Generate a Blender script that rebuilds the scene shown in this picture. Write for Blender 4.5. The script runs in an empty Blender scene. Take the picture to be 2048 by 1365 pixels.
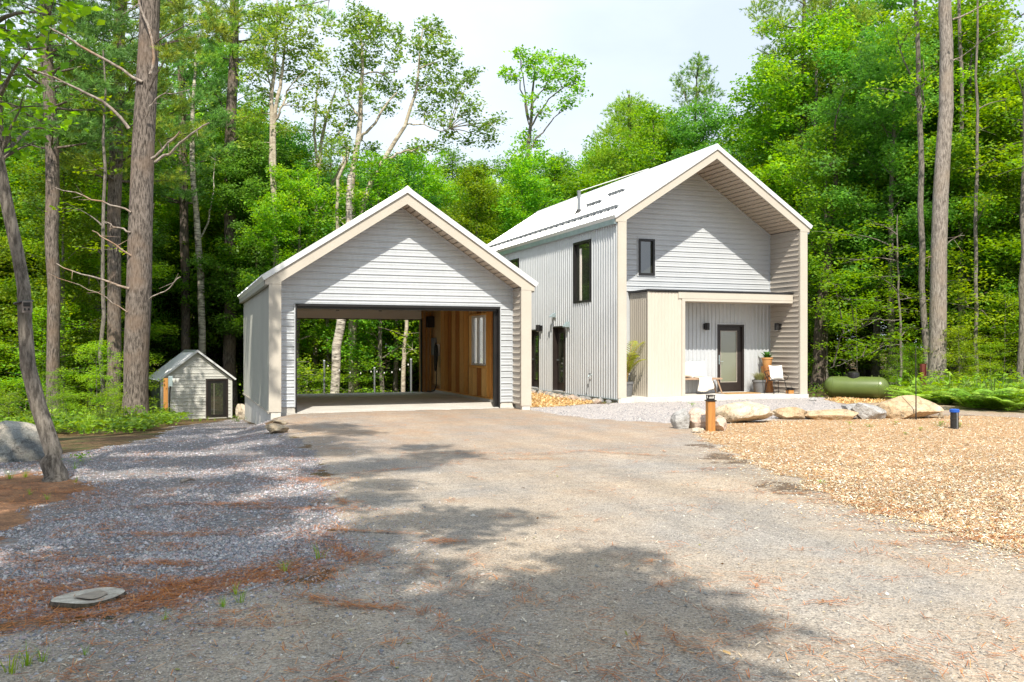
import bpy, math, random
import numpy as np

SC = bpy.context.scene
COL = SC.collection
random.seed(7)
R = np.random.default_rng(7)

# ------------------------------------------------------------------ camera
CAMZ = 1.5
FPX, PX0, PY0 = 1759.0, 1024.0, 692.2        # photo pixels (2048 wide)
YAW = 0.361
CA, SA = math.cos(YAW), math.sin(YAW)
cam = bpy.data.cameras.new('camera')
cam.sensor_width = 36.0
cam.lens = FPX / 2048 * 36
cam.shift_y = (PY0 - 682.5) / 2048
cam.clip_start = 0.05
cam.clip_end = 2000
camo = bpy.data.objects.new('camera', cam)
camo.location = (0, 0, CAMZ)
camo.rotation_euler = (math.pi / 2, 0, -YAW)
COL.objects.link(camo)
SC.camera = camo

# ------------------------------------------------------------------ sky, sun, exposure
SUN_DIR = np.array((0.32, 1.0, -1.24)); SUN_DIR /= np.linalg.norm(SUN_DIR)
ELEV = math.asin(-SUN_DIR[2])
w = bpy.data.worlds.new('World'); SC.world = w; w.use_nodes = True
nt = w.node_tree; N = nt.nodes; L = nt.links
bg = N['Background']; bg.inputs['Strength'].default_value = 0.1
sky = N.new('ShaderNodeTexSky'); sky.sky_type = 'NISHITA'; sky.sun_disc = False
sky.sun_elevation = ELEV; sky.sun_rotation = math.atan2(-SUN_DIR[0], -SUN_DIR[1])
sky.air_density = 1.2; sky.dust_density = 3.0; sky.ozone_density = 1.0
tc = N.new('ShaderNodeTexCoord')
mp = N.new('ShaderNodeMapping'); mp.inputs['Scale'].default_value = (1.0, 1.0, 2.2)
L.new(tc.outputs['Generated'], mp.inputs['Vector'])
cn = N.new('ShaderNodeTexNoise'); cn.inputs['Scale'].default_value = 2.3
cn.inputs['Detail'].default_value = 6; cn.inputs['Roughness'].default_value = 0.5
L.new(mp.outputs['Vector'], cn.inputs['Vector'])
cr = N.new('ShaderNodeMapRange'); cr.inputs['From Min'].default_value = 0.36; cr.inputs['From Max'].default_value = 0.62
cr.inputs['To Min'].default_value = 0.72; cr.inputs['To Max'].default_value = 1.0
L.new(cn.outputs['Fac'], cr.inputs['Value'])
cm = N.new('ShaderNodeMix'); cm.data_type = 'RGBA'
L.new(cr.outputs['Result'], cm.inputs['Factor'])
L.new(sky.outputs['Color'], cm.inputs['A'])
cm.inputs['B'].default_value = (7.6, 8.5, 9.7, 1)
L.new(cm.outputs['Result'], bg.inputs['Color'])

sl = bpy.data.lights.new('sun', 'SUN'); sl.energy = 5.0; sl.angle = math.radians(0.55)
sl.color = (1.0, 0.93, 0.80)
so = bpy.data.objects.new('sun', sl); COL.objects.link(so)
so.location = (-6, -18, 24)
so.rotation_euler = (math.acos(-SUN_DIR[2]), 0, math.atan2(SUN_DIR[1], SUN_DIR[0]) - math.pi / 2)

SC.view_settings.view_transform = 'Standard'
SC.view_settings.look = 'None'
SC.view_settings.exposure = 0.44
SC.view_settings.gamma = 1.0
SC.render.engine = 'CYCLES'
SC.cycles.use_denoising = True
SC.cycles.max_bounces = 7
SC.cycles.diffuse_bounces = 4
SC.cycles.glossy_bounces = 3
SC.cycles.transmission_bounces = 5
SC.cycles.transparent_max_bounces = 6
SC.cycles.caustics_reflective = False
SC.cycles.caustics_refractive = False

# ------------------------------------------------------------------ helpers
def ss(a, b, x):
    t = np.clip((np.asarray(x, float) - a) / (b - a), 0, 1)
    return t * t * (3 - 2 * t)

def sn(x, y, f, p=0.0):
    """cheap smooth pseudo-noise -1..1"""
    x = np.asarray(x, float) * f; y = np.asarray(y, float) * f
    return (np.sin(x * 1.7 + 1.3 * np.sin(y * 1.1 + p) + p) * np.cos(y * 1.9 - 1.1 * np.sin(x * 0.9 + 2 * p) + 2.1 * p)
            + 0.5 * np.sin(3.1 * x + 2.3 * y + p * 3) * np.cos(2.7 * y - 1.9 * x)) / 1.5

def Hs(x, y):
    """terrain height"""
    x = np.asarray(x, float); y = np.asarray(y, float)
    xl_ = np.interp(y, [15.0, 18.6, 19.6, 20.3], [0.2, 0.9, 1.45, 2.05])
    left = np.maximum(1 - ss(xl_, xl_ + np.interp(y, [15, 19.6, 20.3], [1.9, 0.55, 0.45]), x), ss(28.2, 31, y) * ss(13.0, 9.0, x))
    drop = np.interp(y, [11, 15, 19.7, 28, 39, 60], [0, -0.05, -0.26, -0.72, -1.5, -1.9])
    z = -0.055 + left * drop
    ramp = ss(16.5, 20.0, y) * ss(1.6, 2.6, x) * ss(8.3, 7.2, x) * ss(23, 21, y)
    z = z + 0.03 * ramp
    right = ss(17.8, 21.0, x) * ss(16, 24, y)
    z = z - 0.27 * right
    far = ss(30, 55, y) * ss(6, 12, x)
    z = z - 0.5 * far
    wild = np.maximum(ss(0.5, -4, x) * ss(12, 20, y), np.maximum(ss(34, 42, y), ss(19, 24, x)))
    z = z + sn(x, y, 0.35, 1.0) * (0.012 + 0.10 * wild) + sn(x, y, 1.4, 2.0) * (0.006 + 0.02 * wild)
    return z

def Hz(x, y):
    return float(Hs(x, y))

def at(px, d, py=None):
    """world point for a photo pixel column at depth d; on the ground if no py"""
    r = (px - PX0) / FPX * d
    X = r * CA + d * SA; Y = -r * SA + d * CA
    if py is None:
        return (X, Y, Hz(X, Y))
    return (X, Y, CAMZ + (PY0 - py) / FPX * d)

def gp(px, py):
    """ground point seen at a photo pixel"""
    d = FPX * 1.55 / max(py - PY0, 8)
    for _ in range(12):
        X, Y, Z = at(px, d)
        d = 0.5 * d + 0.5 * FPX * (CAMZ - Z) / max(py - PY0, 8)
    return at(px, d)

def topx(x, y, z):
    d = x * SA + y * CA; r = x * CA - y * SA
    return PX0 + FPX * r / d, PY0 - FPX * (z - CAMZ) / d, d

def set_props(o, label=None, cat=None, group=None, kind=None):
    if label: o['label'] = label
    if cat: o['category'] = cat
    if group: o['group'] = group
    if kind: o['kind'] = kind
    return o

WL = {}
def thing(name, label, cat, loc=(0, 0, 0), group=None):
    o = bpy.data.objects.new(name, None); COL.objects.link(o)
    o.empty_display_size = 0.2
    o.location = loc
    WL[o.name] = np.array(loc, float)
    return set_props(o, label, cat, group)

def np_mesh(name, V, F, mat, cols=None, smooth=False):
    V = np.ascontiguousarray(V, np.float32); F = np.ascontiguousarray(F, np.int32)
    me = bpy.data.meshes.new(name)
    n, k = F.shape
    me.vertices.add(len(V)); me.vertices.foreach_set('co', V.ravel())
    me.loops.add(n * k); me.loops.foreach_set('vertex_index', F.ravel())
    me.polygons.add(n); me.polygons.foreach_set('loop_start', np.arange(0, n * k, k, dtype=np.int32))
    if smooth:
        me.polygons.foreach_set('use_smooth', np.ones(n, bool))
    if cols is not None:
        for an, arr in (cols.items() if isinstance(cols, dict) else [('col', cols)]):
            a = me.color_attributes.new(an, 'FLOAT_COLOR', 'POINT')
            c = np.ones((len(V), 4), np.float32); c[:, :3] = arr
            a.data.foreach_set('color', c.ravel())
    me.update(calc_edges=True)
    if mat is not None: me.materials.append(mat)
    return me

def link(name, me, parent=None, loc=(0, 0, 0)):
    o = bpy.data.objects.new(name, me); COL.objects.link(o)
    o.location = loc
    if parent is not None:
        o.parent = parent
        WL[o.name] = WL.get(parent.name, np.zeros(3)) + np.array(loc, float)
    else:
        WL[o.name] = np.array(loc, float)
    return o

def copy_tree(o, loc, rz=0.0, s=1.0, label=None, parent=None):
    c = o.copy(); COL.objects.link(c)
    if parent is not None: c.parent = parent
    else:
        c.location = loc; c.rotation_euler = (0, 0, rz)
        c.scale = (s, s, s) if np.isscalar(s) else s
        if label: c['label'] = label
    for ch in list(o.children):
        copy_tree(ch, None, parent=c)
    return c

class MB:
    """collects shapes in world coordinates; build() links them as one mesh"""
    def __init__(s): s.v = []; s.f = []
    def add(s, v, f):
        n = len(s.v); s.v += [tuple(map(float, p)) for p in v]; s.f += [tuple(i + n for i in q) for q in f]; return s
    def box(s, x0, x1, y0, y1, z0, z1):
        return s.add([(x0, y0, z0), (x1, y0, z0), (x1, y1, z0), (x0, y1, z0), (x0, y0, z1), (x1, y0, z1), (x1, y1, z1), (x0, y1, z1)],
                     [(0, 3, 2, 1), (4, 5, 6, 7), (0, 1, 5, 4), (1, 2, 6, 5), (2, 3, 7, 6), (3, 0, 4, 7)])
    def bbox(s, x0, x1, y0, y1, z0, z1, b=0.006):
        """box with chamfered vertical and top edges"""
        n = len(s.v)
        for z, i in ((z0, 0), (z1 - b, 0), (z1, b)):
            xa, xb, ya, yb = x0 + i, x1 - i, y0 + i, y1 - i
            s.v += [(xa + b, ya, z), (xb - b, ya, z), (xb, ya + b, z), (xb, yb - b, z), (xb - b, yb, z), (xa + b, yb, z), (xa, yb - b, z), (xa, ya + b, z)]
        for k in range(2):
            for i in range(8):
                j = (i + 1) % 8
                s.f.append((n + k * 8 + i, n + k * 8 + j, n + k * 8 + 8 + j, n + k * 8 + 8 + i))
        s.f.append(tuple(n + 16 + i for i in range(8))); s.f.append(tuple(n + 7 - i for i in range(8)))
        return s
    def prism(s, poly, a, b, axis='y'):
        m = len(poly)
        def P(p, t):
            return (p[0], t, p[1]) if axis == 'y' else ((t, p[0], p[1]) if axis == 'x' else (p[0], p[1], t))
        return s.add([P(p, a) for p in poly] + [P(p, b) for p in poly],
                     [tuple(range(m)), tuple(range(2 * m - 1, m - 1, -1))] + [(i, i + m, (i + 1) % m + m, (i + 1) % m) for i in range(m)])
    def strip(s, A, B):
        n = len(A)
        return s.add(list(A) + list(B), [(i, i + 1, n + i + 1, n + i) for i in range(n - 1)])
    def tube(s, path, rad, n=8, cap=True):
        V, F = tube_np(np.array(path, float), rad, n)
        s.add(V.tolist(), F.tolist())
        if cap:
            k = len(s.v) - len(V)
            s.f.append(tuple(k + i for i in range(n - 1, -1, -1))); s.f.append(tuple(k + len(V) - n + i for i in range(n)))
        return s
    def lathe(s, prof, c, n=20):
        """prof: list of (r, z) bottom to top about a vertical axis at c"""
        m = len(prof); v = []; f = []
        for r, z in prof:
            for i in range(n):
                a = 2 * math.pi * i / n
                v.append((c[0] + r * math.cos(a), c[1] + r * math.sin(a), c[2] + z))
        for k in range(m - 1):
            for i in range(n):
                j = (i + 1) % n
                f.append((k * n + i, k * n + j, (k + 1) * n + j, (k + 1) * n + i))
        f.append(tuple(range(n - 1, -1, -1))); f.append(tuple((m - 1) * n + i for i in range(n)))
        return s.add(v, f)
    def build(s, name, mat, parent=None, smooth=False):
        off = WL.get(parent.name, np.zeros(3)) if parent is not None else np.zeros(3)
        me = bpy.data.meshes.new(name)
        me.from_pydata((np.array(s.v) - off).tolist(), [], s.f)
        if smooth:
            me.polygons.foreach_set('use_smooth', np.ones(len(me.polygons), bool))
            me.set_sharp_from_angle(angle=math.radians(40))
        if mat is not None: me.materials.append(mat)
        me.update()
        return link(name, me, parent)

def tube_np(P, rad, n=6):
    P = np.asarray(P, float); m = len(P)
    rad = np.full(m, rad, float) if np.isscalar(rad) else np.asarray(rad, float)
    if len(rad) != m: rad = np.interp(np.linspace(0, 1, m), np.linspace(0, 1, len(rad)), rad)
    T = np.gradient(P, axis=0); T /= np.linalg.norm(T, axis=1)[:, None] + 1e-9
    ref = np.array((0.0, 0, 1)) if abs(T[0][2]) < 0.8 else np.array((1.0, 0, 0))
    U = np.cross(T, ref); U /= np.linalg.norm(U, axis=1)[:, None] + 1e-9
    W = np.cross(T, U)
    a = np.arange(n) * 2 * math.pi / n
    V = (P[:, None, :] + rad[:, None, None] * (np.cos(a)[None, :, None] * U[:, None, :] + np.sin(a)[None, :, None] * W[:, None, :])).reshape(-1, 3)
    i = np.arange(m - 1)[:, None] * n; j = np.arange(n)[None, :]; j2 = (j + 1) % n
    F = np.stack([i + j, i + j2, i + n + j2, i + n + j], -1).reshape(-1, 4)
    return V, F

# ------------------------------------------------------------------ materials
MATS = {}
def nodes_of(name):
    m = bpy.data.materials.new(name); m.use_nodes = True
    t = m.node_tree
    return m, t, t.nodes, t.links, t.nodes['Principled BSDF']

def pm(name, c1, c2=None, scale=6.0, rough=0.5, metal=0.0, bump=0.0, bscale=None, stretch=(1, 1, 1), detail=5, spec=0.5, fine=0.0, coord='Object'):
    """painted / mineral / wooden surface: two tones by noise, fine speckle, bump"""
    if name in MATS: return MATS[name]
    m, t, n, l, p = nodes_of(name)
    p.inputs['Roughness'].default_value = rough; p.inputs['Metallic'].default_value = metal
    p.inputs['Specular IOR Level'].default_value = spec
    c2 = c2 or tuple(x * 0.85 for x in c1)
    tc = n.new('ShaderNodeTexCoord'); mpn = n.new('ShaderNodeMapping'); mpn.inputs['Scale'].default_value = stretch
    l.new(tc.outputs[coord], mpn.inputs['Vector'])
    nz = n.new('ShaderNodeTexNoise'); nz.inputs['Scale'].default_value = scale; nz.inputs['Detail'].default_value = detail
    nz.inputs['Roughness'].default_value = 0.6
    l.new(mpn.outputs['Vector'], nz.inputs['Vector'])
    mr = n.new('ShaderNodeMapRange'); mr.inputs['From Min'].default_value = 0.33; mr.inputs['From Max'].default_value = 0.67
    l.new(nz.outputs['Fac'], mr.inputs['Value'])
    mx = n.new('ShaderNodeMix'); mx.data_type = 'RGBA'
    mx.inputs['A'].default_value = (*c1, 1); mx.inputs['B'].default_value = (*c2, 1)
    l.new(mr.outputs['Result'], mx.inputs['Factor'])
    out = mx.outputs['Result']
    if fine > 0:
        nf = n.new('ShaderNodeTexNoise'); nf.inputs['Scale'].default_value = scale * 14; nf.inputs['Detail'].default_value = 3
        l.new(mpn.outputs['Vector'], nf.inputs['Vector'])
        mf = n.new('ShaderNodeMapRange'); mf.inputs['From Min'].default_value = 0.3; mf.inputs['From Max'].default_value = 0.7
        mf.inputs['To Min'].default_value = 1 - fine; mf.inputs['To Max'].default_value = 1 + fine
        l.new(nf.outputs['Fac'], mf.inputs['Value'])
        vm = n.new('ShaderNodeVectorMath'); vm.operation = 'SCALE'
        l.new(out, vm.inputs[0]); l.new(mf.outputs['Result'], vm.inputs['Scale']); out = vm.outputs['Vector']
    l.new(out, p.inputs['Base Color'])
    if bump > 0:
        nb = n.new('ShaderNodeTexNoise'); nb.inputs['Scale'].default_value = bscale or scale * 4; nb.inputs['Detail'].default_value = 5
        l.new(mpn.outputs['Vector'], nb.inputs['Vector'])
        b = n.new('ShaderNodeBump'); b.inputs['Strength'].default_value = bump; b.inputs['Distance'].default_value = 0.02
        l.new(nb.outputs['Fac'], b.inputs['Height']); l.new(b.outputs['Normal'], p.inputs['Normal'])
    MATS[name] = m
    return m

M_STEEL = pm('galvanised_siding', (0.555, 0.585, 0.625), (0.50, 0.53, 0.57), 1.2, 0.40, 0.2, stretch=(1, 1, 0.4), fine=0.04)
M_CORR = pm('bare_corrugated_steel', (0.59, 0.61, 0.64), (0.53, 0.55, 0.58), 1.2, 0.36, 0.3, fine=0.03)
M_STEELW = pm('pale_steel_siding', (0.555, 0.58, 0.61), (0.50, 0.525, 0.56), 1.4, 0.42, 0.15, fine=0.03)
M_ROOF = pm('galvalume_roof', (0.80, 0.81, 0.82), (0.74, 0.75, 0.77), 0.8, 0.38, 0.25, fine=0.03)
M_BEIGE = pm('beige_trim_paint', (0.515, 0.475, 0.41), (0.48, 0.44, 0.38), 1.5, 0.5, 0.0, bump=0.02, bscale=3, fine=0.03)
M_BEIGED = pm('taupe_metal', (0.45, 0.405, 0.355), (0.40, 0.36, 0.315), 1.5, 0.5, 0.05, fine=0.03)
M_SOFFIT = pm('tan_soffit_metal', (0.50, 0.42, 0.335), (0.44, 0.37, 0.295), 1.2, 0.5, 0.0, fine=0.04)
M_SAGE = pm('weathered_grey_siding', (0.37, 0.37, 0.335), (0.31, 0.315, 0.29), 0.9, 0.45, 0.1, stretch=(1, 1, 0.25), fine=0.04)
M_CLAY = pm('clay_board_paint', (0.55, 0.50, 0.43), (0.51, 0.46, 0.395), 1.6, 0.55, 0.0, stretch=(1, 1, 0.2), fine=0.03)
M_BLACK = pm('black_paint', (0.012, 0.012, 0.013), (0.02, 0.018, 0.018), 4, 0.35)
M_DKBROWN = pm('dark_bronze_paint', (0.022, 0.016, 0.015), (0.032, 0.024, 0.022), 3, 0.35)
M_CONC = pm('concrete', (0.58, 0.56, 0.525), (0.47, 0.455, 0.425), 1.6, 0.85, bump=0.15, bscale=40, fine=0.12)
M_CONCW = pm('pale_concrete', (0.62, 0.60, 0.56), (0.53, 0.51, 0.475), 1.4, 0.85, bump=0.1, bscale=40, fine=0.08)
M_PINEW = pm('fresh_pine_wood', (0.74, 0.40, 0.11), (0.58, 0.27, 0.06), 2.2, 0.6, stretch=(3, 3, 0.25), bump=0.1, fine=0.12)
M_PINEW2 = pm('pale_pine_wood', (0.80, 0.52, 0.20), (0.68, 0.38, 0.11), 2.2, 0.6, stretch=(3, 3, 0.25), bump=0.1, fine=0.12)
M_PINEW3 = pm('dark_knotty_pine_wood', (0.50, 0.22, 0.05), (0.34, 0.13, 0.03), 2.6, 0.6, stretch=(3, 3, 0.3), bump=0.1, fine=0.15)
M_PLY = pm('plywood', (0.60, 0.40, 0.20), (0.52, 0.32, 0.14), 1.5, 0.65, stretch=(1, 0.3, 2), fine=0.1)
M_POST = pm('cedar_post_wood', (0.50, 0.235, 0.06), (0.36, 0.15, 0.035), 3.0, 0.65, stretch=(4, 4, 0.3), bump=0.15, fine=0.15)
M_WHITE = pm('white_paint', (0.76, 0.76, 0.75), (0.70, 0.70, 0.69), 3, 0.45)
M_DOORW = pm('overhead_door_white', (0.80, 0.78, 0.74), (0.76, 0.74, 0.70), 2, 0.5)
M_GREYM = pm('grey_metal', (0.25, 0.27, 0.29), (0.20, 0.215, 0.23), 4, 0.45, 0.5)
M_ZINC = pm('zinc_fitting', (0.45, 0.55, 0.58), (0.36, 0.44, 0.47), 5, 0.4, 0.5)
M_RUBBER = pm('black_rubber', (0.012, 0.012, 0.012), (0.02, 0.02, 0.02), 5, 0.6)
M_COIR = pm('coir_mat', (0.42, 0.24, 0.085), (0.33, 0.18, 0.06), 30, 0.95, bump=0.4, bscale=180, fine=0.3)
M_LINEN = pm('ivory_linen', (0.80, 0.75, 0.68), (0.74, 0.68, 0.60), 8, 0.9, bump=0.15, bscale=120, fine=0.06)
M_LINENW = pm('white_linen', (0.82, 0.80, 0.77), (0.77, 0.74, 0.70), 8, 0.9, bump=0.15, bscale=120, fine=0.05)
M_BENCHW = pm('bench_wood', (0.42, 0.285, 0.19), (0.33, 0.215, 0.14), 4, 0.6, stretch=(1, 5, 5), fine=0.12)
M_GREYPOT = pm('grey_stoneware', (0.16, 0.16, 0.165), (0.125, 0.125, 0.13), 6, 0.7, fine=0.1)
M_TERRA = pm('terracotta', (0.55, 0.28, 0.10), (0.47, 0.23, 0.08), 5, 0.8, fine=0.1)
M_STUMPW = pm('stump_wood', (0.38, 0.16, 0.045), (0.23, 0.085, 0.025), 3, 0.7, stretch=(3, 3, 0.5), bump=0.4, fine=0.2)
M_SOIL = pm('potting_soil', (0.03, 0.022, 0.016), (0.05, 0.035, 0.025), 20, 0.95)
M_TANK = pm('green_tank_paint', (0.125, 0.17, 0.045), (0.105, 0.145, 0.038), 2.5, 0.32, 0.0, fine=0.05)
M_BLUE = pm('blue_plastic', (0.01, 0.09, 0.45), (0.012, 0.075, 0.38), 5, 0.4)
M_RUST = pm('rusty_red_metal', (0.16, 0.035, 0.022), (0.10, 0.022, 0.016), 6, 0.7, fine=0.2)

def glass_mat(name, col, rough, trans=0.0, spec=0.7):
    m, t, n, l, p = nodes_of(name)
    p.inputs['Base Color'].default_value = (*col, 1); p.inputs['Roughness'].default_value = rough
    p.inputs['IOR'].default_value = 1.45 if trans else 2.1; p.inputs['Transmission Weight'].default_value = trans; p.inputs['Specular IOR Level'].default_value = spec
    MATS[name] = m
    return m
M_DKGLASS = glass_mat('dark_window_glass', (0.035, 0.038, 0.028), 0.03, 0.0, 0.6)
M_FROST = glass_mat('frosted_glass', (0.20, 0.21, 0.15), 0.22, 0.0, 0.8)
M_CLEAR = glass_mat('clear_glass', (0.95, 0.97, 0.97), 0.0, 1.0, 0.5)
M_LENS = glass_mat('lamp_lens', (0.6, 0.6, 0.58), 0.25)

def leaf_mat(name, trans=0.45, gloss=0.35, tint=1.0):
    m, t, n, l, p = nodes_of(name)
    at_ = n.new('ShaderNodeAttribute'); at_.attribute_name = 'col'
    oi = n.new('ShaderNodeObjectInfo')
    hs = n.new('ShaderNodeHueSaturation')
    mr = n.new('ShaderNodeMapRange'); mr.inputs['To Min'].default_value = 0.482; mr.inputs['To Max'].default_value = 0.52
    l.new(oi.outputs['Random'], mr.inputs['Value']); l.new(mr.outputs['Result'], hs.inputs['Hue'])
    ml = n.new('ShaderNodeMath'); ml.operation = 'MULTIPLY_ADD'; ml.inputs[1].default_value = 7.31; ml.inputs[2].default_value = 0.0
    fr = n.new('ShaderNodeMath'); fr.operation = 'FRACT'
    l.new(oi.outputs['Random'], ml.inputs[0]); l.new(ml.outputs[0], fr.inputs[0])
    mv = n.new('ShaderNodeMapRange'); mv.inputs['To Min'].default_value = 0.9 * tint; mv.inputs['To Max'].default_value = 1.45 * tint
    l.new(fr.outputs[0], mv.inputs['Value']); l.new(mv.outputs['Result'], hs.inputs['Value'])
    l.new(at_.outputs['Color'], hs.inputs['Color'])
    l.new(hs.outputs['Color'], p.inputs['Base Color'])
    p.inputs['Roughness'].default_value = 0.5; p.inputs['Specular IOR Level'].default_value = gloss
    tr = n.new('ShaderNodeBsdfTranslucent')
    h2 = n.new('ShaderNodeHueSaturation'); h2.inputs['Hue'].default_value = 0.485; h2.inputs['Saturation'].default_value = 1.1; h2.inputs['Value'].default_value = 1.5
    l.new(hs.outputs['Color'], h2.inputs['Color']); l.new(h2.outputs['Color'], tr.inputs['Color'])
    mx = n.new('ShaderNodeMixShader'); mx.inputs[0].default_value = trans
    l.new(p.outputs[0], mx.inputs[1]); l.new(tr.outputs[0], mx.inputs[2])
    l.new(mx.outputs[0], n['Material Output'].inputs['Surface'])
    MATS[name] = m
    return m
M_LEAF = leaf_mat('broad_leaf', 0.5)
M_NEEDLE = leaf_mat('needle_leaf', 0.3, 0.25)
M_PLANT = leaf_mat('garden_leaf', 0.4)

def attr_mat(name, rough=0.85, spec=0.25, bump=0.0, bscale=60):
    m, t, n, l, p = nodes_of(name)
    a = n.new('ShaderNodeAttribute'); a.attribute_name = 'col'
    tcn = n.new('ShaderNodeTexCoord')
    nz = n.new('ShaderNodeTexNoise'); nz.inputs['Scale'].default_value = bscale; nz.inputs['Detail'].default_value = 3
    l.new(tcn.outputs['Object'], nz.inputs['Vector'])
    mf = n.new('ShaderNodeMapRange'); mf.inputs['From Min'].default_value = 0.3; mf.inputs['From Max'].default_value = 0.7
    mf.inputs['To Min'].default_value = 0.8; mf.inputs['To Max'].default_value = 1.2
    l.new(nz.outputs['Fac'], mf.inputs['Value'])
    vm = n.new('ShaderNodeVectorMath'); vm.operation = 'SCALE'
    l.new(a.outputs['Color'], vm.inputs[0]); l.new(mf.outputs['Result'], vm.inputs['Scale'])
    l.new(vm.outputs['Vector'], p.inputs['Base Color'])
    p.inputs['Roughness'].default_value = rough; p.inputs['Specular IOR Level'].default_value = spec
    if bump:
        b = n.new('ShaderNodeBump'); b.inputs['Strength'].default_value = bump; b.inputs['Distance'].default_value = 0.01
        l.new(nz.outputs['Fac'], b.inputs['Height']); l.new(b.outputs['Normal'], p.inputs['Normal'])
    MATS[name] = m
    return m
M_CHIP = attr_mat('wood_chip', 0.85)
M_STONE = attr_mat('crushed_stone', 0.75, 0.3)

def bark_mat(name, c1, c2, c3, vs=(17, 17, 3.2), bump=1.0, birch=False):
    m, t, n, l, p = nodes_of(name)
    tcn = n.new('ShaderNodeTexCoord'); mpn = n.new('ShaderNodeMapping'); mpn.inputs['Scale'].default_value = vs
    l.new(tcn.outputs['Object'], mpn.inputs['Vector'])
    nz = n.new('ShaderNodeTexNoise'); nz.inputs['Scale'].default_value = 1.6; nz.inputs['Detail'].default_value = 8; nz.inputs['Roughness'].default_value = 0.7
    l.new(mpn.outputs['Vector'], nz.inputs['Vector'])
    rp = n.new('ShaderNodeValToRGB'); e = rp.color_ramp.elements
    e[0].position = 0.40; e[0].color = (*c1, 1); e[1].position = 0.60; e[1].color = (*c2, 1)
    l.new(nz.outputs['Fac'], rp.inputs['Fac'])
    n2 = n.new('ShaderNodeTexNoise'); n2.inputs['Scale'].default_value = 1.1; n2.inputs['Detail'].default_value = 3
    l.new(tcn.outputs['Object'], n2.inputs['Vector'])
    m2 = n.new('ShaderNodeMapRange'); m2.inputs['From Min'].default_value = 0.48; m2.inputs['From Max'].default_value = 0.68; m2.inputs['To Max'].default_value = 0.75
    l.new(n2.outputs['Fac'], m2.inputs['Value'])
    mx = n.new('ShaderNodeMix'); mx.data_type = 'RGBA'; mx.inputs['B'].default_value = (*c3, 1)
    l.new(m2.outputs['Result'], mx.inputs['Factor']); l.new(rp.outputs['Color'], mx.inputs['A'])
    l.new(mx.outputs['Result'], p.inputs['Base Color'])
    p.inputs['Roughness'].default_value = 0.9; p.inputs['Specular IOR Level'].default_value = 0.15
    b = n.new('ShaderNodeBump'); b.inputs['Strength'].default_value = bump; b.inputs['Distance'].default_value = 0.03
    l.new(nz.outputs['Fac'], b.inputs['Height']); l.new(b.outputs['Normal'], p.inputs['Normal'])
    MATS[name] = m
    return m
M_BARKP = bark_mat('pine_bark', (0.05, 0.041, 0.035), (0.245, 0.205, 0.178), (0.21, 0.15, 0.11))
M_BARKG = bark_mat('grey_bark', (0.085, 0.074, 0.064), (0.27, 0.24, 0.21), (0.17, 0.15, 0.115), (16, 16, 3.5))
M_BARKL = bark_mat('pale_pine_bark', (0.13, 0.11, 0.096), (0.37, 0.325, 0.29), (0.30, 0.24, 0.19))
M_BARKD = bark_mat('dark_bark', (0.04, 0.032, 0.027), (0.16, 0.13, 0.105), (0.10, 0.085, 0.05))
M_BARKA = bark_mat('aspen_bark', (0.24, 0.20, 0.155), (0.56, 0.50, 0.41), (0.40, 0.34, 0.25), (2.2, 2.2, 5), 0.35)
M_BARKB = bark_mat('birch_bark', (0.07, 0.06, 0.05), (0.62, 0.57, 0.49), (0.52, 0.46, 0.38), (2.0, 2.0, 9), 0.3)
M_DEADW = bark_mat('dead_wood', (0.15, 0.12, 0.10), (0.38, 0.33, 0.29), (0.34, 0.20, 0.11), (6, 6, 6), 0.4)

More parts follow.
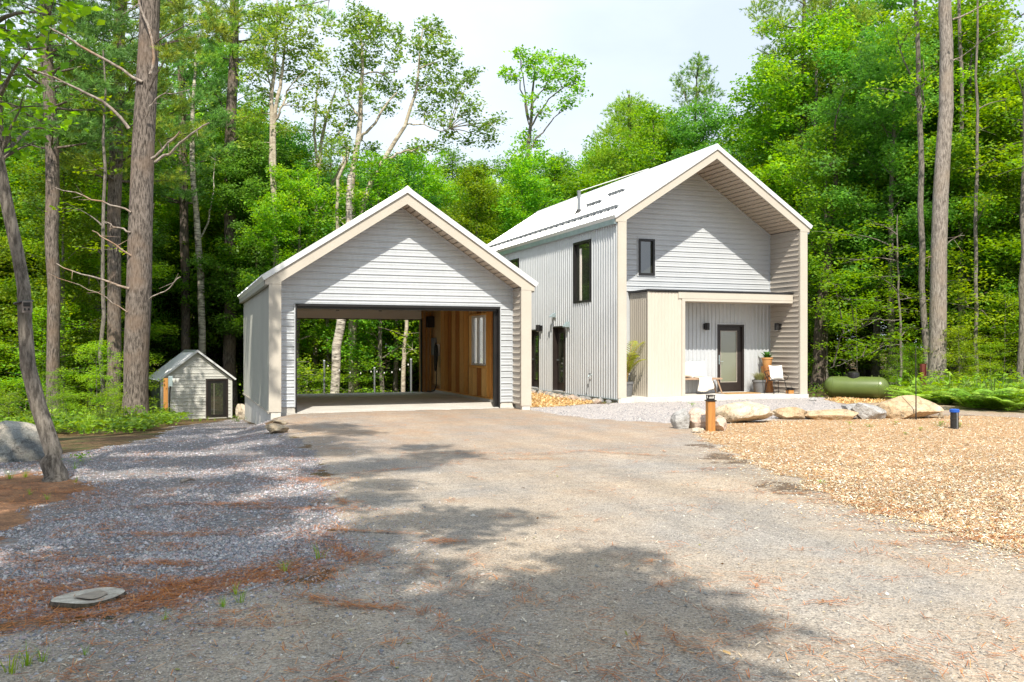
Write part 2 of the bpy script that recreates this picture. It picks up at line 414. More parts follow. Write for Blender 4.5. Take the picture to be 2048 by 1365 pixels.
def stone_mat(name, c1, c2, c3, scale=2.2, bands=False):
    m, t, n, l, p = nodes_of(name)
    tcn = n.new('ShaderNodeTexCoord')
    nz = n.new('ShaderNodeTexNoise'); nz.inputs['Scale'].default_value = scale; nz.inputs['Detail'].default_value = 9; nz.inputs['Roughness'].default_value = 0.65; nz.inputs['Distortion'].default_value = 0.7
    l.new(tcn.outputs['Object'], nz.inputs['Vector'])
    rp = n.new('ShaderNodeValToRGB'); e = rp.color_ramp.elements
    e[0].position = 0.34; e[0].color = (*c1, 1); e[1].position = 0.62; e[1].color = (*c2, 1)
    q = e.new(0.72); q.color = (*c3, 1)
    if bands:
        wv = n.new('ShaderNodeTexWave'); wv.wave_type = 'BANDS'; wv.bands_direction = 'DIAGONAL'; wv.inputs['Scale'].default_value = 1.3; wv.inputs['Distortion'].default_value = 7.0; wv.inputs['Detail'].default_value = 4; wv.inputs['Detail Scale'].default_value = 1.2
        l.new(tcn.outputs['Object'], wv.inputs['Vector'])
        am = n.new('ShaderNodeMath'); am.operation = 'MULTIPLY_ADD'; l.new(wv.outputs['Fac'], am.inputs[0]); am.inputs[1].default_value = 0.5
        hm = n.new('ShaderNodeMath'); hm.operation = 'MULTIPLY'; l.new(nz.outputs['Fac'], hm.inputs[0]); hm.inputs[1].default_value = 0.5
        l.new(hm.outputs[0], am.inputs[2]); l.new(am.outputs[0], rp.inputs['Fac'])
    else: l.new(nz.outputs['Fac'], rp.inputs['Fac'])
    sp = n.new('ShaderNodeTexNoise'); sp.inputs['Scale'].default_value = 70; sp.inputs['Detail'].default_value = 2
    l.new(tcn.outputs['Object'], sp.inputs['Vector'])
    mf = n.new('ShaderNodeMapRange'); mf.inputs['From Min'].default_value = 0.3; mf.inputs['From Max'].default_value = 0.7; mf.inputs['To Min'].default_value = 0.78; mf.inputs['To Max'].default_value = 1.2
    l.new(sp.outputs['Fac'], mf.inputs['Value'])
    # lichen patches and cracks
    li = n.new('ShaderNodeTexNoise'); li.inputs['Scale'].default_value = 5.5; li.inputs['Detail'].default_value = 7; li.inputs['Roughness'].default_value = 0.7
    l.new(tcn.outputs['Object'], li.inputs['Vector'])
    lm = n.new('ShaderNodeMapRange'); lm.inputs['From Min'].default_value = 0.56; lm.inputs['From Max'].default_value = 0.66; lm.inputs['To Max'].default_value = 0.6
    l.new(li.outputs['Fac'], lm.inputs['Value'])
    lx_ = n.new('ShaderNodeMix'); lx_.data_type = 'RGBA'; lx_.inputs['B'].default_value = (0.24, 0.235, 0.20, 1)
    l.new(lm.outputs['Result'], lx_.inputs['Factor']); l.new(rp.outputs['Color'], lx_.inputs['A'])
    dv = n.new('ShaderNodeMix'); dv.data_type = 'VECTOR'; dv.inputs['Factor'].default_value = 0.35
    l.new(tcn.outputs['Object'], dv.inputs['A']); l.new(li.outputs['Color'], dv.inputs['B'])
    vo = n.new('ShaderNodeTexVoronoi'); vo.feature = 'DISTANCE_TO_EDGE'; vo.inputs['Scale'].default_value = 3.2
    l.new(dv.outputs['Result'], vo.inputs['Vector'])
    cm_ = n.new('ShaderNodeMapRange'); cm_.inputs['From Min'].default_value = 0.0; cm_.inputs['From Max'].default_value = 0.03; cm_.inputs['To Min'].default_value = 0.45; cm_.inputs['To Max'].default_value = 1.0
    l.new(vo.outputs['Distance'], cm_.inputs['Value'])
    v0 = n.new('ShaderNodeVectorMath'); v0.operation = 'SCALE'; l.new(lx_.outputs['Result'], v0.inputs[0]); l.new(cm_.outputs['Result'], v0.inputs['Scale'])
    vm = n.new('ShaderNodeVectorMath'); vm.operation = 'SCALE'
    l.new(v0.outputs['Vector'], vm.inputs[0]); l.new(mf.outputs['Result'], vm.inputs['Scale'])
    l.new(vm.outputs['Vector'], p.inputs['Base Color'])
    p.inputs['Roughness'].default_value = 0.85; p.inputs['Specular IOR Level'].default_value = 0.3
    n3 = n.new('ShaderNodeTexNoise'); n3.inputs['Scale'].default_value = 11; n3.inputs['Detail'].default_value = 8
    l.new(tcn.outputs['Object'], n3.inputs['Vector'])
    b = n.new('ShaderNodeBump'); b.inputs['Strength'].default_value = 0.9; b.inputs['Distance'].default_value = 0.06
    l.new(n3.outputs['Fac'], b.inputs['Height']); l.new(b.outputs['Normal'], p.inputs['Normal'])
    MATS[name] = m
    return m
S_CREAM = stone_mat('cream_boulder_stone', (0.44, 0.35, 0.24), (0.62, 0.55, 0.45), (0.66, 0.60, 0.52))
S_OCHRE = stone_mat('ochre_boulder_stone', (0.40, 0.27, 0.15), (0.55, 0.43, 0.29), (0.58, 0.51, 0.42))
S_GREY = stone_mat('grey_boulder_stone', (0.27, 0.265, 0.265), (0.43, 0.425, 0.42), (0.52, 0.51, 0.49))
S_PINK = stone_mat('pink_boulder_stone', (0.50, 0.37, 0.29), (0.62, 0.50, 0.42), (0.62, 0.58, 0.53))
S_GNEISS = stone_mat('banded_gneiss_stone', (0.20, 0.215, 0.22), (0.50, 0.45, 0.38), (0.64, 0.56, 0.46), 2.4, True)
S_TAN = stone_mat('tan_ledge_stone', (0.22, 0.17, 0.115), (0.40, 0.33, 0.24), (0.50, 0.44, 0.36), 5)

# ------------------------------------------------------------------ ground zones
def G(*pts):
    return np.array([gp(a, b)[:2] for a, b in pts])

def sdist(P, poly):
    """signed distance to polygon, positive inside"""
    x, y = P[:, 0], P[:, 1]; n = len(poly)
    d2 = np.full(len(P), 1e18); ins = np.zeros(len(P), bool)
    for i in range(n):
        ax, ay = poly[i]; bx, by = poly[(i + 1) % n]
        ex, ey = bx - ax, by - ay
        t = np.clip(((x - ax) * ex + (y - ay) * ey) / (ex * ex + ey * ey + 1e-12), 0, 1)
        d2 = np.minimum(d2, (x - ax - t * ex) ** 2 + (y - ay - t * ey) ** 2)
        c = ((ay > y) != (by > y)) & (x < ex * (y - ay) / (ey + 1e-12) + ax)
        ins ^= c
    d = np.sqrt(d2)
    return np.where(ins, d, -d)

P_LG = np.vstack([G((440, 842), (350, 852), (300, 878), (130, 908), (0, 925)), [(-6.5, 10.5), (-7.5, 6), (-4.5, 3.2)],
                  G((0, 1268), (340, 1212), (640, 1150), (705, 1095), (650, 1000), (640, 930), (600, 880), (545, 866)), [(1.78, 19.75), (1.78, 28.5), (2.3, 36.0), (2.2, 38.6)]])
P_HG = np.vstack([[(7.98, 19.2), (7.98, 20.4)], G((1100, 812)), [(10.9, 21.2), (11.2, 21.3), (17.5, 21.3), (18.2, 21.6)], G((1690, 812), (1720, 825), (1560, 838), (1440, 848), (1360, 846), (1250, 842), (1130, 832))])
P_MU = np.vstack([G((1400, 868), (1440, 850), (1560, 842), (1720, 838), (1890, 832), (1960, 832), (2100, 838)), [(19, 15), (17, 5)],
                  G((2048, 1105), (1850, 1052), (1700, 1012), (1600, 968), (1500, 925), (1430, 890))])
P_ST = np.array([(8.05, 20.6), (9.2, 20.7), (10.7, 21.7), (10.9, 23), (10.9, 34), (8.05, 34)])
P_ST2 = G((1650, 800), (1690, 808), (1780, 806), (1760, 798))
P_DR = np.vstack([[(-5, -18), (-3.2, 3.0), (-1.4, 5.2)], G((0, 1268), (340, 1212), (640, 1150), (640, 930), (600, 880), (560, 862)),
                  [(2.0, 19.6), (2.0, 20.6), (8.2, 20.6), (8.2, 19.6), (11, 20.5), (19, 20.5), (17, 5), (12, 2), (9, -18)]])
P_NE = np.vstack([G((0, 952), (80, 945), (150, 955), (190, 975), (110, 1000), (40, 1050), (0, 1090)), [(-5, 6.5), (-6, 9)]])

def zones(P):
    nz = 0.16 * sn(P[:, 0], P[:, 1], 2.2, 0.4) + 0.10 * sn(P[:, 0], P[:, 1], 6.5, 1.7)
    sd = {k: sdist(P, q) for k, q in (('lg', P_LG), ('hg', P_HG), ('mu', P_MU), ('st', P_ST), ('st2', P_ST2), ('dr', P_DR), ('ne', P_NE))}
    W = {}
    W['mu'] = ss(-0.16, 0.16, sd['mu'] + nz)
    W['st'] = ss(-0.15, 0.15, np.maximum(sd['st'], sd['st2']) + nz) * (1 - W['mu'])
    W['hg'] = ss(-0.14, 0.14, sd['hg'] + nz) * (1 - W['mu']) * (1 - W['st'])
    W['lg'] = ss(-0.18, 0.18, sd['lg'] + 1.3 * nz) * (1 - W['hg'])
    rest = (1 - W['mu']) * (1 - W['st']) * (1 - W['hg']) * (1 - W['lg'])
    W['dr'] = ss(-0.2, 0.2, sd['dr'] + nz) * rest
    W['fo'] = rest - W['dr']
    # dark damp earth along the mulch edge and by the left verge, needle litter by the leaning tree
    W['dirt'] = ss(-0.75, 0.05, sd['mu'] + 1.5 * nz) * ss(0.1, -0.05, sd['mu']) * W['dr'] * ss(-0.2, 0.35, sn(P[:, 0], P[:, 1], 0.9, 3.3))
    W['dirt'] = np.maximum(W['dirt'], ss(-0.7, -0.1, sd['lg'] + 1.5 * nz) * W['dr'] * 0.25 * ss(0.1, 0.6, sn(P[:, 0], P[:, 1], 0.8, 0.9)))
    W['ne'] = ss(-0.25, 0.25, sd['ne'] + nz)
    return W

def ground_mat():
    m, t, n, l, p = nodes_of('yard_ground')
    tcn = n.new('ShaderNodeTexCoord'); OBJ = tcn.outputs['Object']
    def noise(sc, det=5, rough=0.6, stretch=None, w=0):
        x = n.new('ShaderNodeTexNoise'); x.inputs['Scale'].default_value = sc; x.inputs['Detail'].default_value = det; x.inputs['Roughness'].default_value = rough
        if stretch:
            mpp = n.new('ShaderNodeMapping'); mpp.inputs['Scale'].default_value = stretch; mpp.inputs['Location'].default_value = (w, w, 0)
            l.new(OBJ, mpp.inputs['Vector']); l.new(mpp.outputs['Vector'], x.inputs['Vector'])
        else: l.new(OBJ, x.inputs['Vector'])
        return x.outputs['Fac']
    def rng(v, a, b, c=0.0, d=1.0):
        x = n.new('ShaderNodeMapRange'); x.inputs['From Min'].default_value = a; x.inputs['From Max'].default_value = b
        x.inputs['To Min'].default_value = c; x.inputs['To Max'].default_value = d
        l.new(v, x.inputs['Value']); return x.outputs['Result']
    def mix(f, a, b):
        x = n.new('ShaderNodeMix'); x.data_type = 'RGBA'
        for s, v in (('Factor', f), ('A', a), ('B', b)):
            if isinstance(v, tuple): x.inputs[s].default_value = (*v, 1)
            elif isinstance(v, float): x.inputs[s].default_value = v
            else: l.new(v, x.inputs[s])
        return x.outputs['Result']
    def scale(c, f):
        x = n.new('ShaderNodeVectorMath'); x.operation = 'SCALE'; l.new(c, x.inputs[0]); l.new(f, x.inputs['Scale']); return x.outputs['Vector']
    def mul(a, b):
        x = n.new('ShaderNodeMath'); x.operation = 'MULTIPLY'
        for i, v in enumerate((a, b)):
            if isinstance(v, float): x.inputs[i].default_value = v
            else: l.new(v, x.inputs[i])
        return x.outputs[0]
    def vor(sc):
        x = n.new('ShaderNodeTexVoronoi'); x.inputs['Scale'].default_value = sc; l.new(OBJ, x.inputs['Vector'])
        s = n.new('ShaderNodeSeparateColor'); l.new(x.outputs['Color'], s.inputs[0])
        return x, s
    v1, s1 = vor(75); v2, s2 = vor(34); v3, s3 = vor(150)
    # driveway: packed stone dust with grey crushed stone
    big = rng(noise(0.55, 4, 0.55), 0.38, 0.64)
    dr = mix(big, (0.28, 0.255, 0.232), (0.375, 0.30, 0.228))
    dr = mix(rng(noise(2.3, 6, 0.7), 0.45, 0.75, 0, 0.6), dr, (0.39, 0.335, 0.272))
    dr = mix(rng(noise(1.1, 7, 0.75, (1, 1, 1), 9.0), 0.56, 0.72, 0, 0.55), dr, (0.36, 0.235, 0.15))
    dr = scale(dr, rng(noise(1.0, 4, 0.5, (1.5, 0.13, 1), 3.0), 0.35, 0.65, 0.88, 1.13))
    dr = scale(dr, rng(noise(6.0, 5, 0.7, (1, 1, 1), 5.0), 0.35, 0.65, 0.9, 1.1))
    dr = scale(dr, rng(s1.outputs['Red'], 0, 1, 0.78, 1.2))
    dr = scale(dr, rng(s3.outputs['Green'], 0, 1, 0.78, 1.22))
    dark = rng(s1.outputs['Blue'], 0.84, 0.9)
    dr = mix(mul(dark, 0.6), dr, (0.09, 0.09, 0.095))
    lt = rng(s3.outputs['Blue'], 0.9, 0.94)
    dr = mix(mul(lt, 0.5), dr, (0.62, 0.58, 0.52))
    # crushed stone
    gr = mix(s2.outputs['Red'], (0.24, 0.245, 0.265), (0.48, 0.45, 0.45))
    gr = mix(rng(s2.outputs['Green'], 0.75, 0.85), gr, (0.46, 0.36, 0.32))
    gr = scale(gr, rng(s3.outputs['Red'], 0, 1, 0.7, 1.25))
    gr = scale(gr, rng(v2.outputs['Distance'], 0.0, 0.025, 1.15, 0.55))
    gr = mix(rng(noise(1.3, 6, 0.7, (1, 1, 1), 4.0), 0.54, 0.66, 0, 0.6), gr, (0.33, 0.16, 0.085))
    hg = scale(mix(s2.outputs['Red'], (0.33, 0.31, 0.31), (0.52, 0.47, 0.455)), rng(s1.outputs['Red'], 0, 1, 0.75, 1.2))
    # wood mulch
    mu = mix(s2.outputs['Green'], (0.36, 0.20, 0.09), (0.62, 0.44, 0.27))
    mu = scale(mu, rng(s1.outputs['Red'], 0, 1, 0.55, 1.2))
    st = scale(mix(s2.outputs['Green'], (0.50, 0.33, 0.14), (0.66, 0.48, 0.26)), rng(s1.outputs['Red'], 0, 1, 0.65, 1.2))
    # forest floor
    fo = mix(rng(noise(1.6, 6, 0.7), 0.4, 0.65), (0.10, 0.065, 0.035), (0.19, 0.115, 0.06))
    fo = mix(rng(noise(0.9, 6, 0.7, (1, 1, 1), 7.0), 0.48, 0.62, 0, 0.8), fo, (0.045, 0.08, 0.02))
    fo = scale(fo, rng(s1.outputs['Red'], 0, 1, 0.6, 1.4))
    ne = scale(mix(rng(noise(5, 5), 0.4, 0.6), (0.20, 0.095, 0.045), (0.32, 0.16, 0.075)), rng(s1.outputs['Red'], 0, 1, 0.6, 1.35))
    dirt = scale(mix(rng(noise(4, 5), 0.4, 0.6), (0.075, 0.05, 0.034), (0.16, 0.11, 0.075)), rng(s1.outputs['Red'], 0, 1, 0.7, 1.3))
    a1 = n.new('ShaderNodeAttribute'); a1.attribute_name = 'z1'; q1 = n.new('ShaderNodeSeparateColor'); l.new(a1.outputs['Color'], q1.inputs[0])
    a2 = n.new('ShaderNodeAttribute'); a2.attribute_name = 'z2'; q2 = n.new('ShaderNodeSeparateColor'); l.new(a2.outputs['Color'], q2.inputs[0])
    a3 = n.new('ShaderNodeAttribute'); a3.attribute_name = 'z3'; q3 = n.new('ShaderNodeSeparateColor'); l.new(a3.outputs['Color'], q3.inputs[0])
    ed = noise(9, 5, 0.7)
    def crisp(v):
        x = n.new('ShaderNodeMath'); x.operation = 'ADD'; l.new(v, x.inputs[0]); l.new(rng(ed, 0.3, 0.7, -0.3, 0.3), x.inputs[1])
        return rng(x.outputs[0], 0.38, 0.62)
    rs = scale(mix(rng(noise(3.1, 6, 0.7), 0.4, 0.62), (0.33, 0.235, 0.165), (0.40, 0.25, 0.155)), rng(s1.outputs['Red'], 0, 1, 0.75, 1.22))
    dr = mix(mul(mul(q3.outputs['Green'], rng(noise(1.9, 7, 0.75, (1, 1, 1), 2.0), 0.36, 0.6)), 0.8), dr, rs)
    c = mix(crisp(q2.outputs['Red']), dr, fo)
    c = mix(crisp(q1.outputs['Red']), c, gr)
    c = mix(crisp(q1.outputs['Green']), c, hg)
    c = mix(crisp(q2.outputs['Green']), c, st)
    c = mix(crisp(q1.outputs['Blue']), c, mu)
    c = mix(mul(crisp(q2.outputs['Blue']), 0.85), c, dirt)
    c = mix(mul(crisp(q3.outputs['Red']), 0.85), c, ne)
    l.new(c, p.inputs['Base Color'])
    p.inputs['Roughness'].default_value = 0.9; p.inputs['Specular IOR Level'].default_value = 0.15
    b = n.new('ShaderNodeBump'); b.inputs['Strength'].default_value = 0.7; b.inputs['Distance'].default_value = 0.012
    hgt = n.new('ShaderNodeMath'); hgt.operation = 'MULTIPLY_ADD'; l.new(s1.outputs['Green'], hgt.inputs[0]); hgt.inputs[1].default_value = 0.6
    l.new(noise(30, 4), hgt.inputs[2])
    l.new(hgt.outputs[0], b.inputs['Height']); l.new(b.outputs['Normal'], p.inputs['Normal'])
    return m
M_GROUND = ground_mat()

def build_ground():
    ang = np.concatenate([np.arange(-37, 37, 0.21), np.arange(37, 323, 5.5)])
    ang = np.radians(ang)
    rad = np.concatenate([np.linspace(0.4, 2.8, 7), 2.9 * 1.0115 ** np.arange(0, 250), 51 * 1.05 ** np.arange(1, 52)])
    A, Rr = np.meshgrid(ang, rad)
    th = math.pi / 2 - YAW - A
    X = (Rr * np.cos(th)); Y = (Rr * np.sin(th))
    nr, na = X.shape
    P = np.stack([X.ravel(), Y.ravel()], 1)
    Z = Hs(P[:, 0], P[:, 1])
    V = np.column_stack([P, Z])
    i = np.arange(nr - 1)[:, None] * na; j = np.arange(na)[None, :]; j2 = (j + 1) % na
    F = np.stack([i + j, i + na + j, i + na + j2, i + j2], -1).reshape(-1, 4)
    W = zones(P)
    # keep ground out of the garage and house slabs (ground dips slightly below them)
    inside = ((P[:, 0] > 2.0) & (P[:, 0] < 7.75) & (P[:, 1] > 20.3) & (P[:, 1] < 27.9)) | ((P[:, 0] > 11.3) & (P[:, 0] < 17.3) & (P[:, 1] > 21.5) & (P[:, 1] < 34.2))
    V[inside, 2] -= 0.25
    keys = ['dr', 'lg', 'hg', 'mu', 'st', 'fo']
    K = np.stack([W[k] for k in keys], 1)
    z1 = np.stack([W['lg'], W['hg'], W['mu']], 1); z2 = np.stack([W['fo'], W['st'], W['dirt']], 1); rust = ss(9.5, 16.0, P[:, 1]) * W['dr'] * np.clip(0.75 + 0.5 * sn(P[:, 0], P[:, 1], 0.8, 5.5), 0, 1); z3 = np.stack([W['ne'], rust, rust], 1)
    face_zone = K[F].mean(1).argmax(1)
    for k, nm in enumerate(['driveway', 'gravel_yard', 'gravel_path', 'mulch_bed', 'straw_bed', 'ground']):
        f = F[face_zone == k]
        u, inv = np.unique(f, return_inverse=True)
        me = np_mesh(nm, V[u], inv.reshape(f.shape), M_GROUND, {'z1': z1[u], 'z2': z2[u], 'z3': z3[u]}, smooth=True)
        set_props(link(nm, me), kind='structure')
build_ground()

# ------------------------------------------------------------------ loose stone, chips and needles lying on the ground
OCT_V = np.array([(1, 0, 0), (-1, 0, 0), (0, 1, 0), (0, -1, 0), (0, 0, 1.2)], float)
OCT_F = np.array([(0, 2, 4), (2, 1, 4), (1, 3, 4), (3, 0, 4)])        # bedded half of a stone, the rest is in the ground

def sample(poly_test, n, dmin, dmax, pmin=-30, pmax=2080, power=1.0):
    """random ground points inside the view wedge, screen-even"""
    out = []
    tot = 0
    for _ in range(40):
        m = n * 2
        inv = R.uniform(1 / dmax ** power, 1 / dmin ** power, m); d = inv ** (-1 / power)
        px = R.uniform(pmin, pmax, m)
        r = (px - PX0) / FPX * d
        P = np.stack([r * CA + d * SA, -r * SA + d * CA], 1)
        P = P[poly_test(P)]
        out.append(P); tot += len(P)
        if tot >= n: break
    return np.vstack(out)[:n]

def stones(name, P, smin, smax, pal, sink=0.08):
    n = len(P)
    s = R.uniform(smin, smax, n) * R.choice([0.55, 0.8, 1, 1, 1.3, 1.7], n, p=[.25, .25, .2, .15, .1, .05])
    V = OCT_V[None] * R.uniform(0.65, 1.1, (n, 5, 1)) + R.normal(0, 0.16, (n, 5, 3)) * (1, 1, 0.6)
    V *= np.stack([np.ones(n), R.uniform(0.6, 1, n), R.uniform(0.45, 0.8, n)], 1)[:, None, :] * s[:, None, None] * 0.5
    a = R.uniform(0, 6.28, n); ca, sa = np.cos(a), np.sin(a)
    x = V[..., 0] * ca[:, None] - V[..., 1] * sa[:, None]; y = V[..., 0] * sa[:, None] + V[..., 1] * ca[:, None]
    z = V[..., 2] + (Hs(P[:, 0], P[:, 1]) + s * sink)[:, None]
    V = np.stack([x + P[:, 0:1], y + P[:, 1:2], z], -1).reshape(-1, 3)
    F = (OCT_F[None] + (np.arange(n) * 5)[:, None, None]).reshape(-1, 3)
    pal = np.array(pal); c = pal[R.integers(0, len(pal), n)] * R.uniform(0.75, 1.25, (n, 1))
    me = np_mesh(name, V, F, M_STONE, np.repeat(c, 5, 0))
    return link(name, me)

PAL_G = [(0.229, 0.238, 0.279), (0.163, 0.172, 0.2), (0.343, 0.324, 0.361), (0.428, 0.391, 0.419), (0.4, 0.315, 0.309), (0.286, 0.286, 0.29), (0.468, 0.458, 0.46)]
PAL_H = [(0.357, 0.34, 0.34), (0.442, 0.399, 0.391), (0.289, 0.281, 0.289), (0.493, 0.451, 0.425), (0.221, 0.221, 0.23)]
PAL_D = [(0.30, 0.29, 0.28), (0.42, 0.38, 0.33), (0.20, 0.20, 0.205), (0.55, 0.52, 0.48), (0.36, 0.29, 0.23)]
inlg = lambda P: (sdist(P, P_LG) + 0.25 * sn(P[:, 0], P[:, 1], 2.2, 0.4) > 0.0) & (sdist(P, P_NE) + 0.3 * sn(P[:, 0], P[:, 1], 3.1, 2.4) < 0.02) & (R.random(len(P)) < 0.30 + 0.7 * ss(-0.45, 0.25, sn(P[:, 0], P[:, 1], 1.5, 4.1) + 0.4 * sn(P[:, 0], P[:, 1], 4.6, 1.1)))
set_props(stones('loose_gravel', sample(inlg, 62000, 4.3, 30, pmax=760), 0.011, 0.032, PAL_G),
          'angular grey and mauve crushed stone spread over the yard beside the garage', 'gravel', kind='stuff')
edge_lg = lambda P: (sdist(P, P_LG) < 0.05) & (sdist(P, P_DR) > -0.1) & (R.random(len(P)) < np.exp(2.8 * np.minimum(sdist(P, P_LG), 0)))
set_props(stones('scattered_gravel', sample(edge_lg, 5200, 4.0, 22, pmax=900), 0.009, 0.026, PAL_G, 0.06),
          'crushed stone kicked from the yard onto the packed driveway edge', 'gravel', kind='stuff')
inhg = lambda P: sdist(P, P_HG) > -0.05
set_props(stones('fine_gravel', sample(inhg, 14000, 14, 28, 1040, 1740), 0.018, 0.04, PAL_H),
          'pale pinkish crushed stone path in front of the house patio', 'gravel', kind='stuff')
indr = lambda P: (sdist(P, P_DR) > -0.1) & (sdist(P, P_LG) < 0.1) & (sdist(P, P_MU) < 0.05) & (sdist(P, P_HG) < 0.1)
set_props(stones('driveway_pebbles', sample(indr, 18000, 3.4, 16), 0.004, 0.013, PAL_D, 0.05),
          'tiny grey and tan pebbles scattered over the packed driveway', 'gravel', kind='stuff')
st = sample(lambda P: (sdist(P, P_DR) > 0) & (sdist(P, P_LG) < 0), 260, 3.4, 14)
set_props(stones('stray_stones', st, 0.02, 0.05, PAL_D, 0.06), 'few larger stray stones and clods on the packed driveway', 'gravel', kind='stuff')

def flakes(name, P, lmin, lmax, wmin, wmax, pal, tilt=0.35, mat=M_CHIP, lift=0.006, ang=None, rough=True):
    n = len(P)
    Ln = R.uniform(lmin, lmax, n) * 0.5; Wd = R.uniform(wmin, wmax, n) * 0.5
    a = R.uniform(0, 6.28, n) if ang is None else ang
    t = R.normal(0, tilt, n); b = R.normal(0, tilt, n)
    u = np.stack([np.cos(a) * np.cos(t), np.sin(a) * np.cos(t), np.sin(t)], 1)
    v = np.stack([-np.sin(a) * np.cos(b), np.cos(a) * np.cos(b), np.sin(b)], 1)
    z = Hs(P[:, 0], P[:, 1]) + lift + np.abs(np.sin(t)) * Ln * 0.8 + np.abs(np.sin(b)) * Wd
    C = np.column_stack([P, z])
    j = (lambda: R.uniform(0.6, 1.15, (n, 1))) if rough else (lambda: 1.0)
    V = np.stack([C - u * Ln[:, None] * j() - v * Wd[:, None] * j(), C + u * Ln[:, None] * j() - v * Wd[:, None] * j(),
                  C + u * Ln[:, None] * j() + v * Wd[:, None] * j(), C - u * Ln[:, None] * j() + v * Wd[:, None] * j()], 1).reshape(-1, 3)
    F = np.arange(n * 4).reshape(n, 4)
    pal = np.array(pal); c = pal[R.integers(0, len(pal), n)] * R.uniform(0.75, 1.25, (n, 1))
    return link(name, np_mesh(name, V, F, mat, np.repeat(c, 4, 0)))

PAL_M = [(0.721, 0.677, 0.531), (0.654, 0.56, 0.388), (0.567, 0.39, 0.202), (0.78, 0.78, 0.704), (0.458, 0.312, 0.186), (0.697, 0.599, 0.402), (0.327, 0.222, 0.143), (0.545, 0.286, 0.115)]
inmu = lambda P: sdist(P, P_MU) + 0.2 * sn(P[:, 0], P[:, 1], 2.2, 0.4) > -0.05
def mulch_tone(o, P, k=4):
    """weathered and damp patches through the bed"""
    f = 0.92 + 0.20 * sn(P[:, 0], P[:, 1], 1.1, 0.7) + 0.14 * sn(P[:, 0], P[:, 1], 3.7, 2.9)
    ca = o.data.color_attributes['col']; c = np.empty(len(ca.data) * 4, np.float32); ca.data.foreach_get('color', c); c = c.reshape(-1, 4)
    c[:, :3] *= np.clip(np.repeat(f, k), 0.45, 1.2)[:, None]; ca.data.foreach_set('color', c.ravel())
MP = sample(inmu, 105000, 6.5, 24, 1380, 2090)
n1 = 62000
o = flakes('shredded_mulch', MP[:n1], 0.008, 0.030, 0.003, 0.009, PAL_M, 0.25); mulch_tone(o, MP[:n1])
set_props(o, 'fine shredded bark filling the mulch bed between larger chips', 'mulch', kind='stuff')
o = flakes('wood_mulch', MP[n1:], 0.016, 0.062, 0.005, 0.014, PAL_M, 0.2); mulch_tone(o, MP[n1:])
set_props(o, 'pale tan and orange wood chip mulch covering the bed', 'mulch', kind='stuff')
stray = lambda P: (sdist(P, P_MU) > -0.9) & (sdist(P, P_MU) < 0) & (R.random(len(P)) < np.exp(3.6 * sdist(P, P_MU)))
set_props(flakes('stray_mulch', sample(stray, 5200, 6.0, 22, 1380, 2090), 0.008, 0.042, 0.003, 0.011, PAL_M, 0.15),
          'loose wood chips spilled from the mulch bed onto the driveway', 'mulch', kind='stuff')
inst = lambda P: np.maximum(sdist(P, P_ST), sdist(P, P_ST2)) > -0.05
set_props(flakes('straw_mulch', sample(inst, 9000, 17, 36, 1040, 1800), 0.04, 0.12, 0.01, 0.024, [(0.66, 0.46, 0.22), (0.58, 0.36, 0.13), (0.72, 0.56, 0.34), (0.44, 0.25, 0.1)]),
          'golden wood mulch strip between the garage and the corrugated house wall', 'mulch', kind='stuff')
set_props(flakes('wood_splinters', sample(indr, 1500, 3.4, 13), 0.012, 0.05, 0.004, 0.01, [(0.66, 0.58, 0.46), (0.5, 0.38, 0.24), (0.3, 0.2, 0.13)], 0.2),
          'pale wood splinters lying scattered on the driveway', 'debris', kind='stuff')

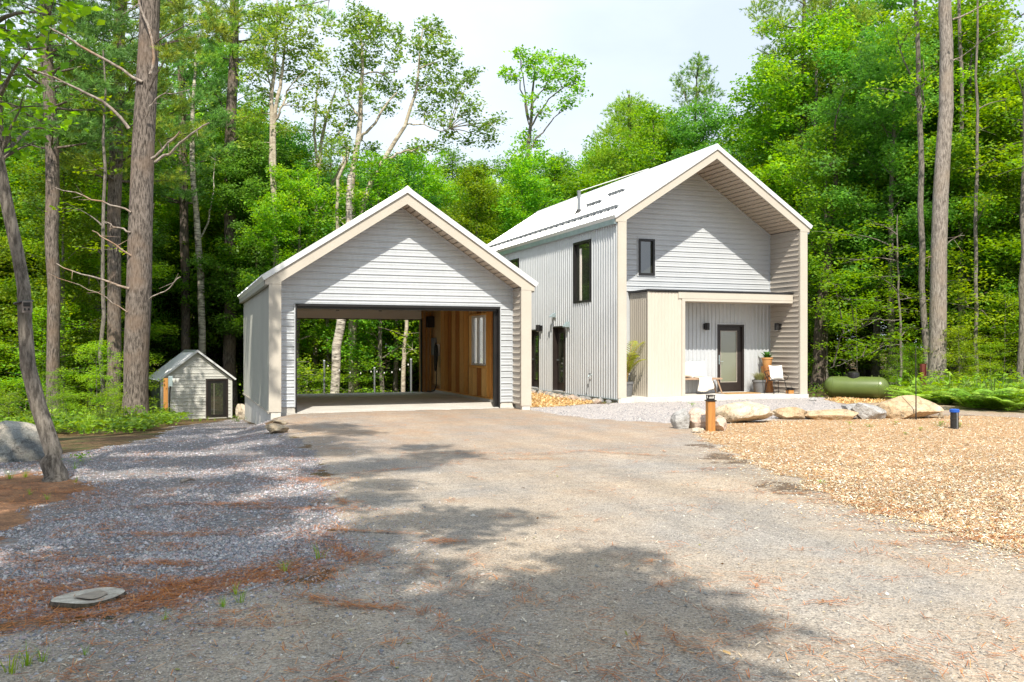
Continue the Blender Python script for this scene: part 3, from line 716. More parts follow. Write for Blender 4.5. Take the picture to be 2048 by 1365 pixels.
def needle_field():
    Ps = []; An = []
    def clump(x, y, n, lx, ly, ang):
        p = R.normal(0, 1, (n, 2)) * (lx, ly)
        ca, sa = math.cos(ang), math.sin(ang)
        Ps.append(np.stack([x + p[:, 0] * ca - p[:, 1] * sa, y + p[:, 0] * sa + p[:, 1] * ca], 1)); An.append(R.normal(ang, 0.7, n))
    base = math.pi - YAW * 0 - 0.5
    # drifts along the edge between stone and driveway
    edge = G((0, 1268), (170, 1240), (340, 1208), (430, 1185), (520, 1165), (640, 1145), (690, 1110), (660, 1020), (640, 960))
    for k in range(len(edge) - 1):
        a, b = edge[k], edge[k + 1]
        ang = math.atan2(b[1] - a[1], b[0] - a[0])
        for t in np.linspace(0, 1, 9):
            if R.random() < (0.95 if k < 5 else 0.45):
                p = a + (b - a) * t + R.normal(0, 0.09, 2) + (np.array((-0.08, 0.10)) if k < 5 else 0)
                clump(p[0], p[1] + R.normal(0, 0.08), int(R.uniform(20, 120)), R.uniform(0.10, 0.34), R.uniform(0.03, 0.15), ang + R.normal(0, 0.35))
    for (px, py, n, lx, ly) in ((250, 1165, 420, .35, .07), (330, 1130, 200, .18, .05), (150, 1180, 300, .3, .08), (40, 1200, 900, .35, .22), (60, 1120, 300, .3, .2), (330, 1070, 240, .3, .06),
                                (560, 1018, 240, .35, .05), (500, 1010, 160, .25, .05), (600, 960, 200, .3, .09), (560, 940, 120, .3, .05), (420, 1010, 130, .3, .05), (300, 1015, 110, .3, .05),
                                (740, 1065, 150, .28, .02), (890, 1085, 120, .1, .05), (720, 1215, 130, .16, .03), (640, 1200, 90, .15, .04), (800, 940, 160, .5, .04),
                                (960, 908, 200, .7, .05), (1150, 905, 200, .7, .06), (1240, 908, 240, .6, .06), (1050, 920, 160, .5, .06), (1380, 945, 60, .3, .02), (1455, 938, 70, .3, .02), (1545, 988, 90, .3, .02), (1640, 1000, 60, .2, .02),
                                (1700, 1010, 120, .4, .05), (1840, 1065, 120, .35, .03), (1950, 1080, 200, .3, .05), (1780, 1025, 200, .35, .06), (470, 1250, 90, .2, .04), (100, 1000, 500, .5, .25), (30, 980, 500, .5, .3), (160, 985, 200, .3, .1)):
        g = gp(px, py); clump(g[0], g[1], n, lx, ly, math.pi / 2 - YAW + math.pi / 2 + R.normal(0, 0.25))
    for _ in range(330):
        d = R.uniform(1 / 20.0, 1 / 4.0) ** -1.0; px = R.uniform(-20, 2060)
        x, y, z = at(px, d)
        p = np.array([[x, y]])
        if indr(p)[0] or inlg(p)[0]:
            clump(x, y, int(R.uniform(5, 26)), R.uniform(.05, .3), R.uniform(.02, .07), R.uniform(0, 3.14))
    # needles among the mulch
    q = sample(inmu, 5000, 6.5, 20, 1380, 2090); Ps.append(q); An.append(R.uniform(0, 6.28, len(q)))
    q = sample(inlg, 7000, 4.3, 16, pmax=720); q = q[sn(q[:, 0], q[:, 1], 2.6, 5.0) > 0.12]; Ps.append(q); An.append(R.uniform(0, 6.28, len(q)))
    P = np.vstack(Ps); A = np.concatenate(An)
    o = flakes('pine_needles', P, 0.05, 0.11, 0.0022, 0.0042, [(0.46, 0.17, 0.055), (0.38, 0.13, 0.045), (0.54, 0.24, 0.08), (0.30, 0.11, 0.045)], 0.12, M_CHIP, 0.012, A, False)
    set_props(o, 'rust orange pine needle drifts along the edge of the driveway', 'needles', kind='stuff')
needle_field()
q = sample(lambda P: indr(P) | inlg(P), 75, 3.9, 18)
set_props(flakes('dry_leaves', q, 0.015, 0.04, 0.008, 0.02, [(0.36, 0.20, 0.08), (0.28, 0.14, 0.06), (0.45, 0.30, 0.14), (0.30, 0.30, 0.08)], 0.35), 'scattered curled dry leaves on the stone yard and driveway', 'leaves', kind='stuff')

# ------------------------------------------------------------------ building helpers
def rows_x(zbase, pitch, y, x_at, z_top, openings, parent, mat, name='siding_board', out=-1):
    """horizontal siding courses on a wall facing -y; x_at(z) -> (xl, xr); openings: (x0, x1, z0, z1)"""
    prof = [(0.0, 0.001), (0.003, 0.024), (0.020, 0.026), (0.034, 0.010), (0.085, 0.009), (0.092, 0.013), (0.106, 0.013), (0.113, 0.008), (1.0, 0.006)]
    k = 0
    while True:
        z0 = zbase + k * pitch; z1 = z0 + pitch - 0.001; k += 1
        if z0 > z_top - 0.01: break
        zt = min(z1, z_top)
        segs = []
        cuts = [(o[0], o[1]) for o in openings if o[2] < zt - 0.02 and o[3] > z0 + 0.02]
        full = [(z0, zt)]
        def piece(fx0, fx1, za, zb):
            pts = []
            for dz, o in prof:
                zz = z0 + (dz if dz < 1 else pitch - 0.001)
                zz = min(max(zz, za), zb)
                pts.append((zz, o))
            A = []; B = []
            for zz, o in pts:
                xl, xr = x_at(zz)
                A.append((max(xl, fx0), y + out * o, zz)); B.append((min(xr, fx1), y + out * o, zz))
            if max(b[0] - a[0] for a, b in zip(A, B)) < 0.03: return
            B = [(max(b[0], a[0]), b[1], b[2]) for a, b in zip(A, B)]
            mb = MB(); mb.strip(A, B)
            mb.build(name, mat, parent)
        lo = -1e9
        for (a, b) in sorted(cuts):
            piece(lo, a, z0, zt); lo = b
        piece(lo, 1e9, z0, zt)
        for o in openings:
            if o[2] < zt - 0.02 and o[3] > z0 + 0.02:
                if o[3] < zt - 0.02: piece(o[0], o[1], o[3], zt)
                if o[2] > z0 + 0.02: piece(o[0], o[1], z0, o[2])

def rows_y(zbase, pitch, x, y0, y1, z_top, parent, mat, out=-1, name='siding_board'):
    """courses on a wall in the plane x, facing out*x"""
    prof = [(0.0, 0.001), (0.003, 0.026), (0.022, 0.028), (0.040, 0.010), (1.0, 0.006)]
    k = 0
    while True:
        z0 = zbase + k * pitch; k += 1
        if z0 > z_top - 0.02: break
        zt = min(z0 + pitch - 0.001, z_top)
        A = []; B = []
        for dz, o in prof:
            zz = min(z0 + (dz if dz < 1 else pitch - 0.001), zt)
            A.append((x + out * o, y0, zz)); B.append((x + out * o, y1, zz))
        MB().strip(A, B).build(name, mat, parent)

def ribs(name, axis, plane, out, a0, a1, z0, z1, pitch, depth, mat, parent, openings=(), flat=0.5):
    """vertical trapezoid-ribbed sheet. axis 'x': runs along x at y=plane; 'y': runs along y at x=plane"""
    mb = MB()
    n = max(1, int(round((a1 - a0) / pitch))); p = (a1 - a0) / n
    f = flat / 2
    for i in range(n):
        s = a0 + i * p; c = s + p / 2
        iv = [(z0, z1)]
        for o in openings:
            if o[0] - 0.02 < c < o[1] + 0.02:
                nv = []
                for (u, v) in iv:
                    if o[2] > u: nv.append((u, min(v, o[2])))
                    if o[3] < v: nv.append((max(u, o[3]), v))
                iv = [q for q in nv if q[1] - q[0] > 0.01]
        prof = [(0, 0), (p * (0.5 - f) - p * 0.12, 0), (p * (0.5 - f), depth), (p * (0.5 + f), depth), (p * (0.5 + f) + p * 0.12, 0), (p, 0)]
        for (u, v) in iv:
            P = [(s + q, plane + out * o) for q, o in prof]
            if axis == 'x': mb.strip([(a, b, u) for a, b in P], [(a, b, v) for a, b in P])
            else: mb.strip([(b, a, u) for a, b in P], [(b, a, v) for a, b in P])
    return mb.build(name, mat, parent)

def rect_frame(axis, plane, out, a0, a1, z0, z1, w, t, name, mat, parent, sill=True):
    """four-sided frame proud of a wall"""
    mb = MB(); lo, hi = sorted((plane, plane + out * t))
    def bx(p, q, u, v):
        if axis == 'x': mb.box(p, q, lo, hi, u, v)
        else: mb.box(lo, hi, p, q, u, v)
    bx(a0, a0 + w, z0, z1); bx(a1 - w, a1, z0, z1); bx(a0 + w, a1 - w, z1 - w, z1)
    if sill: bx(a0 + w, a1 - w, z0, z0 + w)
    return mb.build(name, mat, parent)

def pane(axis, plane, out, a0, a1, z0, z1, name, mat, parent, t=0.012):
    mb = MB(); lo, hi = sorted((plane, plane + out * t))
    if axis == 'x': mb.box(a0, a1, lo, hi, z0, z1)
    else: mb.box(lo, hi, a0, a1, z0, z1)
    return mb.build(name, mat, parent)

def soffit_boards(parent, xa, za, xb, zb, y0, y1, pitch=0.155):
    """boards under a sloping eave from (xa, za) low end to (xb, zb) apex; underside on that line"""
    Ls = math.hypot(xb - xa, zb - za); n = int(Ls / pitch); ux, uz = (xb - xa) / Ls, (zb - za) / Ls
    nx, nz = (-uz, ux) if ux > 0 else (uz, -ux)           # upward normal
    for i in range(n + 1):
        s0 = i * pitch; s1 = min((i + 1) * pitch, Ls)
        if s1 - s0 < 0.03: continue
        pr = [(s0, 0.030), (s0 + 0.012, 0.030), (s0 + 0.022, 0.004), (s1 - 0.012, 0.0), (s1, 0.012)]
        A = [(xa + ux * s + nx * o, y0, za + uz * s + nz * o) for s, o in pr]; B = [(a, y1, c) for a, _, c in A]
        MB().strip(A, B).build('soffit_board', M_SOFFIT, parent)

def roof_slope(name, parent, xe, ze, xr, zr, y0, y1, mat, pitch=0.229, t=0.10):
    """ribbed metal roof plane from eave (xe, ze) up to ridge (xr, zr); ze/zr = underside"""
    Ls = math.hypot(xr - xe, zr - ze); ux, uz = (xr - xe) / Ls, (zr - ze) / Ls
    nx, nz = (-uz, ux) if ux > 0 else (uz, -ux)
    n = int(round((y1 - y0) / pitch)); p = (y1 - y0) / n
    mb = MB()
    prof = []
    for i in range(n):
        s = y0 + i * p
        prof += [(s, 0.0), (s + p * 0.40, 0.0), (s + p * 0.45, 0.022), (s + p * 0.55, 0.022), (s + p * 0.60, 0.0)]
    prof.append((y1, 0.0))
    A = [(xe + nx * (t + o), y, ze + nz * (t + o)) for y, o in prof]; B = [(xr + nx * (t + o), y, zr + nz * (t + o)) for y, o in prof]
    mb.strip(A, B)
    # underside and edges
    q = [(xe, ze), (xr, zr), (xr + nx * t * 0.97, zr + nz * t * 0.97), (xe + nx * t * 0.97, ze + nz * t * 0.97)]
    mb.prism(q, y0 + 0.004, y1 - 0.004, 'y')
    return mb.build(name, mat, parent)

def clip_gable(xl, xr, ze, slope, xm):
    def f(z):
        d = max(0.0, (z - ze) / slope)
        return (min(xl + d, xm), max(xr - d, xm))
    return f

def wall_lamp(x, y, z, ax, out, label, parent_note=None):
    t = thing('wall_lamp', label, 'lamp', (x, y, z - 0.11), 'black cylinder wall lamps on the house')
    mb = MB()
    if ax == 'x': mb.box(x - 0.05, x + 0.05, y + out * 0.03 - 0.03, y + out * 0.03 + 0.03, z - 0.09, z + 0.09); c = (x, y + out * 0.13, z - 0.11)
    else: mb.box(x + out * 0.03 - 0.03, x + out * 0.03 + 0.03, y - 0.05, y + 0.05, z - 0.09, z + 0.09); c = (x + out * 0.13, y, z - 0.11)
    mb.build('bracket', M_BLACK, t)
    MB().lathe([(0.055, 0), (0.07, 0.004), (0.07, 0.215), (0.055, 0.22)], c, 18).build('lamp_shade', M_BLACK, t, True)
    MB().lathe([(0.045, 0), (0.05, 0.008)], (c[0], c[1], c[2] - 0.008), 14).build('lens', M_LENS, t)
    return t

# ------------------------------------------------------------------ garage
GX0, GX1, GY, GD, GP = 1.80, 7.93, 19.67, 0.56, 0.263
GM = (GX0 + GX1) / 2; GYW = GY + GD; GYB = 27.98; GSL = 0.659
gz_in = 2.90; gz_out_e = 2.928; gz_a = 4.998; gz_ai = 4.747
DX0, DX1, DZ = 2.425, 7.317, 2.445
garage = thing('garage', 'open drive-through garage with grey steel gable siding and beige trim', 'garage', (GM, GY, -0.05))
# floor slab and footings
MB().box(GX0 + 0.07, GX1 - 0.07, GYW - 0.03, GYB, -0.14, 0.0).build('floor_slab', M_CONC, garage)
mb = MB(); mb.box(GX0 + 0.05, GX0 + 0.20, GY + 0.10, GYB - 0.02, -1.4, 0.075); mb.box(GX1 - 0.2, GX1 - 0.05, GY + 0.1, GYB - 0.02, -0.6, 0.075)
mb.box(GX0 + 0.2, GX1 - 0.2, GYB - 0.2, GYB - 0.02, -1.4, -0.15)
mb.build('foundation', M_CONC, garage)
mb = MB(); mb.box(GX0 + 0.045, GX0 + GP - 0.01, GY + 0.015, GY + 0.095, -0.34, 0.06); mb.build('footing', M_CONCW, garage)
MB().box(GX1 - GP + 0.03, GX1 - 0.03, GY + 0.015, GY + 0.095, -0.2, 0.06).build('footing', M_CONCW, garage)
for a, b in ((GX0 + GP, DX0), (DX1, GX1 - GP)):
    MB().box(a + 0.002, b - 0.002, GYW + 0.005, GYW + 0.13, -0.2, 0.118).build('footing', M_CONCW, garage)
# side walls: sheathing then ribbed sheet
MB().box(GX0 + 0.03, GX0 + 0.06, GY + 0.06, GYB, 0.06, gz_in + 0.02).build('wall', M_PLY, garage)
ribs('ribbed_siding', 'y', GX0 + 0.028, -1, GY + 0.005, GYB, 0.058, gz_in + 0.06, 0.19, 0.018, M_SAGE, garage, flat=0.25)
mb = MB(); mb.box(GX0 - 0.012, GX0 + 0.055, GY + 0.03, GYB, 0.028, 0.062); mb.build('base_trim', M_BEIGED, garage)
# right wall with a window hole (y 22.5-23.95, z 0.95-2.35)
WY0, WY1, WZ0, WZ1 = 22.5, 23.95, 0.95, 2.35
mb = MB(); xa, xb = GX1 - 0.055, GX1 - 0.035
mb.box(xa, xb, GY + 0.06, WY0, 0.06, gz_in); mb.box(xa, xb, WY1, GYB, 0.06, gz_in); mb.box(xa, xb, WY0, WY1, 0.06, WZ0); mb.box(xa, xb, WY0, WY1, WZ1, gz_in)
mb.build('wall', M_PLY, garage)
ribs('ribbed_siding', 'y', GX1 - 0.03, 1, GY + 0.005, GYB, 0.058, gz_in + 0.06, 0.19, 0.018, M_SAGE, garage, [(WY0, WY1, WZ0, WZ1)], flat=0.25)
# studs (deep faces toward the door)
sy = GYW + 0.16; k = 0
while sy < 27.0:
    zz = [(0.11, gz_in - 0.1)]
    if WY0 - 0.02 < sy < WY1 - 0.03: zz = [(0.11, WZ0 - 0.06), (WZ1 + 0.04, gz_in - 0.1)]
    for u, v in zz:
        MB().box(GX1 - 0.195, GX1 - 0.056, sy, sy + 0.038, u, v).build('stud', (M_PINEW, M_PINEW2, M_PINEW3, M_PINEW2, M_PINEW3)[k % 5], garage)
    sy += 0.405; k += 1
for yy in (WY0 - 0.04, WY1 + 0.002):
    MB().box(GX1 - 0.195, GX1 - 0.056, yy, yy + 0.038, 0.11, gz_in - 0.1).build('stud', M_PINEW2, garage)
MB().box(GX1 - 0.2, GX1 - 0.054, WY0, WY1, WZ0 - 0.06, WZ0 - 0.002).build('window_sill', M_PINEW, garage)
MB().box(GX1 - 0.2, GX1 - 0.054, WY0, WY1, WZ1 + 0.002, WZ1 + 0.04).build('lintel', M_PINEW, garage)
MB().box(GX1 - 0.19, GX1 - 0.054, GYW + 0.12, GYB - 0.05, 0.076, 0.11).build('bottom_plate', M_PINEW, garage)
MB().box(GX1 - 0.2, GX1 - 0.19, 26.9, GYB - 0.16, 0.25, 2.75).build('plywood_panel', M_PLY, garage)
MB().box(GX0 + 0.06, GX0 + 0.075, GYW + 0.14, GYB - 0.15, 0.075, gz_in - 0.05).build('plywood_panel', M_PLY, garage)
win = rect_frame('y', GX1 - 0.13, 1, WY0 + 0.005, WY1 - 0.005, WZ0 + 0.003, WZ1 - 0.003, 0.06, 0.10, 'window', M_WHITE, garage)
for yy in (22.95, 23.45):
    MB().box(GX1 - 0.12, GX1 - 0.04, yy - 0.03, yy + 0.03, WZ0 + 0.063, WZ1 - 0.063).build('mullion', M_WHITE, win)
for a, b in ((WY0 + 0.065, 22.92), (22.98, 23.42), (23.48, WY1 - 0.065)):
    pane('y', GX1 - 0.08, 1, a, b, WZ0 + 0.063, WZ1 - 0.063, 'pane', M_CLEAR, win, 0.006)
# back wall around the rear opening
mb = MB(); yb = GYB - 0.15
mb.box(GX0 + 0.06, DX0, yb, GYB - 0.004, 0.0, 2.34); mb.box(DX1, GX1 - 0.06, yb + 0.11, GYB - 0.004, 0.0, 2.34)
mb.prism([(GX0 + 0.06, 2.341), (GX1 - 0.06, 2.341), (GX1 - 0.06, gz_in), (GM, gz_ai), (GX0 + 0.06, gz_in)], yb + 0.11, GYB - 0.004, 'y')
mb.build('wall', M_PLY, garage)
for xx in (DX1 + 0.06, DX1 + 0.2, DX1 + 0.33):
    MB().box(xx, xx + 0.038, yb, yb + 0.109, 0.0, 2.6).build('stud', M_PINEW, garage)
rect_frame('x', yb + 0.0, -1, DX0 - 0.07, DX1 + 0.05, 0.0, 2.39, 0.05, 0.09, 'rear_door_frame', M_BLACK, garage, sill=False)
# rear overhead door, raised: the lowest sections hang in view
rd = MB().box(DX0 - 0.02, DX1 + 0.0, yb - 0.14, yb - 0.095, 2.345, 2.36).build('rear_overhead_door', M_RUBBER, garage)
for k in range(3):
    z0 = 2.362 + k * 0.27
    mb = MB(); ya = yb - 0.145 - k * 0.02
    mb.bbox(DX0 - 0.02, DX1, ya, ya + 0.045, z0, z0 + 0.266, 0.006)
    for zz in (z0 + 0.07, z0 + 0.135, z0 + 0.2): mb.box(DX0, DX1 - 0.02, ya - 0.006, ya + 0.001, zz, zz + 0.03)
    pn = mb.build('door_panel', M_DOORW, rd)
    for xx in (DX0 + 0.5, GM - 0.3, DX1 - 1.4):
        MB().box(xx, xx + 0.10, ya - 0.02, ya - 0.007, z0 + 0.235, z0 + 0.262).build('hinge', M_GREYM, pn)
# front overhead door, raised flat under the rafters, and its tracks
fd = MB().box(DX0, DX1, GYW + 0.55, GYW + 0.57, 2.66, 2.70).build('front_overhead_door', M_GREYM, garage)
for k in range(5):
    MB().bbox(DX0, DX1, GYW + 0.58 + k * 0.5, GYW + 1.07 + k * 0.5, 2.66, 2.71).build('door_panel', M_DOORW, fd)
for xx in (DX0 - 0.05, DX1 + 0.03):
    mb = MB(); mb.box(xx, xx + 0.03, GYW + 0.16, GYW + 0.22, 0.02, 2.5); mb.box(xx, xx + 0.03, GYW + 0.3, 23.4, 2.72, 2.76)
    mb.build('door_track', M_GREYM, garage)
MB().prism([(GX0 + 0.08, 2.92), (GX1 - 0.08, 2.92), (GX1 - 0.08, 2.95), (GM, 4.72), (GX0 + 0.08, 2.95)], GYW + 0.16, GYW + 0.18, 'y').build('gable_sheathing', M_PLY, garage)
MB().box(GX0 + 0.1, GX1 - 0.1, GYW + 0.2, yb - 0.2, 2.97, 2.99).build('ceiling', M_PLY, garage)
# front wall: sheathing + courses
fw = MB()
fw.box(GX0 + 0.1, DX0, GYW + 0.008, GYW + 0.12, 0.12, DZ); fw.box(DX1, GX1 - 0.1, GYW + 0.008, GYW + 0.12, 0.12, DZ)
fw.prism([(GX0 + 0.1, DZ + 0.001), (GX1 - 0.1, DZ + 0.001), (GX1 - 0.1, gz_in - 0.03), (GM, gz_ai - 0.03), (GX0 + 0.1, gz_in - 0.03)], GYW + 0.008, GYW + 0.12, 'y')
fw = fw.build('front_wall', M_STEEL, garage)
gx = clip_gable(GX0 + GP, GX1 - GP, gz_in, GSL, GM)
rows_x(0.122, 0.1515, GYW + 0.006, gx, gz_ai, [(DX0 - 0.02, DX1 + 0.02, -1, DZ + 0.012)], fw, M_STEEL)
MB().box(GX1 - GP - 0.032, GX1 - GP - 0.002, GYW - 0.028, GYW + 0.004, 0.12, gz_in - 0.02).build('corner_trim', M_STEEL, garage)
MB().box(DX0 - 0.025, DX0, GYW - 0.03, GYW + 0.005, 0.12, DZ - 0.001).build('jamb_trim', M_STEEL, garage)
MB().box(DX1, DX1 + 0.025, GYW - 0.03, GYW + 0.005, 0.12, DZ - 0.001).build('jamb_trim', M_STEEL, garage)
rk = MB()
for sgn in (1,):
    a = np.array((GX1 - GP, gz_in)); b = np.array((GM, gz_ai)); u = (b - a) / np.linalg.norm(b - a); nn = np.array((u[1], -u[0])) * -1
    nn = np.array((-abs(u[1]), -abs(u[0])))
    rk.prism([tuple(a), tuple(b), tuple(b + nn * 0.035), tuple(a + nn * 0.035)], GYW - 0.03, GYW - 0.002, 'y')
rk.build('rake_trim', M_STEEL, garage)
# door frame, black
mb = MB(); mb.box(DX0 + 0.0, DX0 + 0.035, GYW - 0.035, GYW + 0.16, -0.01, DZ - 0.001); mb.box(DX1 - 0.035, DX1, GYW - 0.035, GYW + 0.16, -0.01, DZ - 0.001)
mb.box(DX0 + 0.035, DX1 - 0.035, GYW - 0.035, GYW + 0.16, DZ - 0.045, DZ - 0.001)
mb.box(DX0 + 0.036, DX1 - 0.036, GYW + 0.05, GYW + 0.15, DZ - 0.10, DZ - 0.046)
mb.build('door_frame', M_BLACK, garage)
MB().box(DX1 - 0.11, DX1 - 0.036, GYW + 0.10, GYW + 0.2, 0.0, 2.39).build('door_seal', M_BLACK, garage)
# portal: posts, fascia, recess lining
for a, b in ((GX0, GX0 + GP), (GX1 - GP, GX1)):
    MB().bbox(a, b, GY, GY + 0.05, 0.06, gz_in - 0.06, 0.004).build('corner_post', M_BEIGE, garage)
def fascia(parent, xe0, xe1, zoe, za, zai, x0, x1, pw, zin, xm, y, xlo_z):
    f1 = [(xe0, zoe - 0.10), (x0, zoe - 0.10), (x0, xlo_z), (x0 + pw, xlo_z), (x0 + pw, zin), (xm, zai), (xm, za), (xe0, zoe)]
    MB().prism(f1, y - 0.004, y + 0.045, 'y').build('fascia_board', M_BEIGE, parent)
    f2 = [(2 * xm - a, b) for a, b in f1][::-1]
    MB().prism(f2, y - 0.004, y + 0.045, 'y').build('fascia_board', M_BEIGE, parent)
fascia(garage, 1.725, 8.0, gz_out_e, gz_a, gz_ai, GX0, GX1, GP, gz_in, GM, GY, gz_in - 0.058)
soffit_boards(garage, GX1 - GP, gz_in + 0.004, GM, gz_ai + 0.004, GY + 0.046, GYW + 0.1)
soffit_boards(garage, GX0 + GP, gz_in + 0.004, GM, gz_ai + 0.004, GY + 0.046, GYW + 0.1)
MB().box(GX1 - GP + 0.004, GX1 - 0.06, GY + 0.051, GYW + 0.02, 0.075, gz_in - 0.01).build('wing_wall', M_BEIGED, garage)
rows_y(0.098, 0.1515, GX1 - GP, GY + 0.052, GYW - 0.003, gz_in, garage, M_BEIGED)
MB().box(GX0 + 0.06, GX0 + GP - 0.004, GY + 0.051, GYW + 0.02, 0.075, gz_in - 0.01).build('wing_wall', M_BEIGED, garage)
# roof
RY1 = GYB + 0.12
roof_slope('roof_panel', garage, 1.70, gz_out_e - 0.012, GM, gz_a + 0.004, GY - 0.02, RY1, M_ROOF)
roof_slope('roof_panel', garage, 8.03, gz_out_e - 0.012, GM, gz_a + 0.004, GY - 0.02, RY1, M_ROOF)
MB().prism([(GM - 0.16, gz_a + 0.04), (GM, gz_a + 0.146), (GM + 0.16, gz_a + 0.04), (GM, gz_a + 0.17)], GY - 0.025, RY1, 'y').build('ridge_cap', M_ROOF, garage)
def rake(parent, xe, ze, xm, za, y, t=0.115):
    for sgn in (-1, 1):
        xx = xe if sgn < 0 else 2 * xm - xe
        a = np.array((xx, ze)); b = np.array((xm, za)); u = (b - a) / np.linalg.norm(b - a)
        nn = np.array((-u[1], u[0])) if u[0] > 0 else np.array((u[1], -u[0]))
        ap = np.array((xm, za + t / abs(u[0])))
        MB().prism([tuple(a), tuple(b), tuple(ap), tuple(a + nn * t)], y - 0.045, y - 0.022, 'y').build('rake_flashing', M_ROOF, parent)
rake(garage, 1.695, gz_out_e - 0.005, GM, gz_a + 0.004, GY)
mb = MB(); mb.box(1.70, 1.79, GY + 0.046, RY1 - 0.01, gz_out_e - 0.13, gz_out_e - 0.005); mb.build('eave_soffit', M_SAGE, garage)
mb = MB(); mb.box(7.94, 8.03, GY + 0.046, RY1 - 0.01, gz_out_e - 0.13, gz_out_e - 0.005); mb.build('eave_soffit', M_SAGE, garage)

# things in the garage
t = thing('breaker_panel', 'grey electrical breaker panel on the plywood inside the garage', 'panel', (GX1 - 0.25, 27.5, 1.2))
MB().bbox(GX1 - 0.285, GX1 - 0.201, 27.32, 27.72, 1.2, 1.76).build('cabinet', M_GREYM, t)
MB().box(GX1 - 0.292, GX1 - 0.286, 27.35, 27.69, 1.23, 1.73).build('panel_door', M_GREYM, t)
t = thing('car_charger', 'wall mounted car charger with looped black cable in the garage', 'charger', (GX1 - 0.24, 27.05, 1.0))
MB().bbox(GX1 - 0.29, GX1 - 0.201, 26.95, 27.12, 1.18, 1.56, 0.02).build('charger_body', M_WHITE, t)
mb = MB()
for k in range(4):
    a = np.linspace(-0.6, 5.9, 26); rr = 0.20 + 0.035 * k
    mb.tube(np.stack([np.full(26, GX1 - 0.30 - 0.012 * k), 26.97 + 0.10 * np.sin(a) + 0.02 * k, 1.33 - 0.1 * (k % 2) + rr * 1.35 * np.cos(a) - rr * 0.4], 1), 0.017, 6)
p = np.array([(GX1 - 0.30, 27.0, 1.05), (GX1 - 0.31, 26.96, 0.6), (GX1 - 0.32, 26.95, 0.25), (GX1 - 0.36, 27.05, 0.08), (GX1 - 0.42, 27.3, 0.03), (GX1 - 0.45, 27.6, 0.03)])
mb.tube(p, 0.017, 6); mb.build('cable', M_RUBBER, t, True)
t = thing('wall_speaker', 'black box mounted high in the back corner of the garage', 'box', (7.6, 27.6, 2.1))
MB().bbox(7.50, 7.72, 27.56, 27.82, 2.1, 2.46, 0.01).build('case', M_BLACK, t)
t = thing('light_switch', 'small white switch on a stud beside the garage door', 'switch', (GX1 - 0.21, 21.1, 1.18))
MB().bbox(GX1 - 0.212, GX1 - 0.196, 21.03, 21.11, 1.17, 1.31, 0.003).build('switch_plate', M_WHITE, t)
MB().bbox(GX1 - 0.218, GX1 - 0.2125, 21.055, 21.085, 1.21, 1.27, 0.002).build('switch_rocker', M_WHITE, t)

# ------------------------------------------------------------------ house
HX0, HX1, HY, HD, HP = 11.12, 17.41, 21.30, 1.41, 0.259
HM = (HX0 + HX1) / 2; HYW = HY + HD; HYB = 34.4
hz_in = 4.934; hz_oe = 4.97; hz_a = 7.072; hz_ai = 6.818; HSL = 0.654
house = thing('house', 'tall gabled house with grey steel siding and beige framed porch', 'house', (HM, HY, -0.05))
MB().box(HX0 + 0.08, HX1 + 0.03, HY - 0.01, HYW + 0.1, -0.2, 0.073).build('patio_slab', M_CONCW, house)
MB().box(HX0 + 0.05, HX1 - 0.05, HYW + 0.11, HYB - 0.05, -0.5, 0.055).build('foundation', M_CONC, house)
MB().box(HX0 + 0.05, HX0 + 0.2, HY + 0.07, HYW + 0.1, -0.3, 0.07).build('foundation', M_CONC, house)
# side wall openings: (y0, y1, z0, z1)
SW = [(23.02, 24.20, 2.78, 4.60), (28.8, 30.0, 2.78, 4.58), (26.92, 27.86, 0.11, 2.05), (24.86, 25.76, 0.09, 2.12)]
mb = MB()
def holed_wall(mb, x0, x1, y0, y1, z0, z1, ops):
    ys = sorted({y0, y1, *[o[0] for o in ops], *[o[1] for o in ops]})
    for a, b in zip(ys[:-1], ys[1:]):
        c = (a + b) / 2; iv = [(z0, z1)]
        for o in ops:
            if o[0] < c < o[1]:
                nv = []
                for u, v in iv:
                    if o[2] > u: nv.append((u, o[2]))
                    if o[3] < v: nv.append((o[3], v))
                iv = nv
        for u, v in iv: mb.box(x0, x1, a, b, u, v)
holed_wall(mb, HX0 + 0.035, HX0 + 0.22, HYW - 0.05, HYB, 0.06, hz_in, SW)
mb.build('side_wall', M_STEEL, house)
MB().box(HX0 + 0.035, HX0 + HP - 0.02, HY + 0.07, HYW - 0.051, 0.074, hz_in).build('wing_wall', M_STEELW, house)
ribs('corrugated_siding', 'y', HX0 + 0.03, -1, HY + 0.02, HYB, 0.05, hz_in + 0.02, 0.152, 0.042, M_CORR, house, SW, flat=0.2)
MB().box(HX0 - 0.008, HX0 + 0.034, HY + 0.06, HYB, 0.02, 0.05).build('base_trim', M_ZINC, house)
# right wall (outside) and rear wall
MB().box(HX1 - 0.12, HX1 - 0.02, HY + 0.07, HYB, 0.074, hz_in).build('side_wall', M_STEEL, house)
mb = MB(); mb.prism([(HX0 + 0.04, 0.06), (HX1 - 0.03, 0.06), (HX1 - 0.03, hz_in), (HM, hz_ai), (HX0 + 0.04, hz_in)], HYB - 0.15, HYB - 0.001, 'y'); mb.build('rear_wall', M_STEEL, house)
for a, b, c, d in SW[:2]:
    wn = rect_frame('y', HX0 + 0.10, -1, a, b, c, d, 0.065, 0.115, 'window', M_BLACK, house)
    pane('y', HX0 + 0.09, -1, a + 0.065, b - 0.065, c + 0.065, d - 0.065, 'pane', M_DKGLASS, wn)
    MB().box(HX0 + 0.105, HX0 + 0.22, a, b, c, d).build('backing', M_BLACK, wn)
    MB().box(HX0 + 0.066, HX0 + 0.0775, b - 0.42, b - 0.30, c + 0.07, d - 0.2).build('curtain', M_LINEN, wn)
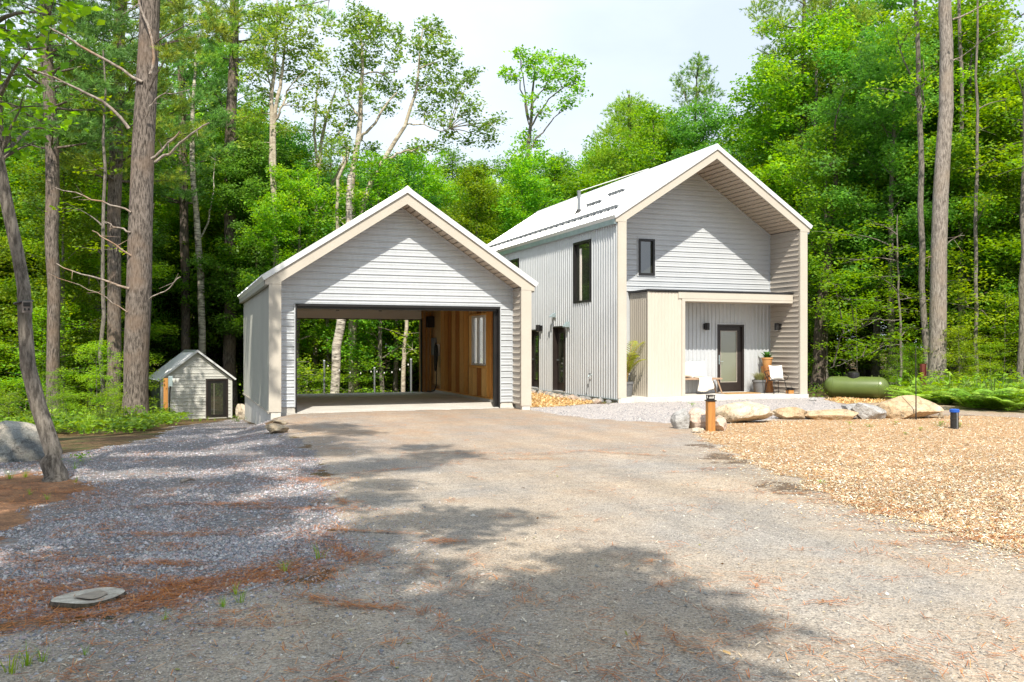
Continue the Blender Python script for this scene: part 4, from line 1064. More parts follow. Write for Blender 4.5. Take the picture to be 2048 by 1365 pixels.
for k, (a, b, c, d) in enumerate(SW[2:]):
    dr = rect_frame('y', HX0 + 0.20, -1, a, b, c, d, 0.05, 0.21, 'side_door', M_DKBROWN, house, sill=False)
    MB().box(HX0 + 0.13, HX0 + 0.18, a + 0.052, b - 0.052, c + 0.02, d - 0.052).build('door_leaf', M_DKBROWN, dr)
    pane('y', HX0 + 0.129, -1, a + 0.18, b - 0.18, c + 0.25, d - 0.22, 'pane', M_DKGLASS, dr)
    MB().box(HX0 - 0.01, HX0 + 0.2, a - 0.02, b + 0.02, c - 0.03, c - 0.001).build('threshold', M_CONCW, dr)
    MB().tube([(HX0 + 0.126, b - 0.11, 1.05), (HX0 + 0.09, b - 0.11, 1.05), (HX0 + 0.09, b - 0.2, 1.05)], 0.01, 6).build('handle', M_ZINC, dr)
# front wall
UW = (12.52, 13.05, 3.57, 4.63)                         # small gable window
DO = (15.21, 16.18, 0.085, 2.15)                        # entry door
CZ0, CZ1 = 2.77, 3.03                                   # canopy fascia
fw = MB()
hx = clip_gable(HX0 + HP, HX1 - HP, hz_in, HSL, HM)
fw.box(HX0 + 0.22, DO[0], HYW + 0.03, HYW + 0.17, 0.06, 2.16); fw.box(DO[1], HX1 - 0.12, HYW + 0.03, HYW + 0.17, 0.06, 2.16)
fw.box(HX0 + 0.22, HX1 - 0.12, HYW + 0.03, HYW + 0.17, 2.161, UW[2]); fw.box(HX0 + 0.22, UW[0], HYW + 0.03, HYW + 0.17, UW[2], UW[3]); fw.box(UW[1], HX1 - 0.12, HYW + 0.03, HYW + 0.17, UW[2], UW[3])
fw.prism([(HX0 + 0.22, UW[3] + 0.001), (HX1 - 0.12, UW[3] + 0.001), (HX1 - 0.12, hz_in), (HM, hz_ai + 0.05), (HX0 + 0.22, hz_in)], HYW + 0.03, HYW + 0.17, 'y')
fw = fw.build('front_wall', M_STEELW, house)
rows_x(CZ1 + 0.06, 0.1515, HYW + 0.025, hx, hz_ai, [(UW[0] - 0.03, UW[1] + 0.03, UW[2] - 0.03, UW[3] + 0.03)], fw, M_STEELW)
ribs('corrugated_siding', 'x', HYW + 0.025, -1, 13.38, HX1 - HP - 0.01, 0.09, CZ0 + 0.02, 0.136, 0.022, M_STEELW, house, [DO], flat=0.3)
MB().box(13.4, DO[0] - 0.03, HYW - 0.004, HYW + 0.02, 0.0735, 0.093).build('base_trim', M_BEIGED, house)
MB().box(DO[1] + 0.03, HX1 - HP - 0.03, HYW - 0.004, HYW + 0.02, 0.0735, 0.093).build('base_trim', M_BEIGED, house)
MB().box(HX1 - HP - 0.036, HX1 - HP - 0.004, HYW - 0.012, HYW + 0.02, 0.094, hz_in - 0.02).build('corner_trim', M_STEELW, house)
wn = rect_frame('x', HYW + 0.10, -1, *UW, 0.06, 0.135, 'window', M_BLACK, house)
pane('x', HYW + 0.06, -1, UW[0] + 0.06, UW[1] - 0.06, UW[2] + 0.06, UW[3] - 0.06, 'pane', M_DKGLASS, wn)
rect_frame('x', HYW + 0.03, -1, UW[0] - 0.035, UW[1] + 0.035, UW[2] - 0.035, UW[3] + 0.035, 0.03, 0.04, 'casing', M_STEELW, wn)
# entry door
dr = rect_frame('x', HYW + 0.17, -1, DO[0], DO[1], DO[2], DO[3], 0.06, 0.17, 'entry_door', M_DKBROWN, house, sill=False)
x0, x1 = DO[0] + 0.062, DO[1] - 0.062
lf = MB(); lf.box(x0, x0 + 0.11, HYW + 0.07, HYW + 0.115, 0.12, 2.085); lf.box(x1 - 0.16, x1, HYW + 0.07, HYW + 0.115, 0.12, 2.085)
lf.box(x0 + 0.11, x1 - 0.16, HYW + 0.07, HYW + 0.115, 1.95, 2.085); lf.box(x0 + 0.11, x1 - 0.16, HYW + 0.07, HYW + 0.115, 0.12, 0.40)
lf = lf.build('door_leaf', M_DKBROWN, dr)
pane('x', HYW + 0.10, -1, x0 + 0.105, x1 - 0.155, 0.395, 1.955, 'pane', M_FROST, dr)
rect_frame('x', HYW + 0.0695, -1, x0 + 0.10, x1 - 0.15, 0.39, 1.96, 0.018, 0.006, 'glazing_bead', M_BEIGED, dr)
MB().box(DO[0] - 0.02, DO[1] + 0.02, HYW - 0.06, HYW + 0.16, 0.0735, 0.10).build('threshold', M_CONCW, dr)
mb = MB(); mb.box(x0 + 0.035, x0 + 0.07, HYW + 0.058, HYW + 0.0695, 0.94, 1.22); mb.tube([(x0 + 0.052, HYW + 0.06, 1.03), (x0 + 0.052, HYW + 0.02, 1.03), (x0 + 0.17, HYW + 0.02, 1.03)], 0.009, 6); mb.build('handle', M_ZINC, dr)
mb = MB(); mb.box(DO[0] - 0.035, DO[0] - 0.002, HYW - 0.008, HYW + 0.028, 0.094, DO[3] + 0.033); mb.box(DO[1] + 0.002, DO[1] + 0.035, HYW - 0.008, HYW + 0.028, 0.094, DO[3] + 0.033); mb.box(DO[0] - 0.002, DO[1] + 0.002, HYW - 0.008, HYW + 0.028, DO[3] + 0.002, DO[3] + 0.033)
mb.build('casing', M_STEELW, dr)
# vestibule box, canopy
BX0, BX1, BY = 12.22, 13.41, 21.61
MB().box(BX0 + 0.03, BX1 - 0.03, BY + 0.03, HYW + 0.02, 0.074, CZ1 - 0.01).build('vestibule', M_CLAY, house)
ribs('board_cladding', 'x', BY + 0.025, -1, BX0 + 0.02, BX1 - 0.10, 0.076, CZ1 - 0.02, 0.112, 0.009, M_CLAY, house, flat=0.62)
ribs('board_cladding', 'y', BX0 + 0.025, -1, BY + 0.06, HYW + 0.0, 0.076, CZ1 - 0.06, 0.112, 0.009, M_CLAY, house, flat=0.62)
mb = MB(); mb.box(BX0 - 0.006, BX0 + 0.045, BY + 0.012, BY + 0.075, 0.075, CZ1 - 0.003); mb.build('corner_trim', M_CLAY, house)
mb = MB(); mb.box(BX1 - 0.10, BX1, BY - 0.004, BY + 0.055, 0.075, CZ0 - 0.001); mb.build('corner_trim', M_BEIGE, house)
MB().box(BX1 - 0.03, BX1 - 0.004, BY + 0.056, HYW + 0.0, 0.076, CZ0 - 0.001).build('vestibule_side', M_CLAY, house)
XR = HX1 - HP - 0.03
mb = MB(); mb.box(BX1 - 0.22, XR, BY - 0.008, BY + 0.05, CZ0 + 0.075, CZ1); mb.build('fascia_board', M_BEIGE, house)
mb = MB(); mb.box(BX1 - 0.10, XR, BY - 0.003, BY + 0.05, CZ0, CZ0 + 0.071); mb.build('fascia_board', M_BEIGE, house)
MB().box(BX1, XR, BY + 0.051, HYW + 0.0, CZ0 + 0.012, CZ0 + 0.05).build('canopy_soffit', M_SOFFIT, house)
MB().box(BX0 - 0.03, XR, BY - 0.022, HYW + 0.02, CZ1 + 0.002, CZ1 + 0.055).build('canopy_roof', M_BLACK, house)
# portal
for a, b in ((HX0, HX0 + HP), (HX1 - HP, HX1)):
    MB().bbox(a, b, HY, HY + 0.06, 0.074, hz_in - 0.06, 0.005).build('corner_post', M_BEIGE, house)
MB().box(HX0 + 0.02, HX0 + 0.2, HY + 0.012, HY + 0.058, -0.16, 0.073).build('footing', M_CONCW, house)
fascia(house, 11.053, 17.481, hz_oe, hz_a, hz_ai, HX0, HX1, HP, hz_in, HM, HY, hz_in - 0.058)
soffit_boards(house, HX1 - HP, hz_in + 0.004, HM, hz_ai + 0.004, HY + 0.046, HYW + 0.1)
soffit_boards(house, HX0 + HP, hz_in + 0.004, HM, hz_ai + 0.004, HY + 0.046, HYW + 0.1)
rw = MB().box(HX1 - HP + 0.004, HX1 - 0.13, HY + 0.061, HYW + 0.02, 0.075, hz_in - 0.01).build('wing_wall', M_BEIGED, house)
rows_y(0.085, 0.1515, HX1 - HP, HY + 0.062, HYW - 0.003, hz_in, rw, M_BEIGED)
rows_y(0.085, 0.1515, HX0 + HP, HY + 0.062, HYW - 0.003, hz_in, house, M_STEELW, out=1)
mb = MB(); mb.box(HX1 - HP - 0.03, HX1 - HP + 0.002, HY + 0.07, HYW - 0.03, hz_in - 0.035, hz_in - 0.004); mb.build('frieze_trim', M_BEIGED, house)
a = np.array((HX1 - HP, hz_in)); b = np.array((HM, hz_ai)); u = (b - a) / np.linalg.norm(b - a); nn = np.array((-abs(u[1]), -abs(u[0])))
MB().prism([tuple(a), tuple(b), tuple(b + nn * 0.04), tuple(a + nn * 0.04)], HYW - 0.012, HYW + 0.02, 'y').build('rake_trim', M_STEELW, house)
# roof
HRY = HYB + 0.3
roof_slope('roof_panel', house, 11.03, hz_oe - 0.012, HM, hz_a + 0.004, HY - 0.02, HRY, M_ROOF)
roof_slope('roof_panel', house, 17.505, hz_oe - 0.012, HM, hz_a + 0.004, HY - 0.02, HRY, M_ROOF)
MB().prism([(HM - 0.17, hz_a + 0.035), (HM, hz_a + 0.146), (HM + 0.17, hz_a + 0.035), (HM, hz_a + 0.172)], HY - 0.025, HRY, 'y').build('ridge_cap', M_ROOF, house)
rake(house, 11.025, hz_oe - 0.005, HM, hz_a + 0.004, HY)
MB().box(11.035, HX0 - 0.02, HY + 0.046, HRY - 0.01, hz_oe - 0.15, hz_oe - 0.004).build('gutter', M_ZINC, house)
MB().box(HX1 + 0.005, 17.50, HY + 0.046, HRY - 0.01, hz_oe - 0.15, hz_oe - 0.004).build('gutter', M_ZINC, house)
HLs = math.hypot(HM - 11.03, hz_a - hz_oe); hux, huz = (HM - 11.03) / HLs, (hz_a - hz_oe) / HLs
def on_roof(s, y, h=0.0):
    """point on the left roof slope: s metres up from the eave, h above the sheet"""
    return (11.03 + hux * s - huz * (0.10 + h), y, hz_oe - 0.008 + huz * s + hux * (0.10 + h))
def roof_hit(px, py):
    best = None
    for s in np.linspace(0.1, HLs, 160):
        for y in (None,):
            x, _, z = on_roof(s, 0)
            # find y so that column matches px
            q = (px - PX0) / FPX
            y = x * (CA - q * SA) / (SA + q * CA)
            e = abs(topx(x, y, z)[1] - py)
            if best is None or e < best[0]: best = (e, s, y)
    return best[1], best[2]
def snow_bar(s, y0, y1):
    A = [on_roof(s, y0, 0.03), on_roof(s, y0, 0.115), on_roof(s + 0.09, y0, 0.03)]
    B = [(p[0], y1, p[2]) for p in A]
    mb = MB().add(A + B, [(0, 1, 2), (5, 4, 3), (0, 3, 4, 1), (1, 4, 5, 2), (2, 5, 3, 0)])
    y = y0 + 0.1
    while y < y1 - 0.05:
        for dy in (0,):
            P = [on_roof(s - 0.03, y, 0.0), on_roof(s + 0.06, y, 0.0), on_roof(s + 0.06, y, 0.05), on_roof(s - 0.03, y, 0.05)]
            mb.add(P + [(p[0], p[1] + 0.05, p[2]) for p in P], [(0, 1, 2, 3), (7, 6, 5, 4), (0, 4, 5, 1), (1, 5, 6, 2), (2, 6, 7, 3), (3, 7, 4, 0)])
        y += 0.46
    mb.build('snow_guard', M_GREYM, house)
snow_bar(0.55, HY + 0.6, HRY - 0.4)
vs, vy = roof_hit(1157, 426)
snow_bar(vs + 0.32, vy - 1.15, vy - 0.1); snow_bar(vs + 0.75, vy - 2.0, vy - 0.95)
t = thing('vent_pipe', 'black vent pipe on the house roof tied back by a thin white rod', 'pipe', on_roof(vs, vy, 0.0))
vb = on_roof(vs, vy, -0.03)
zt = CAMZ + (PY0 - 382) / FPX * topx(*vb)[2]
MB().lathe([(0.07, 0), (0.062, 0.12), (0.058, zt - vb[2] - 0.05), (0.068, zt - vb[2] - 0.045), (0.068, zt - vb[2])], vb, 14).build('pipe', M_GREYM, t, True)
MB().lathe([(0.17, -0.12), (0.13, 0.03), (0.09, 0.10), (0.072, 0.13)], vb, 14).build('boot', M_RUBBER, t, True)
MB().tube([(vb[0], vb[1], zt - 0.02), (HM - 0.02, vy - 1.1, hz_a + 0.18)], 0.014, 6).build('brace', M_WHITE, t)
# fittings on the side wall
for k, (yy, zz, lab) in enumerate(((25.62, 2.46, 'small hooded steel vent on the corrugated wall above the recessed door'), (24.55, 2.14, 'larger hooded steel vent on the corrugated wall right of the recessed door'))):
    t = thing('exhaust_vent', lab, 'vent', (HX0 - 0.03, yy, zz - 0.1), 'hooded vents on the corrugated wall')
    s = 0.075 + 0.025 * k
    MB().box(HX0 - 0.02, HX0 + 0.028, yy - s, yy + s, zz - s, zz + s).build('wall_plate', M_ZINC, t)
    MB().prism([(HX0 - 0.021, zz - s * 0.7), (HX0 - 0.021, zz + s), (HX0 - 0.05, zz + s), (HX0 - 0.17, zz - s * 0.4), (HX0 - 0.17, zz - s * 0.7)], yy - s * 0.85, yy + s * 0.85, 'y').build('hood', M_ZINC, t)
t = thing('hose_tap', 'small outdoor water tap low on the corrugated house wall', 'tap', (HX0 - 0.03, 22.92, 0.58))
MB().tube([(HX0 + 0.03, 22.92, 0.66), (HX0 - 0.09, 22.92, 0.66), (HX0 - 0.13, 22.92, 0.60)], 0.016, 8).build('spout', M_ZINC, t, True)
MB().lathe([(0.035, 0), (0.035, 0.02)], (HX0 - 0.08, 22.92, 0.685), 10).build('handwheel', M_BLACK, t)
wall_lamp(HX0 - 0.002, 26.68, 2.08, 'y', -1, 'black wall lamp on the corrugated side wall beside the rear door')
wall_lamp(14.78, HYW + 0.002, 2.08, 'x', -1, 'black wall lamp left of the glazed entry door above the bench')
wall_lamp(HX1 - HP - 0.025, 22.2, 2.08, 'y', -1, 'black wall lamp on the beige porch side wall above the wire chair')
t = thing('door_mat', 'tan coir mat in front of the entry door', 'mat', (15.7, HYW - 0.42, 0.074))
MB().bbox(15.1, 16.28, HYW - 0.70, HYW - 0.13, 0.0745, 0.094, 0.004).build('mat', M_COIR, t)

# ------------------------------------------------------------------ porch furniture
def pillow(name, c, w, h, t, rz, tilt, mat, label, group=None, parts=True):
    n = 14; V = []; F = []
    for side in (1, -1):
        for i in range(n + 1):
            for j in range(n + 1):
                u = 2 * i / n - 1; v = 2 * j / n - 1
                pinch = 1 - 0.10 * (1 - abs(u) ** 2) * abs(v) ** 3 ; pin2 = 1 - 0.10 * (1 - abs(v) ** 2) * abs(u) ** 3
                b = max(0.0, (1 - u ** 4) * (1 - v ** 4)) ** 0.6
                V.append((u * w / 2 * pin2, side * t / 2 * b + 0.01 * math.sin(5 * u + 3 * v), v * h / 2 * pinch))
        o = 0 if side == 1 else (n + 1) ** 2
        for i in range(n):
            for j in range(n):
                q = (o + i * (n + 1) + j, o + (i + 1) * (n + 1) + j, o + (i + 1) * (n + 1) + j + 1, o + i * (n + 1) + j + 1)
                F.append(q if side == -1 else q[::-1])
    V = np.array(V); ct, st_ = math.cos(tilt), math.sin(tilt)
    V = np.stack([V[:, 0], V[:, 1] * ct - V[:, 2] * st_, V[:, 1] * st_ + V[:, 2] * ct], 1)
    cz, sz = math.cos(rz), math.sin(rz)
    V = np.stack([V[:, 0] * cz - V[:, 1] * sz, V[:, 0] * sz + V[:, 1] * cz, V[:, 2]], 1)
    V[:, 2] -= V[:, 2].min()
    me = np_mesh(name, V, np.array(F), mat, smooth=True)
    o = link(name, me, None, c)
    return set_props(o, label, 'pillow', group)

SZ = 0.073
bx0, bx1 = 13.62, 15.12; by0, by1 = HYW - 0.42, HYW - 0.06
bench = thing('bench', 'wooden porch bench with splayed legs against the white wall', 'bench', ((bx0 + bx1) / 2, (by0 + by1) / 2, SZ))
MB().bbox(bx0, bx1, by0, by1, 0.50, 0.545, 0.008).build('seat', M_BENCHW, bench)
for (xa, dx) in ((bx0 + 0.16, -0.14), (bx1 - 0.16, 0.16)):
    for (ya, dy) in ((by0 + 0.05, -0.03), (by1 - 0.05, 0.02)):
        MB().tube([(xa, ya, 0.50), (xa + dx, ya + dy, SZ)], [0.026, 0.02], 8).build('leg', M_BENCHW, bench)
pillow('pillow', (13.93, HYW - 0.13, 0.546), 0.62, 0.50, 0.15, 0.0, -0.22, M_LINEN, 'cream pillow standing on the bench next to the beige box', 'pillows on the bench')
pillow('pillow', (14.46, HYW - 0.14, 0.546), 0.58, 0.52, 0.16, 0.06, -0.24, M_LINENW, 'white button pillow standing on the bench next to the draped throw', 'pillows on the bench')
def throw():
    n, m = 16, 26; V = []; F = []
    x0, x1 = 14.28, 14.74
    for i in range(n + 1):
        u = i / n
        for j in range(m + 1):
            v = j / m
            x = x0 + (x1 - x0) * u + 0.02 * math.sin(v * 5 + u * 9)
            if v < 0.35: y = by1 - 0.1 - (by1 - 0.1 - by0 + 0.015) * (v / 0.35); z = 0.557 + 0.008 * math.sin(u * 14)
            else:
                q = (v - 0.35) / 0.65
                y = by0 - 0.02 - 0.03 * math.sin(q * 3) + 0.022 * math.sin(u * 16 + q * 2) * q; z = 0.55 - q * (0.34 + 0.07 * math.sin(u * 3.0 + 0.6))
                x += 0.05 * q * (u - 0.3)
            V.append((x, y, z))
    for i in range(n):
        for j in range(m):
            F.append((i * (m + 1) + j, (i + 1) * (m + 1) + j, (i + 1) * (m + 1) + j + 1, i * (m + 1) + j + 1))
    me = np_mesh('throw_blanket', np.array(V) - (14.5, by0, SZ + 0.1), np.array(F), M_LINEN, smooth=True)
    o = link('throw_blanket', me, None, (14.5, by0, SZ + 0.1))
    md = o.modifiers.new('thick', 'SOLIDIFY'); md.thickness = 0.012
    set_props(o, 'cream woven throw hanging over the front of the bench', 'blanket')
throw()

def leafy(name, parent, blades, mat, width_fn, cols, seg=5):
    """curved blades: list of (base, dir_xy, height, reach, width)"""
    V = []; F = []; C = []
    for (b, a, h, rch, wd, col) in blades:
        ca, sa = math.cos(a), math.sin(a); n0 = len(V)
        for k in range(seg + 1):
            t = k / seg
            r = rch * t ** 1.4; z = h * (t - 0.45 * t ** 2.6) if rch > 0.05 else h * t
            wv = wd * width_fn(t)
            for sg in (-1, 1):
                V.append((b[0] + ca * r - sa * wv * sg, b[1] + sa * r + ca * wv * sg, b[2] + z)); C.append(col)
        for k in range(seg):
            F.append((n0 + 2 * k, n0 + 2 * k + 1, n0 + 2 * k + 3, n0 + 2 * k + 2))
    off = WL[parent.name] if parent is not None else np.zeros(3)
    me = np_mesh(name, np.array(V) - off, np.array(F), mat, np.array(C))
    return link(name, me, parent)

def pot(parent, c, r, h, mat, name='pot'):
    MB().lathe([(r * 0.72, 0), (r * 0.76, 0.02), (r * 0.95, h * 0.82), (r * 1.04, h * 0.83), (r * 1.04, h), (r * 0.93, h), (r * 0.9, h * 0.9)], c, 22).build(name, mat, parent, True)
    MB().lathe([(r * 0.88, h * 0.88), (r * 0.5, h * 0.905), (0.01, h * 0.91)], c, 16).build('soil', M_SOIL, parent)

# ornamental grass in a grey pot
gx_, gy_ = 16.42, HYW - 0.42
t = thing('potted_grass', 'wispy ornamental grass in a grey pot beside the entry door', 'plant', (gx_, gy_, SZ))
pot(t, (gx_, gy_, SZ), 0.20, 0.40, M_GREYPOT)
bl = []
for _ in range(420):
    a = R.uniform(0, 6.28); q = R.uniform(0, 0.13); b = (gx_ + q * math.cos(a), gy_ + q * math.sin(a), SZ + 0.36)
    bl.append((b, a + R.normal(0, .4), R.uniform(.28, .48), R.uniform(.04, .28), R.uniform(.003, .006), tuple(np.array((0.30, 0.32, 0.14)) * R.uniform(.7, 1.3))))
leafy('foliage', t, bl, M_PLANT, lambda s: 1 - s * 0.8, None)
# stump stool with a plant in a terracotta pot
sx, sy_ = 16.80, HYW - 0.30
t = thing('stump_stool', 'reddish tree stump used as a stool under the terracotta pot', 'stool', (sx, sy_, SZ))
mb = MB(); n = 18; rings = []
for k, (rr, z) in enumerate(((0.215, 0), (0.205, 0.06), (0.175, 0.25), (0.165, 0.5), (0.17, 0.78), (0.165, 0.80))):
    rings.append([(sx + rr * (1 + 0.07 * math.sin(3 * a + 1) + 0.05 * math.sin(5 * a + k * .4)) * math.cos(a), sy_ + rr * (1 + 0.07 * math.sin(3 * a + 1) + 0.05 * math.sin(7 * a)) * math.sin(a), SZ + z) for a in np.linspace(0, 2 * math.pi, n, endpoint=False)])
for k in range(5):
    mb.add(rings[k] + rings[k + 1], [(i, (i + 1) % n, n + (i + 1) % n, n + i) for i in range(n)])
mb.add(rings[-1], [tuple(range(n))])
mb.build('stump', M_STUMPW, t, True)
t = thing('potted_plant', 'small glossy green plant in a terracotta pot on the stump stool', 'plant', (sx, sy_, SZ + 0.80))
pot(t, (sx, sy_, SZ + 0.801), 0.165, 0.27, M_TERRA)
bl = []
for _ in range(26):
    a = R.uniform(0, 6.28); q = R.uniform(0, 0.07); b = (sx + q * math.cos(a), sy_ + q * math.sin(a), SZ + 1.03)
    bl.append((b, a, R.uniform(.16, .42), R.uniform(.05, .24), R.uniform(.03, .05), tuple(np.array((0.07, 0.20, 0.035)) * R.uniform(.7, 1.4))))
leafy('foliage', t, bl, M_PLANT, lambda s: math.sin(math.pi * (0.12 + 0.83 * s)), None)
# wire chair with a pillow
cx, cy = 16.98, HYW - 0.92
cx = 16.66
t = thing('wire_chair', 'black wire chair with curved arms holding a white pillow', 'chair', (cx, cy, SZ))
mb = MB(); a = np.linspace(0, 2 * math.pi, 25)
mb.tube(np.stack([cx + 0.25 * np.cos(a), cy + 0.23 * np.sin(a), np.full(25, 0.47)], 1), 0.011, 6, False)
for k in range(-4, 5):
    h = math.sqrt(max(0, 1 - (k / 4.6) ** 2)) * 0.23
    mb.tube([(cx + k * 0.054, cy - h, 0.47), (cx + k * 0.054, cy + h, 0.465)], 0.005, 5)
mb.build('seat', M_BLACK, t, True)
mb = MB(); a = np.linspace(-0.25, math.pi + 0.25, 21)
mb.tube(np.stack([cx + 0.33 * np.cos(a), cy + 0.05 + 0.27 * np.sin(a), 0.66 + 0.09 * np.sin(a).clip(0)], 1), 0.012, 6, False)
for k in np.linspace(0.1, math.pi - 0.1, 9):
    mb.tube([(cx + 0.25 * math.cos(k), cy + 0.23 * math.sin(k), 0.47), (cx + 0.33 * math.cos(k), cy + 0.05 + 0.27 * math.sin(k), 0.66 + 0.09 * math.sin(k))], 0.006, 5)
for sg in (-1, 1):
    mb.tube([(cx + sg * 0.32, cy - 0.02, 0.64), (cx + sg * 0.34, cy - 0.14, 0.60), (cx + sg * 0.27, cy - 0.16, 0.50), (cx + sg * 0.22, cy - 0.11, 0.47)], 0.011, 6)
mb.build('backrest', M_BLACK, t, True)
for sxg in (-1, 1):
    for syg in (-1, 1):
        MB().tube([(cx + sxg * 0.19, cy + syg * 0.15, 0.47), (cx + sxg * 0.25, cy + syg * 0.22, SZ)], 0.011, 6).build('leg', M_BLACK, t)
pillow('pillow', (cx + 0.02, cy + 0.02, 0.48), 0.47, 0.45, 0.15, -0.08, -0.22, M_LINENW, 'white pillow resting on the black wire chair')
# lantern
lx, ly = 17.02, 21.62
t = thing('lantern', 'small wooden box lantern with black top on the patio corner', 'lantern', (lx, ly, SZ))
MB().bbox(lx - 0.085, lx + 0.085, ly - 0.085, ly + 0.085, SZ + 0.001, SZ + 0.115, 0.006).build('base', M_POST, t)
mb = MB(); mb.box(lx - 0.095, lx + 0.095, ly - 0.095, ly + 0.095, SZ + 0.116, SZ + 0.135); mb.box(lx - 0.06, lx + 0.06, ly - 0.06, ly + 0.06, SZ + 0.136, SZ + 0.19)
mb.build('lamp_top', M_BLACK, t)
MB().tube([(lx + 0.05, ly, SZ + 0.185), (lx + 0.05, ly, SZ + 0.25), (lx + 0.0, ly, SZ + 0.26)], 0.008, 6).build('handle', M_BLACK, t)
# potted palm left of the vestibule
pxx, pyy = 11.78, 22.05
t = thing('potted_palm', 'potted palm with arching fronds beside the beige vestibule', 'plant', (pxx, pyy, SZ))
pot(t, (pxx, pyy, SZ), 0.19, 0.42, M_GREYPOT)
mb = MB(); fr = []; Vp = []; Fp = []; Cp = []
for k in range(11):
    a = k * 2.4 + 0.3; hh = R.uniform(0.75, 1.35); rr = R.uniform(0.3, 0.62)
    if k in (0, 3): a, hh, rr = -0.25 + 0.3 * k, 1.45, 0.62
    T = np.linspace(0, 1, 12)
    path = np.stack([pxx + math.cos(a) * rr * T ** 1.7, pyy + math.sin(a) * rr * T ** 1.7, SZ + 0.38 + hh * (T * 1.25 - 0.42 * T ** 3)], 1)
    mb.tube(path, [0.016, 0.004], 5, False)
    for i in range(3, 12):
        for q in (0, 0.5):
            if i + q > 11: continue
            c = path[i] if q == 0 else (path[i] + path[min(i + 1, 11)]) / 2
            d = path[min(i + 1, 11)] - path[i - 1]; d /= np.linalg.norm(d)
            sd = np.cross(d, (0, 0, 1)); sd /= np.linalg.norm(sd) + 1e-9
            for sg in (-1, 1):
                ln = 0.24 * math.sin(math.pi * (0.2 + 0.75 * (i - 3) / 8)) + 0.03
                tip = c + (sd * sg * 0.8 + d * 0.7 + np.array((0, 0, -0.25))) * ln
                wv = d * 0.013; n0 = len(Vp)
                Vp += [c - wv, c + wv, (c + tip) / 2 + wv * 1.1 + (0, 0, .01), tip, (c + tip) / 2 - wv * 1.1 + (0, 0, .01)]
                Fp.append((n0, n0 + 1, n0 + 2, n0 + 4)); Fp.append((n0 + 4, n0 + 2, n0 + 3, n0 + 3))
                Cp += [tuple(np.array((0.23, 0.28, 0.04)) * R.uniform(.6, 1.25))] * 5
mb.build('stalk', pm('palm_stalk', (0.30, 0.24, 0.07), (0.36, 0.20, 0.07), 5, 0.6), t, True)
Fq = [f for f in Fp if f[2] != f[3]]; Ft = [f[:3] for f in Fp if f[2] == f[3]]
me = bpy.data.meshes.new('frond'); me.from_pydata((np.array(Vp) - WL[t.name]).tolist(), [], Fq + Ft)
ca_ = me.color_attributes.new('col', 'FLOAT_COLOR', 'POINT'); cc = np.ones((len(Vp), 4), np.float32); cc[:, :3] = Cp; ca_.data.foreach_set('color', cc.ravel()); me.materials.append(M_PLANT)
link('frond', me, t)

# ------------------------------------------------------------------ boulders
def ico(sub):
    import bmesh
    bm = bmesh.new(); bmesh.ops.create_icosphere(bm, subdivisions=sub, radius=1.0)
    V = np.array([v.co[:] for v in bm.verts]); F = np.array([[v.index for v in f.verts] for f in bm.faces]); bm.free()
    return V, F
ICO4 = ico(4); ICO3 = ico(3); ICO2 = ico(2)
def rock_mesh(name, dims, seed, mat, geo=ICO4, planes=20, rough=0.035):
    rg = np.random.default_rng(seed); V, F = geo; V = V.copy()
    V = np.sign(V) * np.abs(V) ** 0.86
    for _ in range(planes):
        n = rg.normal(0, 1, 3); n /= np.linalg.norm(n); off = rg.uniform(0.52, 0.86)
        V = V - n[None] * np.maximum(0, V @ n - off)[:, None] * 0.97
    for k, (f, a) in enumerate(((1.7, 0.07), (4.3, 0.035), (11.0, rough * 0.55))):
        ph = rg.uniform(0, 6, 3)
        d = np.sin(V[:, 0] * f + ph[0] + 1.2 * np.sin(V[:, 1] * f + ph[1])) * np.cos(V[:, 2] * f * 1.1 + ph[2] + np.sin(V[:, 0] * f * 0.7))
        V = V * (1 + a * d)[:, None]
    V = V / np.abs(V).max(0) * (np.array(dims) / 2)[None]
    me = np_mesh(name, V, F, mat, smooth=True)
    me.set_sharp_from_angle(angle=math.radians(32))
    return me
def boulder(pxc, pyb, w, h, dpt, seed, mat, label, rz=0.0, sink=0.22, group=None, d=None, geo=ICO4, name='boulder'):
    g = gp(pxc, pyb) if d is None else at(pxc, d)
    # base edge sits at the picked point: push the centre back by half the depth
    vx, vy = SA, CA
    c = (g[0] + vx * dpt * 0.42, g[1] + vy * dpt * 0.42)
    me = rock_mesh(name, (w, dpt, h * (1 + sink)), seed, mat, geo)
    o = link(name, me, None, (c[0], c[1], Hz(*c) + h * (1 + sink) / 2 - h * sink))
    o.rotation_euler = (0, 0, rz - YAW)
    return set_props(o, label, 'boulder', group)
boulder(8, 926, 1.05, 0.66, 0.95, 15, S_GNEISS, 'large banded grey boulder beside the leaning tree', 0.25)
boulder(551, 868, 0.48, 0.17, 0.4, 12, S_TAN, 'flat layered stone at the foot of the garage corner post', 0.1, 0.2)
boulder(557, 850, 0.3, 0.10, 0.3, 13, S_TAN, 'thin stone slab wedged under the garage corner post', 0.4, 0.2)
boulder(480, 840, 0.42, 0.55, 0.5, 14, S_CREAM, 'round tan boulder against the garage foundation near the shed door', 0.0, d=29.5)
boulder(1366, 859, 0.34, 0.38, 0.34, 27, S_GREY, 'small dark grey upright stone at the end of the boulder row', 0.2)
boulder(1400, 859, 0.5, 0.38, 0.35, 22, S_PINK, 'pink granite stone behind the wooden post light', -0.2)
boulder(1443, 863, 0.36, 0.29, 0.25, 23, S_PINK, 'pale pink stone just right of the wooden post light', 0.3)
boulder(1397, 866, 0.22, 0.11, 0.18, 24, S_CREAM, 'small flat cream stone left of the wooden post light', 0.0)
boulder(1503, 847, 1.45, 0.42, 0.8, 25, S_CREAM, 'large smooth cream boulder in the row before the patio', 0.08)
